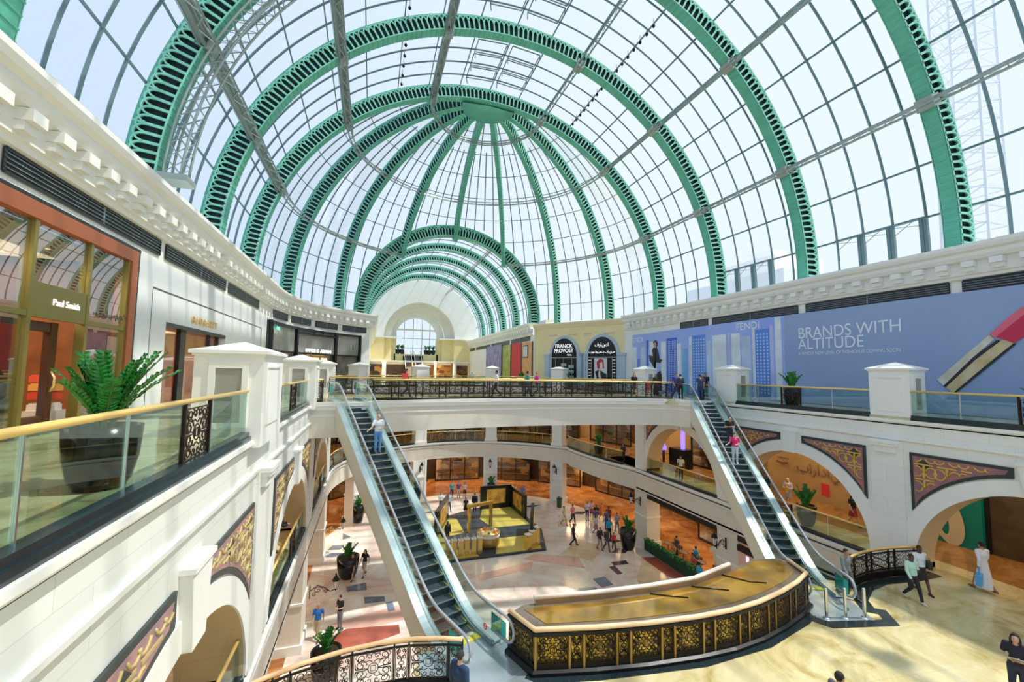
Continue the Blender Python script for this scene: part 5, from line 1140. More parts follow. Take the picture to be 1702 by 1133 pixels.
yq('poster_hair', [(2.3, 2.2), (3.1, 2.1), (3.2, 2.9), (2.8, 3.25), (2.35, 3.1)], mat('poster_red_hair', (.5, .03, .06), .5), .22, .225); yq('poster_face', [(2.45, 2.2), (2.8, 2.15), (2.85, 2.8), (2.5, 2.9)], mat('poster_face', (.85, .66, .6), .5), .225, .23)
yq('poster_dress', [(1.95, .5), (2.5, .5), (3.1, .9), (3.4, 1.8), (2.9, 2.1), (2.3, 1.7), (2.0, 1.6)], fk, .22, .226); yq('poster_arm', [(2.5, .6), (2.8, .6), (3.0, 1.5), (2.9, 2.2), (2.75, 2.2), (2.75, 1.5)], bpy.data.materials['poster_face'], .226, .23)
mb = MB()
for i in range(8):
    for dx in (-1.45, 1.45): mb.box(2.6 + dx - .15, .2, .7 + i * .34, 2.6 + dx + .15, .22, .74 + i * .34)
mb.build('price_lines', wht, yw)
for i, (u, z) in enumerate(((6.5, 1), (6.5, 1.6), (6.5, 2.2), (8.5, 1), (8.5, 1.6), (7.5, 2.4), (7.5, 1.2))):
    mb = MB(); mb.box(u - .35, .14, z, u + .35, .16, z + .35); mb.build('window_display', mat('window_grey', (.45, .5, .5), .4) if 'window_grey' not in bpy.data.materials else bpy.data.materials['window_grey'], yw)
mb = MB()
for u, w in ((1.2, 1.2), (4.0, .9), (6.0, .9), (8.6, 1.2)): mb.box(u, 0, 6.0, u + w, .05, 6.12)
mb.build('wall_slots', mat('slot_grey', (.6, .52, .42), .5), yw)
# ================================================================ far hall shops, banners, columns, escalators
bn = [('tall violet curtain banner on the far hall wall', (.36, .34, .58), (.20, .18, .34), 62, 71, .2, 5.9), ('green and gold leaf banner on the far hall wall', (.20, .34, .03), (.55, .50, .12), 57.5, 61.5, .2, 5.6), ('bright red banner on the far hall wall', (.75, .01, .02), (.6, .01, .02), 53, 57.2, .2, 5.6), ('orange timber banner nearest on the far hall wall', (.85, .42, .14), (.7, .3, .1), 49.0, 52.8, .2, 5.5)]
for lab, c, c2, y0, y1, z0, z1 in bn:
    o = thing('wall_banner', lab, 'banner', (18.93, 0, 0), 0, 'banners in the far hall'); mb = MB(); mb.box(-.04, y0, z0, 0, y1, z1); mb.build('sheet', mat('banner', c, .5, col2=c2, nscale=.9, noise=.3), o)
    mb = MB(); mb.box(-.07, y0 - .05, z0, 0, y0 + .05, z1); mb.box(-.07, y1 - .05, z0, 0, y1 + .05, z1); mb.build('edge', K['black'], o)
o = thing('framed_picture', 'pale framed picture on the orange banner', 'picture', (18.85, 51.3, 4.2)); mb = MB(); mb.box(-.03, -.9, -.7, 0, .9, .9); mb.build('frame', K['black'], o); mb = MB(); mb.box(-.05, -.78, -.58, -.03, .78, .78); mb.build('picture', mat('pale_print', (.6, .66, .68), .4), o)
for i, (x, w) in enumerate(((2.3, .9), (15.9, .9), (-.9, .7), (12.0, .6))):
    o = thing('hall_column', 'white column of the far hall below the end wall, %s' % ['left of the escalators', 'right of the escalators', 'at its left wall', 'close right of the escalators'][i], 'column', (x, 84.3, 0), 0, 'far hall columns'); mb = MB(); mb.lathe([(w * .5, 0), (w * .42, .3), (w * .40, 3.0), (w * .5, 3.3)], 16); mb.build('shaft', K['plain'], o)
for i, (x0, x1, c) in enumerate(((-.6, 2, K['shop2']), (2.7, 7, dkwood), (9.5, 12, K['shop1']), (12.5, 15.5, K['shop1']), (16.3, 19, K['shop2']))):
    o = thing('shopfront', 'dim shopfront under the end wall of the far hall, %s from the left' % WORD[i], 'shopfront', (0, 86.5, 0), 0, 'far hall shopfronts'); mb = MB(); mb.box(x0, 0, 0, x1, .1, 3.3); mb.build('back_panel', c, o); mb = MB(); mb.box(x0, -.3, 2.8, x1, 0, 3.3); mb.build('fascia', K['cream'], o)
wbox(-2.5, 87, 0, 20.8, 87.3, 3.4, K['tan'], 'wall_far')
for s_ in (-1, 1):
    o = thing('escalator', 'small dark escalator up to the end window, %s of the pair' % ('left' if s_ < 0 else 'right'), 'escalator', (7.8 + s_ * .95, 80, 0), 0, 'far escalators'); mb = MB(); mb.add([(-.6, 0, 0), (.6, 0, 0), (.6, 8, 4.6), (-.6, 8, 4.6), (-.6, 0, -.5), (.6, 0, -.5), (.6, 8, 3.6), (-.6, 8, 3.6)], [(0, 1, 2, 3), (4, 7, 6, 5), (0, 4, 5, 1), (0, 3, 7, 4), (1, 5, 6, 2)]); mb.build('steps', K['black'], o)
    for k in (-1, 1): mb = MB(); mb.tube([(k * .66, -.8, .95), (k * .66, .2, 1.0), (k * .66, 8, 5.5), (k * .66, 8.8, 5.6)], .07, 6); mb.build('handrail', rub, o); mb = MB(); mb.add([(k * .66, 0, 0), (k * .66, 8, 4.6), (k * .66, 8, 5.5), (k * .66, .2, .95)], [(0, 1, 2, 3)]); mb.build('balustrade', escglass, o)
wbox(6, 88, 3.5, 10, 89, 4.6, K['yellow'], 'wall_far')
area('ceiling_downlights', (8, 84, 3.2), 14, 3, 700)
# outside: pale buildings and the crane
bo = thing('building', 'pale beige building outside behind the glass on the right', 'building', (92, 78, 0)); mb = MB(); mb.box(-12, -14, 0, 12, 14, 24); mb.box(-7, -8, 24, 8, 8, 29); mb.box(-2, -3, 29, 3, 3, 32); mb.build('wall', mat('pale_rendered_wall', (.95, .93, .88), .8), bo)
cr = thing('tower_crane', 'pale lattice tower crane mast outside the right side of the roof', 'crane', (62, 27, 0)); mb = MB()
for x in (-1.9, 1.9):
    for y in (-1.9, 1.9): mb.bar((x, y, 0), (x, y, 62), .22)
for k in range(31):
    for (a, b) in (((-1.9, -1.9), (1.9, -1.9)), ((1.9, -1.9), (1.9, 1.9)), ((1.9, 1.9), (-1.9, 1.9)), ((-1.9, 1.9), (-1.9, -1.9))): mb.bar((a[0], a[1], 2 * k), (b[0], b[1], 2 * k + 2), .10); mb.bar((a[0], a[1], 2 * k), (b[0], b[1], 2 * k), .10)
mb.build('mast', mat('pale_crane_paint', (.88, .90, .92), .6), cr)
# ================================================================ plants
def zz_mesh(n=18, H=1.0, spread=.5, seed=3, leaf=.09):
    R_ = random.Random(seed); lf = MB(); st = MB()
    for i in range(n):
        A = 2.4 * i + R_.uniform(-.4, .4); k = R_.uniform(.25, 1); L = H * R_.uniform(.55, 1.05); out = spread * k * R_.uniform(.7, 1.2)
        P = []
        for q in range(9):
            t = q / 8; P.append(Vector((cos(A) * (.08 + out * t ** 1.6), sin(A) * (.08 + out * t ** 1.6), L * t * (1 - .12 * k * t))))
        st.tube(P, [.018 - .0015 * q for q in range(9)], 5)
        for q in range(2, 9):
            for h in (0, .5):
                if q == 8 and h: continue
                p = P[q].lerp(P[min(8, q + 1)], h); d = (P[min(8, q + 1)] - P[q - 1]).normalized(); s = d.cross(Vector((0, 0, 1)))
                s = s.normalized() if s.length > .1 else Vector((1, 0, 0)); up = s.cross(d).normalized(); sc = leaf * (1.25 - .35 * abs(q - 5) / 4) * R_.uniform(.85, 1.15)
                for sd in (-1, 1):
                    a = (s * sd * .85 + d * .55 + up * R_.uniform(0, .25)).normalized(); w = a.cross(up).normalized() * sc * .42
                    lf.add([p, p + a * sc * .35 + w + up * .01, p + a * sc * .8 + w * .75, p + a * sc * 1.25, p + a * sc * .8 - w * .75, p + a * sc * .35 - w + up * .01, p + a * sc * .6 - up * .015], [(0, 1, 6, 5), (1, 2, 6), (2, 3, 6), (3, 4, 6), (4, 5, 6)])
    a = lf.mesh('leaves'); a.materials.append(K['leaf']); b = st.mesh('stems'); b.materials.append(K['stem']); return a, b
ZZ = zz_mesh(); ZZB = zz_mesh(30, 1.15, .62, 8, .085)
potm = None
def planter(x, y, z, lab, r=.42, h=.85, big=False, cyl=True, sc=1, group='black planters with glossy plants'):
    t = thing('potted_plant', lab, 'plant', (x, y, z), RN.uniform(0, 6), group); t.scale = (sc,) * 3
    mb = MB(); mb.lathe([(0, 0), (r * .62, 0), (r * .78, h * .15), (r * .93, h * .5), (r, h), (r * .92, h), (r * .88, h * .9), (0, h * .9)], 28); mb.build('pot', K['pot'], t)
    mb = MB(); mb.lathe([(0, h * .93), (r * .89, h * .92)], 20); mb.build('soil', K['soil'], t)
    m = ZZB if big else ZZ; a = link('leaves', m[0], t, (0, 0, h * .9)); b = link('stems', m[1], t, (0, 0, h * .9)); return t
planter(-3.5, 7.45, 0, 'big black round planter with a lush green plant beside the left railing', .43, .85, True)
planter(-3.55, 16.6, 0, 'black planter with an upright green plant beyond the first white pier', sc=.95)
planter(-1.9, 47.2, 0, 'green plant low in front of the far left capped pier', sc=1.1)
planter(22.35, 17.6, 0, 'black planter with green plant behind the glass before the grey blue hoarding', sc=1.05, h=1.0)
planter(22.45, 8.2, 0, 'dark planter at the right frame edge behind the glass railing', sc=1)
planter(17.2, 48.0, 0, 'small green plant in front of the far red banner wall', sc=1); planter(20.9, 43.2, 0, 'small green plant before the right arched shopfront', sc=1)
planter(22.6, 17.2, ZM, 'dark bushy plant behind the railing in the middle right arch', sc=1.15, h=.9)
planter(21.9, 38.0, ZM, 'dark planter on the bulging edge of the middle gallery', sc=1.1); planter(14, 50, ZM, 'green plant behind the middle gallery railing, centre right', sc=1.1)
planter(-1.0, 31.75, ZG, 'large black planter beside the two women on the ground floor', .7, 1.3, sc=1.05)
planter(20.2, 30.4, ZG, 'large black planter by the right ground floor column', .6, 1.4, sc=1.1)
planter(13.3, 46.9, ZG, 'tall square look planter in front of the column behind the gold stand', .45, 1.5, sc=1.0)
planter(5.0, 46.6, ZG, 'dark planter at the foot of the left ring column', .45, 1.4, sc=1.1); planter(-.6, 42.5, ZG, 'dark planter left of the left escalator on the ground floor', .5, 1.5)
planter(-1.45, 21.6, ZG, 'green plant at the bottom left of the ground floor', .6, 1.3, sc=1.1)
o = thing('litter_bin', 'small dark green bin at the foot of the column right of the gold stand', 'bin', (19.3, 41.6, ZG)); mb = MB(); mb.lathe([(0, 0), (.25, 0), (.28, .9), (.2, 1.0), (0, 1.0)], 16); mb.build('body', mat('dark_green_bin', (.02, .09, .05), .4), o); mb = MB(); mb.lathe([(.29, .88), (.29, .94), (.27, .94)], 16); mb.build('rim', K['ironb'], o)
# ================================================================ wall lanterns
lg_ = mat('lantern_glass', (.75, .70, .66), .2, spec=.6)
def lantern(x, y, z, rz, lab, arm=.9):
    t = thing('wall_lantern', lab, 'lantern', (x, y, z), rz, 'scrolled wall lanterns')
    mb = MB(); mb.tube([(0, 0, .1), (arm * .3, 0, .35), (arm * .55, 0, .2), (arm * .8, 0, -.05), (arm, 0, .05)], .025, 6)
    for c in (spiral(.28, .1, .18, 1.4, 0, 1), spiral(.55, -.02, .10, 1.2, pi, -1), spiral(.16, -.12, .1, 1.1, 1, 1)): mb.tube([(a * arm / .9, 0, b) for a, b in c], .018, 5)
    mb.box(-.02, -.05, -.3, .02, .05, .4); mb.build('scroll_arm', K['ironb'], t)
    mb = MB(); mb.lathe([(.05, .05), (.10, .12), (.17, .5), (.17, .52), (0, .52)], 6, (arm, 0, 0), smooth=False); mb.build('lantern_body', lg_, t)
    mb = MB(); mb.lathe([(.2, .5), (.21, .54), (.08, .74), (.05, .78), (.03, .9), (0, .92)], 6, (arm, 0, 0), smooth=False); mb.lathe([(.0, -.08), (.04, -.02), (.09, .06), (.0, .07)], 8, (arm, 0, 0))
    for k in range(6):
        A = 2 * pi * k / 6; mb.bar((arm + .10 * cos(A), .10 * sin(A), .12), (arm + .17 * cos(A), .17 * sin(A), .5), .014)
    mb.build('lantern_cap', K['ironb'], t); return t
lantern(XL + .02, 27.0, -10.9, 0, 'scroll bracket lantern on the left wall above the ground floor walkers', 1.35)
lantern(XL + .02, 36, -10.6, 0, 'scroll bracket lantern farther along the left ground floor wall', 1.2)
lantern(XR - .02, 30.9, -9.0, pi, 'scroll bracket lantern on the right ground floor column by the planter'); lantern(XR - .02, 21.9, -9.0, pi, 'scroll bracket lantern right of the green fenced cafe')
for a, lab in ((109, 'left ring column'), (71, 'ring column behind the gold stand'), (34, 'ring column right of the gold stand')):
    x, y = 9.45 + 12.2 * cos(radians(a)), 36.2 + 12.2 * sin(radians(a)); lantern(x, y, -9.1, radians(a + 180), 'small bracket lantern on the ' + lab, .4)
# no entry roundel
o = thing('no_entry_roundel', 'round red sign on the glass end of the left escalator', 'sign', (3.35, 12.15, ZM + .75), radians(198.9 - 90)); mb = MB(); mb.lathe([(.055, 0), (.09, .0), (.09, .01), (.055, .01)], 20); mb.build('ring', mat('sign_red', (.8, .02, .04), .4), o); o.rotation_euler = (pi / 2, 0, radians(108)); mb = MB(); mb.box(-.055, -.012, 0, .055, .012, .01); mb.build('bar', bpy.data.materials['sign_red'], o)
# ================================================================ gold display stand on the ground floor
ZP = ZG + .14
gsat = mat('gold_carpet', (.62, .52, .12), .5, .25); blk = mat('black_carpet', (.03, .045, .06), .5); gg = mat('gold_lacquer', (.80, .56, .16), .25, .75); art = mat('golden_artwork', (.75, .45, .08), .4, col2=(.35, .10, .04), nscale=1.8, noise=.5)
kp = thing('display_platform', 'low black and gold platform of the perfume display', 'platform', (0, 0, ZG))
PL = [(5.5, 31.9), (13.7, 31.9), (15.0, 36), (14.6, 43.3), (10.8, 43.3), (7.2, 41.5), (5.5, 38)]
mb = MB(); mb.prism(PL, lambda u, v, d: (u, v, d), 0, .13); mb.build('deck', blk, kp)
mb = MB()
for q in ([(5.6, 33.4), (6.6, 34.6), (6.2, 38.8), (5.6, 37.8)], [(5.9, 32.1), (8.3, 32.1), (8.0, 33.4), (6.6, 33.8)], [(9.6, 32.1), (13.4, 32.1), (13.9, 35.0), (10.6, 35.0)], [(10.9, 37.4), (14.4, 37.4), (14.2, 42.9), (11.2, 42.6), (10.3, 40)], [(6.2, 36.4), (8.2, 37), (8.2, 40.6), (7.3, 41.2), (6, 39)]): mb.prism(q, lambda u, v, d: (u, v, d), .13, .137)
mb.build('gold_inlay', gsat, kp)
def kwall(a, b, h, lab, pic=True):
    a, b = Vector(a), Vector(b); L = (b - a).length; t = thing('display_wall', lab, 'partition', (a.x, a.y, ZP), atan2((b - a).y, (b - a).x), 'display walls')
    mb = MB(); mb.box(0, -.12, 0, L, .12, h); mb.build('panel', K['black'], t); mb = MB(); mb.box(-.03, -.14, h, L + .03, .14, h + .06); mb.build('top_trim', K['black'], t)
    if pic:
        mb = MB(); mb.box(L * .2, -.15, h * .22, L * .8, -.12, h * .88); mb.box(L * .2, .12, h * .22, L * .8, .15, h * .88); mb.build('picture_frame', gg, t); mb = MB(); mb.box(L * .26, -.165, h * .28, L * .74, -.15, h * .82); mb.box(L * .26, .15, h * .28, L * .74, .165, h * .82); mb.build('picture', art, t)
kwall((5.6, 36.4), (7.4, 41.0), 2.1, 'black display wall with golden picture, left side of the stand'); kwall((11.0, 42.7), (14.3, 42.7), 2.2, 'black display wall with framed picture, back of the stand'); kwall((14.3, 42.6), (14.5, 38.8), 2.1, 'black display wall joining the back of the stand on the right'); kwall((12.7, 32.6), (14.2, 36.2), 2.2, 'black display wall with picture, right front of the stand')
o = thing('gold_portal', 'golden open portal frame in the middle of the stand', 'frame', (9.6, 37.2, ZP), .25); mb = MB()
mb.box(-1.2, -.12, 0, -.98, .12, 2.3); mb.box(.98, -.12, 0, 1.2, .12, 2.3); mb.box(-1.25, -.15, 2.1, 1.25, .15, 2.35); mb.build('frame', gg, o)
o = thing('cash_desk', 'golden counter with white band and small boxes on the stand', 'counter', (9.5, 34.0, ZP), -.1); mb = MB(); mb.lathe([(0, 0), (.85, 0), (.9, .1), (.9, .72), (0, .72)], 20); mb.build('body', mat('dark_gold_wood', (.42, .24, .06), .3, .5), o); mb = MB(); mb.lathe([(.92, .72), (.92, .98), (0, .98)], 20); mb.build('white_band', K['plain'], o); mb = MB(); mb.lathe([(.95, .98), (.95, 1.03), (0, 1.03)], 20); mb.build('top', gg, o)
for k in range(7):
    c = [(.9, .9, .85), (.1, .3, .6), (.7, .1, .1), (.9, .6, .3)][k % 4]; A = k * .9; mb = MB(); mb.box(-.07, -.07, 0, .07, .07, .14); mb.box(-.02, -.02, .14, .02, .02, .19); q = mb.build('perfume_box', mat('perfume_box', c, .4), None, (9.5 + .6 * cos(A), 34 + .6 * sin(A), ZP + 1.035)); tag(q, 'small perfume box on the round golden counter', 'box', 'perfume boxes on the counter')
bg_ = mat('bottle_glass', (.85, .78, .6), .1, spec=.8)
for k in range(6):
    o = thing('gold_pedestal', 'slim golden pedestal in the front row of the stand', 'pedestal', (5.95 + k * .5, 32.55 + (k % 2) * .12, ZP), 0, 'front row pedestals'); mb = MB(); mb.box(-.17, -.17, 0, .17, .17, 1.15); mb.build('body', gg, o); mb = MB(); mb.box(-.2, -.2, 1.15, .2, .2, 1.2); mb.build('top', K['plain'], o)
    q = thing('glass_cloche', 'clear domed display glass on a golden pedestal', 'glass cover', (5.95 + k * .5, 32.55 + (k % 2) * .12, ZP + 1.2), 0, 'display glasses'); mb = MB(); mb.lathe([(.11, 0), (.12, .2), (.08, .3), (0, .33)], 14); mb.build('dome', K['shopglass'], q); mb = MB(); mb.box(-.04, -.02, 0, .04, .02, .14); mb.build('bottle', bg_, q)
for k in range(3):
    o = thing('gold_pedestal', 'golden pedestal at the right front corner of the stand', 'pedestal', (12.3 + k * .45, 32.3 + k * .25, ZP), .3, 'right corner pedestals'); mb = MB(); mb.box(-.2, -.2, 0, .2, .2, 1.1 + .15 * k); mb.build('body', gg, o); mb = MB(); mb.box(-.23, -.23, 1.1 + .15 * k, .23, .23, 1.15 + .15 * k); mb.build('top', K['plain'], o)
# ================================================================ cafe with a green fence, seated guests, lit dark interior
cf = thing('cafe_fence', 'low dark green planted fence of the ground floor cafe', 'fence', (XR - .25, 0, ZG), 0); mb = MB(); mb.box(-.12, 22.6, 0, .12, 29.9, .8); mb.build('box', mat('dark_green_box', (.01, .09, .04), .6, noise=.6, nscale=8, bump=.5), cf)
mb = MB()
for k in range(150):
    y = 22.65 + RN.random() * 7.2; x = RN.uniform(-.15, .15); z = RN.uniform(.7, .98); mb.ell((x, y, z), (.09, .09, .07), 6, 4)
mb.build('hedge', K['leaf'], cf)
wbox(XR + .1, 22.0, ZG, XR + .3, 30.3, ZG + .05, K['black'], 'trim_9')
mb = MB(); mb.box(XR - .02, 22.7, ZM - 2.15, XR + .1, 30.0, ZM - 1.8); mb.box(XR - .02, 32, ZM - 2.1, XR + .1, 34, ZM - 1.8); mb.box(XR - .02, 13.6, ZM - 2.15, XR + .1, 21, ZM - 1.8); struct(mb.build('trim_9', blackc))
tm = mat('cafe_table_wood', (.22, .12, .06), .4); chm = mat('cafe_chair', (.10, .06, .04), .5)
def table(x, y, z, lab, grp):
    t = thing('cafe_table', lab, 'table', (x, y, z), 0, grp); mb = MB(); mb.lathe([(0, .72), (.38, .72), (.38, .75), (0, .75)], 16); mb.build('top', tm, t); mb = MB(); mb.lathe([(.2, 0), (.2, .02), (.03, .04), (.03, .72)], 10); mb.build('pedestal', K['ironb'], t)
def chair(x, y, z, rz, lab, grp):
    t = thing('cafe_chair', lab, 'chair', (x, y, z), rz, grp); mb = MB(); mb.box(-.2, -.2, .43, .2, .2, .47); mb.build('seat', chm, t); mb = MB(); mb.box(-.2, -.22, .47, .2, -.18, .88); mb.build('backrest', chm, t)
    for a in (-.18, .18):
        for b in (-.18, .18): mb = MB(); mb.box(a - .015, b - .015, 0, a + .015, b + .015, .43); mb.build('leg', K['ironb'], t)
for k in range(5):
    a = 102 - k * 6; x, y = 9.45 + 13.6 * cos(radians(a)), 36.2 + 13.6 * sin(radians(a)); table(x, y, ZM, 'small table behind the middle gallery railing left of centre', 'gallery cafe tables')
    for s_ in (-1, 1): chair(x + s_ * .62, y, ZM, s_ * pi / 2, 'small chair behind the middle gallery railing left of centre', 'gallery cafe chairs')
for k in range(4): table(XR + 1.1, 23.6 + k * 1.75, ZG, 'small table inside the green fence of the ground floor cafe', 'ground cafe tables')
o = thing('football_shirt', 'pale sports shirt hanging in the dark shop beside the cafe', 'shirt', (XR + .5, 23.2, ZG + 2.2), pi / 2); mb = MB(); mb.prism([(-.3, -.5), (.3, -.5), (.32, .1), (.55, -.05), (.62, .18), (.3, .42), (.12, .4), (0, .32), (-.12, .4), (-.3, .42), (-.62, .18), (-.55, -.05), (-.32, .1)], lambda u, v, d: (u, d, v), -.03, .03); mb.build('cloth', mat('cream_shirt', (.8, .78, .6), .7), o); mb = MB(); mb.tube([(0, 0, .34), (0, 0, .6)], .01, 5); mb.build('hanger', K['ironb'], o)
o = thing('blue_lamp_tower', 'violet blue lit column display inside the far right arch', 'lamp', (25.6, 30.25, ZM)); mb = MB(); mb.box(-.12, -.12, 1.6, .12, .12, 3.9); mb.build('light_tube', mat('violet_light', (.18, .12, .95), .4, emit=2.2), o); mb = MB(); mb.box(-.5, -.6, 0, .5, 1.2, 1.6); mb.build('cabinet', K['black'], o)
o = thing('blue_lamp', 'blue lit bottle shaped lamp inside the far right arch', 'lamp', (25.2, 32.3, ZM)); mb = MB(); mb.lathe([(0, 1.2), (.3, 1.22), (.25, 1.5), (.06, 1.85), (.05, 2.15), (0, 2.17)], 14); mb.build('shade', bpy.data.materials['violet_light'], o); mb = MB(); mb.lathe([(0, 1.2), (.12, 1.18), (.1, 0), (0, 0)], 10); mb.build('stand', K['black'], o)
o = thing('pink_shop_sign', 'tall pink lit portal with dark letters beside the right escalator foot', 'shopfront', (XR - .05, 20.2, ZG)); mb = MB(); mb.box(0, -.75, .1, .2, .75, 3.4); mb.build('portal', mat('pink_portal', (.85, .50, .38), .4), o); mb = MB(); mb.box(-.03, -.05, .1, 0, .12, 3.3); mb.build('light_strip', mat('pink_light', (.95, .6, .75), .4, emit=1.2), o); mb = MB(); mb.box(-.02, -.8, 3.4, .2, .8, 3.75); mb.build('lintel', blackc, o); text('LA', .75, blackc, o, 'sign_lettering', .03, frame_m((-.06, -.8, 2.0), (0, -1, 0), (0, 0, 1)))
o = thing('exit_sign', 'small green lit exit sign at the black fluted shopfront', 'sign', (9.2 + 16.2 * cos(radians(176)), 35.6 + 16.2 * sin(radians(176)), 4.75)); mb = MB(); mb.box(-.02, -.5, -.1, .02, .5, .12); mb.build('panel', mat('exit_green', (.1, .85, .45), .4, emit=1.5), o); mb = MB(); mb.bar((0, 0, .12), (0, 0, .35), .03); mb.build('hanger', K['ironb'], o)
# plants in tubs at the far end window
for k, x in enumerate((5.0, 5.8, 10.6, 11.3, 12.1)): planter(x, 88.5, 4.9, 'dark potted plant on the ledge of the end window', sc=1.1, group='plants on the end window ledge')
# ================================================================ people
PM = {}
def cm(c, r_=.75): 
    k = tuple(round(x, 3) for x in c)
    if k not in PM: PM[k] = mat('cloth', c, r_)
    return PM[k]
SK = {'l': mat('light_skin', (.62, .38, .27), .55), 'm': mat('tan_skin', (.42, .23, .13), .55), 'd': mat('dark_skin', (.13, .06, .035), .55)}
eyem = mat('eye', (.02, .015, .01), .2); lipm = mat('lips', (.40, .10, .09), .5)
def joints(pose):
    J = {}
    for s in (-1, 1):
        J['hip', s] = Vector((s * .09, 0, .91)); J['knee', s] = Vector((s * .10, .015, .49)); J['ank', s] = Vector((s * .10, -.01, .085)); J['sh', s] = Vector((s * .185, -.005, 1.415))
        J['el', s] = Vector((s * .235, -.03, 1.13)); J['wr', s] = Vector((s * .245, .05, .89)); J['hd', s] = Vector((s * .245, .08, .80))
    J['pel'] = Vector((0, 0, .94)); J['che'] = Vector((0, 0, 1.24)); J['nek'] = Vector((0, -.01, 1.47)); J['head'] = Vector((0, .015, 1.62))
    if pose in ('walk', 'walkbag'):
        for s, k in ((-1, 1), (1, -1)):
            J['knee', s] = Vector((s * .10, .16 if k > 0 else .04, .50)); J['ank', s] = Vector((s * .10, .27 if k > 0 else -.30, .085 if k > 0 else .15))
            J['el', s] = Vector((s * .235, -.13 if k > 0 else .06, 1.14)); J['wr', s] = Vector((s * .235, -.10 if k > 0 else .22, .92)); J['hd', s] = Vector((s * .235, -.08 if k > 0 else .28, .84))
    if pose in ('hold', 'read', 'walkhold'):
        for s in (-1, 1): J['el', s] = Vector((s * .24, .03, 1.13)); J['wr', s] = Vector((s * .12, .25, 1.14)); J['hd', s] = Vector((s * .05, .30, 1.17))
        J['head'] = Vector((0, .05, 1.61))
    if pose == 'walkhold':
        for s, k in ((-1, 1), (1, -1)): J['knee', s] = Vector((s * .10, .14 if k > 0 else .03, .50)); J['ank', s] = Vector((s * .10, .22 if k > 0 else -.24, .085 if k > 0 else .13))
    if pose == 'rail':          # one hand out on a handrail
        J['el', 1] = Vector((.33, .10, 1.16)); J['wr', 1] = Vector((.50, .22, 1.06)); J['hd', 1] = Vector((.56, .27, 1.05)); J['el', -1] = Vector((-.25, .0, 1.13)); J['wr', -1] = Vector((-.06, .18, 1.08)); J['hd', -1] = Vector((.02, .20, 1.08))
    if pose == 'lean':
        for s in (-1, 1):
            J['sh', s] += Vector((0, .16, -.06)); J['el', s] = Vector((s * .24, .36, 1.16)); J['wr', s] = Vector((s * .12, .50, 1.17)); J['hd', s] = Vector((s * .05, .53, 1.17))
        J['che'] += Vector((0, .08, -.02)); J['nek'] += Vector((0, .19, -.06)); J['head'] += Vector((0, .24, -.08))
    if pose == 'sit':
        for s in (-1, 1):
            J['hip', s] = Vector((s * .10, 0, .53)); J['knee', s] = Vector((s * .12, .42, .50)); J['ank', s] = Vector((s * .12, .40, .085))
            J['sh', s] = Vector((s * .185, 0, 1.03)); J['el', s] = Vector((s * .24, .06, .76)); J['wr', s] = Vector((s * .12, .28, .77)); J['hd', s] = Vector((s * .06, .34, .79))
        J['pel'] = Vector((0, 0, .56)); J['che'] = Vector((0, -.01, .86)); J['nek'] = Vector((0, 0, 1.09)); J['head'] = Vector((0, .03, 1.24))
    return J
def remesh(mb, vox, smooth=2, name='body'):
    me = mb.mesh('tmp'); o = bpy.data.objects.new('tmp', me); COL.objects.link(o)
    m = o.modifiers.new('r', 'REMESH'); m.mode = 'VOXEL'; m.voxel_size = vox; m.use_smooth_shade = True
    if smooth: s = o.modifiers.new('s', 'SMOOTH'); s.iterations = smooth; s.factor = .5
    bpy.context.view_layer.update(); out = bpy.data.meshes.new_from_object(o.evaluated_get(bpy.context.evaluated_depsgraph_get())); out.name = name; bpy.data.objects.remove(o); return out
def limb(mb, A, B, r0, r1, mid=None, n=10):
    A, B = Vector(A), Vector(B); P = [A.lerp(B, t) for t in (0, .3, .65, 1)]; m = mid or (r0 + r1) / 2; mb.tube(P, [r0, max(m, (r0 * 2 + r1) / 3), (m + r1) / 2, r1], n)
    mb.ell(A, (r0,) * 3, n, 6); mb.ell(B, (r1,) * 3, n, 6)
_bt = {}
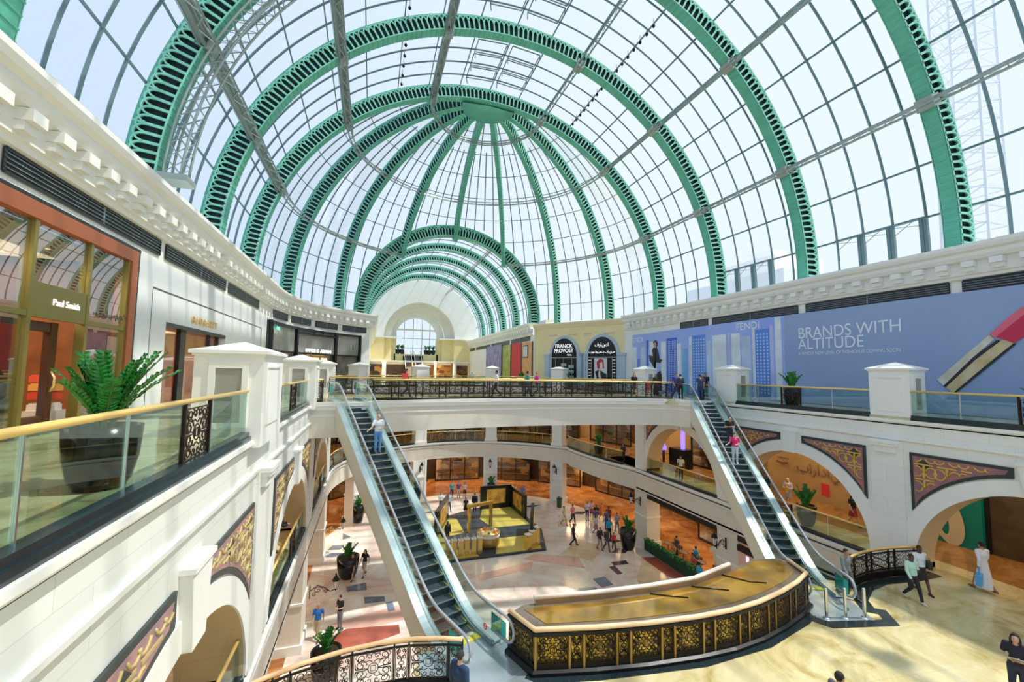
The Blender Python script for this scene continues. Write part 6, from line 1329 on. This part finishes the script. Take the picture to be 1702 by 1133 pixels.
def body_parts(pose, sex):
    k = (pose, sex)
    if k in _bt: return _bt[k]
    J = joints(pose); mb = MB(); w = .93 if sex == 'f' else 1.0
    up = (J['nek'] - J['pel']).normalized(); q = Vector((0, 0, 1)).rotation_difference(up).to_matrix()
    mb.ell(J['pel'] + up * .0, (.165 if sex == 'f' else .155, .11, .13), 14, 8, q); mb.ell(J['pel'].lerp(J['che'], .5), (.125 * w, .095, .2), 14, 8, q); mb.ell(J['che'] + up * .04, (.165 * w, .115, .18), 14, 8, q)
    mb.tube([J['sh', -1], J['nek'] - up * .04, J['sh', 1]], [.055, .065, .055], 10)
    mb.tube([J['nek'] - up * .06, J['head'] - Vector((0, .01, .05))], [.058, .052], 10)
    h = J['head']; mb.ell(h, (.074, .092, .112), 16, 12); mb.ell(h + Vector((0, .03, -.06)), (.052, .058, .052), 12, 8)
    mb.tube([h + Vector((0, .085, .02)), h + Vector((0, .108, -.015)), h + Vector((0, .094, -.028))], [.008, .016, .014], 7)
    for s in (-1, 1):
        mb.ell(h + Vector((s * .076, -.005, -.005)), (.012, .022, .032), 8, 6)
        limb(mb, J['hip', s], J['knee', s], .085, .055, .078); limb(mb, J['knee', s], J['ank', s], .054, .036, .056)
        a = J['ank', s]; mb.tube([a + Vector((0, -.05, -.045)), a + Vector((0, .04, -.04)), a + Vector((0, .16, -.055))], [.038, .042, .03], 10)
        limb(mb, J['sh', s], J['el', s], .052 * w, .038, .047); limb(mb, J['el', s], J['wr', s], .037, .025, .034)
        d = (J['hd', s] - J['wr', s]).normalized(); mb.tube([J['wr', s], J['hd', s]], [.024, .034], 8)
    me = remesh(mb, .014, 2); me.materials.clear()
    # fingers, eyes, lips are appended to the same mesh
    ex = MB(); 
    for s in (-1, 1):
        d = (J['hd', s] - J['wr', s]).normalized(); side = d.cross(Vector((s, 0, 0))).normalized() if abs(d.x) < .9 else Vector((0, 1, 0)); c = d.cross(side).normalized()
        curl = c * (-s if c.x * s > 0 else s) * .5; base = J['hd', s]
        curl = Vector((-s * .5, 0, -.2)) if pose in ('stand', 'walk', 'walkbag') else Vector((0, 0, -.6))
        for f, L in ((-1.5, .058), (-.5, .072), (.5, .078), (1.5, .070)):
            p0 = base + side * f * .017; p1 = p0 + d * L * .5 + curl * .008; p2 = p0 + d * L * .85 + curl * .03; ex.tube([p0 - d * .015, p0 + d * .01, p1, p2], [.0095, .009, .0085, .0065], 6)
        p0 = base + side * .03 - d * .03; ex.tube([p0, p0 + side * .022 + d * .02, p0 + side * .026 + d * .05 + curl * .01], [.011, .010, .008], 6)
    ex.cur = 1
    for s in (-1, 1): ex.ell(h + Vector((s * .03, .081, .008)), (.013, .008, .007), 8, 5)
    ex.cur = 2; ex.ell(h + Vector((0, .087, -.052)), (.022, .008, .007), 8, 5)
    n0 = len(me.vertices); v = [tuple(x.co) for x in me.vertices] + ex.v; f = [tuple(p.vertices) for p in me.polygons] + [tuple(n0 + i for i in q_) for q_ in ex.f]
    mi = [0] * len(me.polygons) + ex.mi; out = bpy.data.meshes.new('body'); out.from_pydata(v, [], f); out.polygons.foreach_set('material_index', mi); out.polygons.foreach_set('use_smooth', [True] * len(f)); out.update()
    for m in (SK['l'], eyem, lipm): out.materials.append(m)
    _bt[k] = (out, J); return _bt[k]
_ct = {}
def cloth_mesh(pose, sex, kind):
    k = (pose, sex, kind)
    if k in _ct: return _ct[k]
    J = body_parts(pose, sex)[1]; mb = MB(); w = .93 if sex == 'f' else 1.0; up = (J['nek'] - J['pel']).normalized(); q = Vector((0, 0, 1)).rotation_difference(up).to_matrix(); vox = .016; h = J['head']
    if kind in ('tee', 'long', 'jacket'):
        e = .016 if kind != 'jacket' else .028
        mb.ell(J['pel'] + up * .06, (.155 + e, .112 + e, .11), 14, 8, q); mb.ell(J['pel'].lerp(J['che'], .5), (.135 * w + e, .103 + e, .2), 14, 8, q); mb.ell(J['che'] + up * .04, (.168 * w + e, .118 + e, .175), 14, 8, q); mb.tube([J['sh', -1], J['nek'] - up * .055, J['sh', 1]], [.050 + e, .060 + e * .6, .050 + e], 10)
        if kind == 'jacket': mb.ell(J['pel'] - up * .02, (.185, .14, .12), 14, 8, q)
        for s in (-1, 1):
            B = J['sh', s].lerp(J['el', s], .62 if kind == 'tee' else 1); limb(mb, J['sh', s], B, .050 * w + e, .044 + e)
            if kind != 'tee': limb(mb, J['el', s], J['el', s].lerp(J['wr', s], .95), .042 + e, .031 + e)
    elif kind in ('trousers', 'shorts'):
        mb.ell(J['pel'] - Vector((0, 0, .01)), (.168, .122, .135), 14, 8)
        for s in (-1, 1):
            limb(mb, J['hip', s], J['knee', s], .098, .072, .09)
            if kind == 'trousers': limb(mb, J['knee', s], J['ank', s].lerp(J['knee', s], .04), .07, .052, .064)
    elif kind in ('skirt', 'robe', 'abaya', 'dress'):
        z0 = {'skirt': .52, 'dress': .55, 'robe': .14, 'abaya': .06}[kind]; n = 24; vs = []; rows = 9; zt = 1.0 if kind in ('skirt',) else 1.08
        fx = [J['ank', 1].y, J['ank', -1].y]; fw = (max(fx) - min(fx)) * .5; fc = (max(fx) + min(fx)) / 2
        for i in range(rows + 1):
            t = i / rows; z = zt + (z0 - zt) * t; a = .145 + .07 * t + (.035 * t if kind != 'skirt' else 0); b = .11 + .05 * t + fw * .42 * t * (1 - z0 * .5)
            for j in range(n):
                A = 2 * pi * j / n; rp = 1 + .05 * t * sin(A * 7); vs.append((a * rp * cos(A), b * rp * sin(A) + fc * .6 * t, z))
        fs = [(i * n + j, i * n + (j + 1) % n, (i + 1) * n + (j + 1) % n, (i + 1) * n + j) for i in range(rows) for j in range(n)] + [tuple(range(n - 1, -1, -1)), tuple(rows * n + j for j in range(n))]
        mb.add(vs, fs)
        if kind != 'skirt':
            mb.ell(J['pel'].lerp(J['che'], .5), (.155 * w, .12, .2), 14, 8, q); mb.ell(J['che'] + up * .04, (.185 * w, .135, .175), 14, 8, q); mb.tube([J['sh', -1], J['nek'] - up * .05, J['sh', 1]], [.072, .072, .072], 10)
            for s in (-1, 1):
                if kind == 'dress': limb(mb, J['sh', s], J['sh', s].lerp(J['el', s], .4), .068, .06)
                else: limb(mb, J['sh', s], J['el', s], .064, .058); limb(mb, J['el', s], J['el', s].lerp(J['wr', s], .95), .057, .054)
    elif kind == 'shoes':
        for s in (-1, 1): a = J['ank', s]; mb.tube([a + Vector((0, -.07, -.05)), a + Vector((0, .04, -.045)), a + Vector((0, .13, -.055)), a + Vector((0, .19, -.065))], [.036, .046, .042, .022], 10); mb.ell(a + Vector((0, 0, -.01)), (.045, .05, .04), 10, 6)
    elif kind == 'hair': mb.ell(h + Vector((0, -.016, .026)), (.083, .094, .104), 16, 10); vox = .011
    elif kind == 'longhair':
        mb.ell(h + Vector((0, -.018, .026)), (.085, .096, .106), 16, 10); mb.tube([h + Vector((0, -.05, .03)), h + Vector((0, -.085, -.08)), h + Vector((0, -.10, -.24)), h + Vector((0, -.10, -.34))], [.07, .085, .08, .045], 12)
        for s in (-1, 1): mb.tube([h + Vector((s * .05, .0, .05)), h + Vector((s * .078, .0, -.05)), h + Vector((s * .085, -.01, -.17))], [.04, .036, .022], 8)
        vox = .013
    elif kind == 'scarf':
        mb.ell(h + Vector((0, -.016, .02)), (.094, .105, .12), 16, 10); mb.tube([h + Vector((0, -.02, -.06)), h + Vector((0, -.02, -.16)), h + Vector((0, -.01, -.26))], [.095, .115, .16], 14); vox = .014
    me = remesh(mb, vox, 3 if kind not in ('hair',) else 1, kind)
    if kind in ('hair', 'longhair', 'scarf'):          # open the face
        import bmesh
        bm = bmesh.new(); bm.from_mesh(me); dl = [v for v in bm.verts if v.co.y > h.y + (.052 if kind != 'scarf' else .05) and v.co.z < h.z + (.062 if kind != 'scarf' else .07) and v.co.z > h.z - .13 and abs(v.co.x) < .072]
        bmesh.ops.delete(bm, geom=dl, context='VERTS'); bm.to_mesh(me); bm.free()
    me.materials.clear(); me.materials.append(K['plain']); _ct[k] = me; return me
def person(x, y, z, face, lab, sex='m', pose='stand', skin='l', top=('tee', (.5, .5, .5)), bottom=('trousers', (.1, .1, .12)), hair=('hair', (.02, .012, .008)), shoes=(.03, .03, .03), h=1.74, group=None):
    """face: compass bearing in degrees the person looks to, 0 = away from the camera, 180 = towards it"""
    t = thing('person', lab, 'person', (x, y, z), -radians(face), group); s = h / 1.735; t.scale = (s, s, s)
    b = link('body', body_parts(pose, sex)[0], t); b.material_slots[0].link = 'OBJECT'; b.material_slots[0].material = SK[skin]
    def put(kind, col, nm):
        o = link(nm, cloth_mesh(pose, sex, kind), t); o.material_slots[0].link = 'OBJECT'; o.material_slots[0].material = cm(col)
    put(top[0], top[1], {'tee': 't_shirt', 'long': 'long_sleeved_top', 'jacket': 'jacket', 'dress': 'dress', 'robe': 'robe', 'abaya': 'black_cloak'}[top[0]])
    if bottom: put(bottom[0], bottom[1], bottom[0])
    if hair: put(hair[0], hair[1], {'hair': 'hair', 'longhair': 'hair', 'scarf': 'headscarf'}[hair[0]])
    if shoes: put('shoes', shoes, 'shoes')
    return t
def bag(x, y, z, c, lab, s=1, rz=0, nm='handbag'):
    t = thing(nm, lab, 'bag', (x, y, z), rz); t.scale = (s,) * 3; mb = MB(); mb.add([(-.15, -.05, 0), (.15, -.05, 0), (.15, .05, 0), (-.15, .05, 0), (-.17, -.06, .3), (.17, -.06, .3), (.17, .06, .3), (-.17, .06, .3)], [(0, 3, 2, 1), (4, 5, 6, 7), (0, 1, 5, 4), (1, 2, 6, 5), (2, 3, 7, 6), (3, 0, 4, 7)]); mb.build('body', cm(c, .5), t)
    mb = MB(); mb.tube([(-.08, 0, .3), (-.07, 0, .42), (0, 0, .46), (.07, 0, .42), (.08, 0, .3)], .008, 5); mb.build('handle', cm(c, .5), t); return t
BK_, W_ = (.012, .012, .015), (.82, .82, .82); T, TR, SKR = 'tee', 'trousers', 'skirt'
# ---- platform
person(22.3, 10.1, ZM, 20, 'person in a long white robe walking away with a blue bag', 'm', 'walk', 'm', ('robe', (.80, .80, .84)), None, ('hair', BK_), (.25, .12, .08), 1.8)
bag(21.93, 10.05, ZM + .28, (.10, .42, .80), 'bright blue carrier bag held by the walker in white', 1.35, .3, 'carrier_bag')
person(18.8, 10.43, ZM, 200, 'person in a pale mint top and dark trousers with white shoes', 'f', 'walk', 'd', ('long', (.55, .82, .70)), (TR, (.02, .02, .03)), ('hair', (.03, .01, .01)), (.75, .65, .65), 1.62)
person(19.85, 10.75, ZM, 205, 'person in a white top and black skirt walking beside the mint top', 'f', 'walk', 'd', ('long', (.80, .84, .88)), (SKR, (.02, .02, .025)), ('hair', (.03, .01, .01)), (.05, .02, .02), 1.68)
bag(20.12, 10.6, ZM + .85, (.03, .03, .03), 'black shoulder bag against the white top', .9, .8)
person(15.5, 6.5, ZM, 250, 'person with long black hair in a black top reading a leaflet, bottom right', 'f', 'read', 'l', (T, (.015, .012, .03)), (TR, (.02, .03, .07)), ('longhair', BK_), (.05, .05, .05), 1.68)
o = tag(MB().box(-.17, -.11, -.004, .17, .11, .004).build('leaflet', mat('leaflet_print', (.75, .78, .80), .4, col2=(.3, .5, .5), nscale=14, noise=.3), None, (15.2, 6.39, ZM + 1.17), radians(20)), 'folded blue and white leaflet held by the reader', 'leaflet'); o.rotation_euler = (.5, .1, radians(110))
bag(15.77, 6.3, ZM + .72, (.05, .02, .02), 'dark brown shoulder bag on the reader\'s hip', 1, 1.2)
person(9.63, 6.73, ZM, 100, 'person whose dark haired head shows at the bottom frame edge', 'm', 'stand', 'm', (T, (.1, .1, .12)), (TR, BK_), ('hair', (.012, .01, .01)), h=1.76)
person(16.75, 11.3, ZM, 185, 'person in grey stepping off the foot of the right escalator', 'm', 'walk', 'm', ('long', (.20, .23, .23)), (TR, (.10, .10, .10)), h=1.7)
person(2.12, 9.7, ZM, 60, 'person in a navy suit at the end of the bottom left railing', 'm', 'stand', 'l', ('jacket', (.012, .04, .11)), (TR, (.01, .03, .08)), ('hair', (.03, .03, .035)), h=1.78)
person(-3.72, 21.2, ZM, 80, 'person with black ponytail in black leaning on the left arch railing', 'f', 'lean', 'l', ('long', (.012, .012, .02)), (TR, BK_), ('hair', BK_), h=1.7)
# ---- escalators
def esc_pt(x0, y0, az, s, lat=0): d = (-sin(az), -cos(az)); n = (cos(az), -sin(az)); return (x0 + d[0] * s + n[0] * lat, y0 + d[1] * s + n[1] * lat)
def stepz(s): k = round((s + .75) / .4); return -tan(pi / 6) * (-.75 + .4 * k)
a1, a2 = radians(-18.89), radians(24.86)
p = esc_pt(-.88, 23.93, a1, 3.65, .12); person(p[0], p[1], stepz(3.65), 162, 'bald person in a white t-shirt and blue jeans riding the left escalator', 'm', 'rail', 'l', (T, (.72, .78, .80)), (TR, (.12, .30, .62)), None, (.1, .1, .12), 1.76)
p = esc_pt(20.94, 22.82, a2, 5.25, -.05); person(p[0], p[1], stepz(5.25), 210, 'person in a hot pink top and white trousers on the right escalator', 'f', 'rail', 'l', (T, (.80, .03, .18)), (TR, (.60, .66, .70)), ('hair', (.03, .015, .01)), (.7, .7, .7), 1.62)
p = esc_pt(20.94, 22.82, a2, 4.05, .15); person(p[0], p[1], stepz(4.05), 205, 'person in a black top higher up on the right escalator', 'm', 'hold', 'l', (T, BK_), (TR, (.03, .03, .04)), h=1.7)
p = esc_pt(20.94, 22.82, a2, -.1, -.1); person(p[0], p[1], 0, 25, 'person in navy with a print at the top of the right escalator, back turned', 'm', 'stand', 'l', (T, (.03, .06, .14)), (TR, (.03, .05, .14)), h=1.7)
person(21.25, 23.2, 0, 20, 'person with reddish brown hair and dark clothes at the escalator top', 'f', 'stand', 'l', ('long', (.10, .03, .03)), (TR, (.02, .02, .03)), ('longhair', (.12, .04, .03)), h=1.62)
person(20.6, 24.5, 0, 30, 'person in black with white sleeves queueing at the escalator top', 'm', 'hold', 'l', ('long', (.05, .05, .07)), (TR, BK_), h=1.7); person(21.1, 25.6, 0, 190, 'person in bright blue behind the escalator queue', 'm', 'walk', 'm', (T, (.06, .08, .45)), (TR, (.03, .03, .05)), h=1.75)
person(22.5, 24.2, 0, 200, 'tall person in black right of the escalator queue beside the white pier', 'm', 'stand', 'm', (T, BK_), (TR, BK_), h=1.82)
# ---- bridge
person(2.1, 27.0, 0, 85, 'person in dark maroon with a red shoulder scarf on the bridge, left part', 'f', 'walk', 'l', ('long', (.05, .015, .03)), (TR, (.02, .015, .03)), ('hair', BK_), h=1.76)
bag(2.0, 26.75, 1.15, (.75, .08, .06), 'red bag carried over the shoulder on the bridge', 1.1, .2)
person(8.0, 27.3, 0, 290, 'person in a white shirt and black trousers crossing the bridge', 'm', 'walk', 'm', ('long', W_), (TR, BK_), h=1.74)
person(10.1, 27.0, 0, 95, 'person in a teal top beside the pink top on the bridge', 'm', 'walk', 'm', (T, (.02, .30, .30)), (TR, (.04, .07, .14)), h=1.74); person(10.75, 26.9, 0, 95, 'person in a hot pink t-shirt with light hair on the bridge', 'f', 'walk', 'l', (T, (.95, .03, .45)), (TR, (.08, .08, .10)), ('hair', (.50, .30, .10)), h=1.7)
person(18.95, 27.6, 0, 200, 'person with long black hair in front of the far right capped pier', 'f', 'walk', 'l', (T, BK_), (SKR, (.05, .04, .04)), ('longhair', BK_), h=1.7); person(21.5, 28.4, 0, 240, 'person in a dark green headscarf by the right end of the bridge', 'f', 'stand', 'm', ('abaya', (.02, .02, .025)), None, ('scarf', (.0, .16, .11)), h=1.66)
person(20.9, 28.6, 0, 230, 'small person in red and orange by the right end of the bridge', 'f', 'walk', 'm', (T, (.75, .08, .05)), (SKR, (.35, .05, .08)), h=1.2)
person(11.6, 50.3, 0, 180, 'person in a pale cap and light blue shirt behind the far railing', 'm', 'stand', 'm', (T, (.55, .65, .75)), (TR, (.3, .3, .35)), ('hair', (.75, .78, .80)), h=1.6)
# ---- middle gallery
person(21.75, 33.4, ZM, 250, 'dark clothed person leaning at the bulging railing of the middle gallery', 'm', 'hold', 'm', ('long', (.03, .02, .025)), (TR, BK_), h=1.72)
person(22.7, 27.1, ZM, 230, 'person in a white t-shirt inside the far right arch', 'm', 'stand', 'm', (T, (.78, .74, .68)), (TR, BK_), h=1.78)
person(24.8, 20.0, ZM, 250, 'person in pale headscarf with a yellow bag inside the middle right arch', 'f', 'hold', 'l', ('long', (.60, .62, .70)), (SKR, (.35, .40, .60)), ('scarf', (.80, .76, .66)), h=1.66); bag(24.55, 19.88, ZM + .85, (.80, .45, .05), 'orange yellow bag held inside the middle right arch', 1.1, .5)
person(24.3, 21.2, ZM, 230, 'person in dark navy inside the middle right arch behind the escalator', 'm', 'stand', 'm', ('jacket', (.015, .015, .03)), (TR, BK_), h=1.75); person(25.0, 16.4, ZM, 200, 'person in black and red at the right edge of the middle arch', 'f', 'walk', 'l', (T, BK_), (SKR, (.30, .03, .04)), ('longhair', BK_), h=1.66)
# ---- ground floor
GP = [(-2.15, 25.1, 190, 'm', 'walk', 'm', (T, (.02, .16, .52)), (TR, (.45, .36, .22)), ('hair', (.4, .3, .25)), 'person in a royal blue t-shirt and khaki trousers, bottom left ground floor', 1.8),
 (-1.1, 25.7, 230, 'm', 'hold', 'l', (T, BK_), (TR, (.20, .21, .25)), ('hair', BK_), 'person in a black shirt and grey jeans below the left lantern', 1.8),
 (-.69, 31.3, 200, 'f', 'walk', 'l', (T, (.08, .01, .02)), (SKR, (.03, .01, .015)), ('hair', (.06, .03, .02)), 'person in a dark maroon dress with a shoulder bag beside the planter', 1.7),
 (.1, 31.6, 215, 'f', 'walk', 'l', (T, BK_), ('shorts', (.55, .50, .45)), ('longhair', (.10, .05, .03)), 'person in a black top with bare legs left of the escalator', 1.76),
 (6.4, 35.2, 160, 'f', 'stand', 'm', ('jacket', BK_), (TR, BK_), ('longhair', BK_), 'attendant in black behind the front row of golden pedestals', 1.72),
 (9.2, 41.2, 190, 'f', 'stand', 'l', ('dress', BK_), None, ('longhair', BK_), 'person in a short black dress behind the golden portal', 1.7),
 (10.3, 42.1, 20, 'm', 'stand', 'm', ('jacket', BK_), (TR, BK_), ('hair', BK_), 'person in a black suit behind the golden portal', 1.8),
 (9.0, 47.6, 170, 'm', 'stand', 'l', (T, (.03, .30, .30)), (TR, (.05, .06, .12)), ('hair', BK_), 'person in teal, left of the group of three before the orange shopfront', 1.78),
 (9.75, 47.5, 180, 'm', 'stand', 'l', (T, (.20, .06, .20)), (TR, (.55, .48, .38)), ('hair', BK_), 'person in purple, middle of the group of three before the orange shopfront', 1.78),
 (10.4, 47.3, 200, 'f', 'stand', 'l', (T, (.65, .50, .42)), (SKR, (.05, .02, .02)), ('longhair', (.08, .04, .03)), 'person with a pale pink bag, right of the group of three', 1.72),
 (7.2, 43.9, 170, 'm', 'walk', 'l', (T, (.65, .75, .88)), (TR, (.05, .06, .1)), ('hair', BK_), 'person in pale blue behind the left display wall, left of the pair', 1.76),
 (7.9, 43.3, 160, 'm', 'walk', 'l', (T, (.40, .55, .80)), (TR, (.05, .06, .1)), ('hair', BK_), 'person in mid blue behind the left display wall, right of the pair', 1.78),
 (15.4, 44.8, 200, 'm', 'stand', 'm', (T, W_), (TR, (.12, .12, .14)), ('hair', BK_), 'person in a white shirt right of the back display wall', 1.78),
 (16.2, 44.4, 190, 'm', 'stand', 'm', (T, (.10, .20, .60)), (TR, (.05, .06, .12)), ('hair', BK_), 'person in a blue checked shirt right of the back display wall', 1.76),
 (16.24, 32.2, 110, 'm', 'walk', 'm', (T, BK_), (TR, BK_), ('hair', BK_), 'lone striding person in black between the stand and the crowd', 1.74),
 (17.5, 36.7, 150, 'f', 'walk', 'm', ('dress', (.75, .68, .58)), None, ('hair', BK_), 'person in a pale dress beside the pink shirt', 1.7),
 (18.4, 36.7, 170, 'm', 'walk', 'm', (T, (.85, .25, .30)), (TR, BK_), ('hair', BK_), 'person in a salmon pink shirt and black trousers', 1.76),
 (20.2, 37.2, 180, 'm', 'stand', 'm', (T, (.60, .68, .80)), (TR, (.03, .03, .07)), ('hair', (.25, .2, .18)), 'person in a light blue shirt, leftmost of the crowd at the back', 1.8),
 (20.9, 37.6, 200, 'f', 'walk', 'm', (T, (.80, .50, .60)), (SKR, (.40, .05, .25)), ('hair', BK_), 'person in white and pink right of the light blue shirt', 1.68),
 (21.5, 36.8, 190, 'f', 'walk', 'm', (T, (.85, .18, .05)), (SKR, (.65, .2, .05)), ('scarf', (.80, .35, .05)), 'person in bright orange red in the crowd', 1.72),
 (20.6, 36.2, 210, 'm', 'stand', 'd', (T, BK_), (TR, (.3, .28, .25)), ('hair', BK_), 'person in black in front of the orange top', 1.72),
 (20.0, 35.2, 180, 'm', 'hold', 'm', (T, (.10, .12, .35)), (TR, (.05, .05, .1)), ('hair', BK_), 'person in dark blue left of the striped top', 1.7),
 (20.75, 34.6, 185, 'm', 'stand', 'm', (T, (.10, .12, .30)), (TR, (.03, .06, .45)), ('hair', BK_), 'person in navy and white stripes with blue trousers', 1.74),
 (21.4, 35.3, 200, 'm', 'walk', 'd', (T, (.18, .01, .02)), (TR, (.08, .02, .02)), ('hair', BK_), 'person in deep red at the right of the crowd', 1.74),
 (21.2, 33.6, 190, 'm', 'walkhold', 'm', (T, (.35, .38, .42)), (TR, (.20, .20, .18)), ('hair', BK_), 'person in grey carrying a child in red', 1.76),
 (19.7, 32.4, 190, 'm', 'stand', 'm', (T, (.0, .42, .60)), (TR, BK_), ('hair', (.75, .6, .5)), 'person in a turquoise shirt and black trousers beside the right planter', 1.78),
 (19.2, 33.8, 170, 'f', 'walk', 'm', (T, (.75, .72, .70)), (SKR, (.40, .25, .28)), ('longhair', BK_), 'person in white with swinging black hair left of the turquoise shirt', 1.66),
 (17.9, 30.9, 175, 'm', 'walkhold', 'm', ('jacket', (.03, .03, .05)), (TR, (.30, .28, .20)), ('hair', BK_), 'person in a dark jacket and khaki trousers in front of the turquoise shirt', 1.74),
 (18.35, 30.6, 180, 'm', 'walk', 'm', ('long', (.06, .06, .06)), (TR, (.06, .06, .07)), ('hair', BK_), 'person in charcoal at the front of the crowd', 1.72),
 (18.95, 30.5, 200, 'f', 'walk', 'm', (T, (.80, .02, .03)), (TR, (.02, .02, .02)), ('hair', BK_), 'small person in a red top and black leggings beside the front couple', 1.35)]
for x, y, f_, sex, pose, sk, top, bot, hr_, lab, hh in GP: person(x, y, ZP if lab.startswith('attendant') or 'black dress' in lab or 'black suit' in lab else ZG, f_, lab, sex, pose, sk, top, bot, hr_, h=hh)
CL = [(.65, .05, .10), (.8, .8, .8), (.55, .10, .12), (.0, .45, .70), (.6, .3, .1), (.08, .08, .1), (.7, .5, .5)]
for k in range(6):
    y = 23.3 + k * 1.05; x = XR + .55 + (k % 2) * 1.1
    chair(x, y, ZG, pi / 2 + (k % 2) * pi, 'dark chair under a guest inside the green fence', 'ground cafe chairs')
    person(x, y, ZG, (270 if k % 2 == 0 else 90) if 0 else (90 if k % 2 else 270), ['guest in crimson seated at the near end of the cafe', 'guest in white seated second at the cafe', 'guest in dark red seated at the cafe middle', 'guest in turquoise seated at the cafe', 'guest in rust brown seated at the cafe', 'guest in black seated at the far end of the cafe'][k], 'f' if k % 2 else 'm', 'sit', 'm', (T, CL[k]), (TR, (.05, .05, .08)), ('hair', BK_), h=1.74)
person(XR - .75, 23.4, ZG, 90, 'person in a bright blue shirt standing outside the green fence', 'm', 'stand', 'm', (T, (.02, .38, .68)), (TR, (.03, .03, .04)), ('hair', BK_), h=1.76)
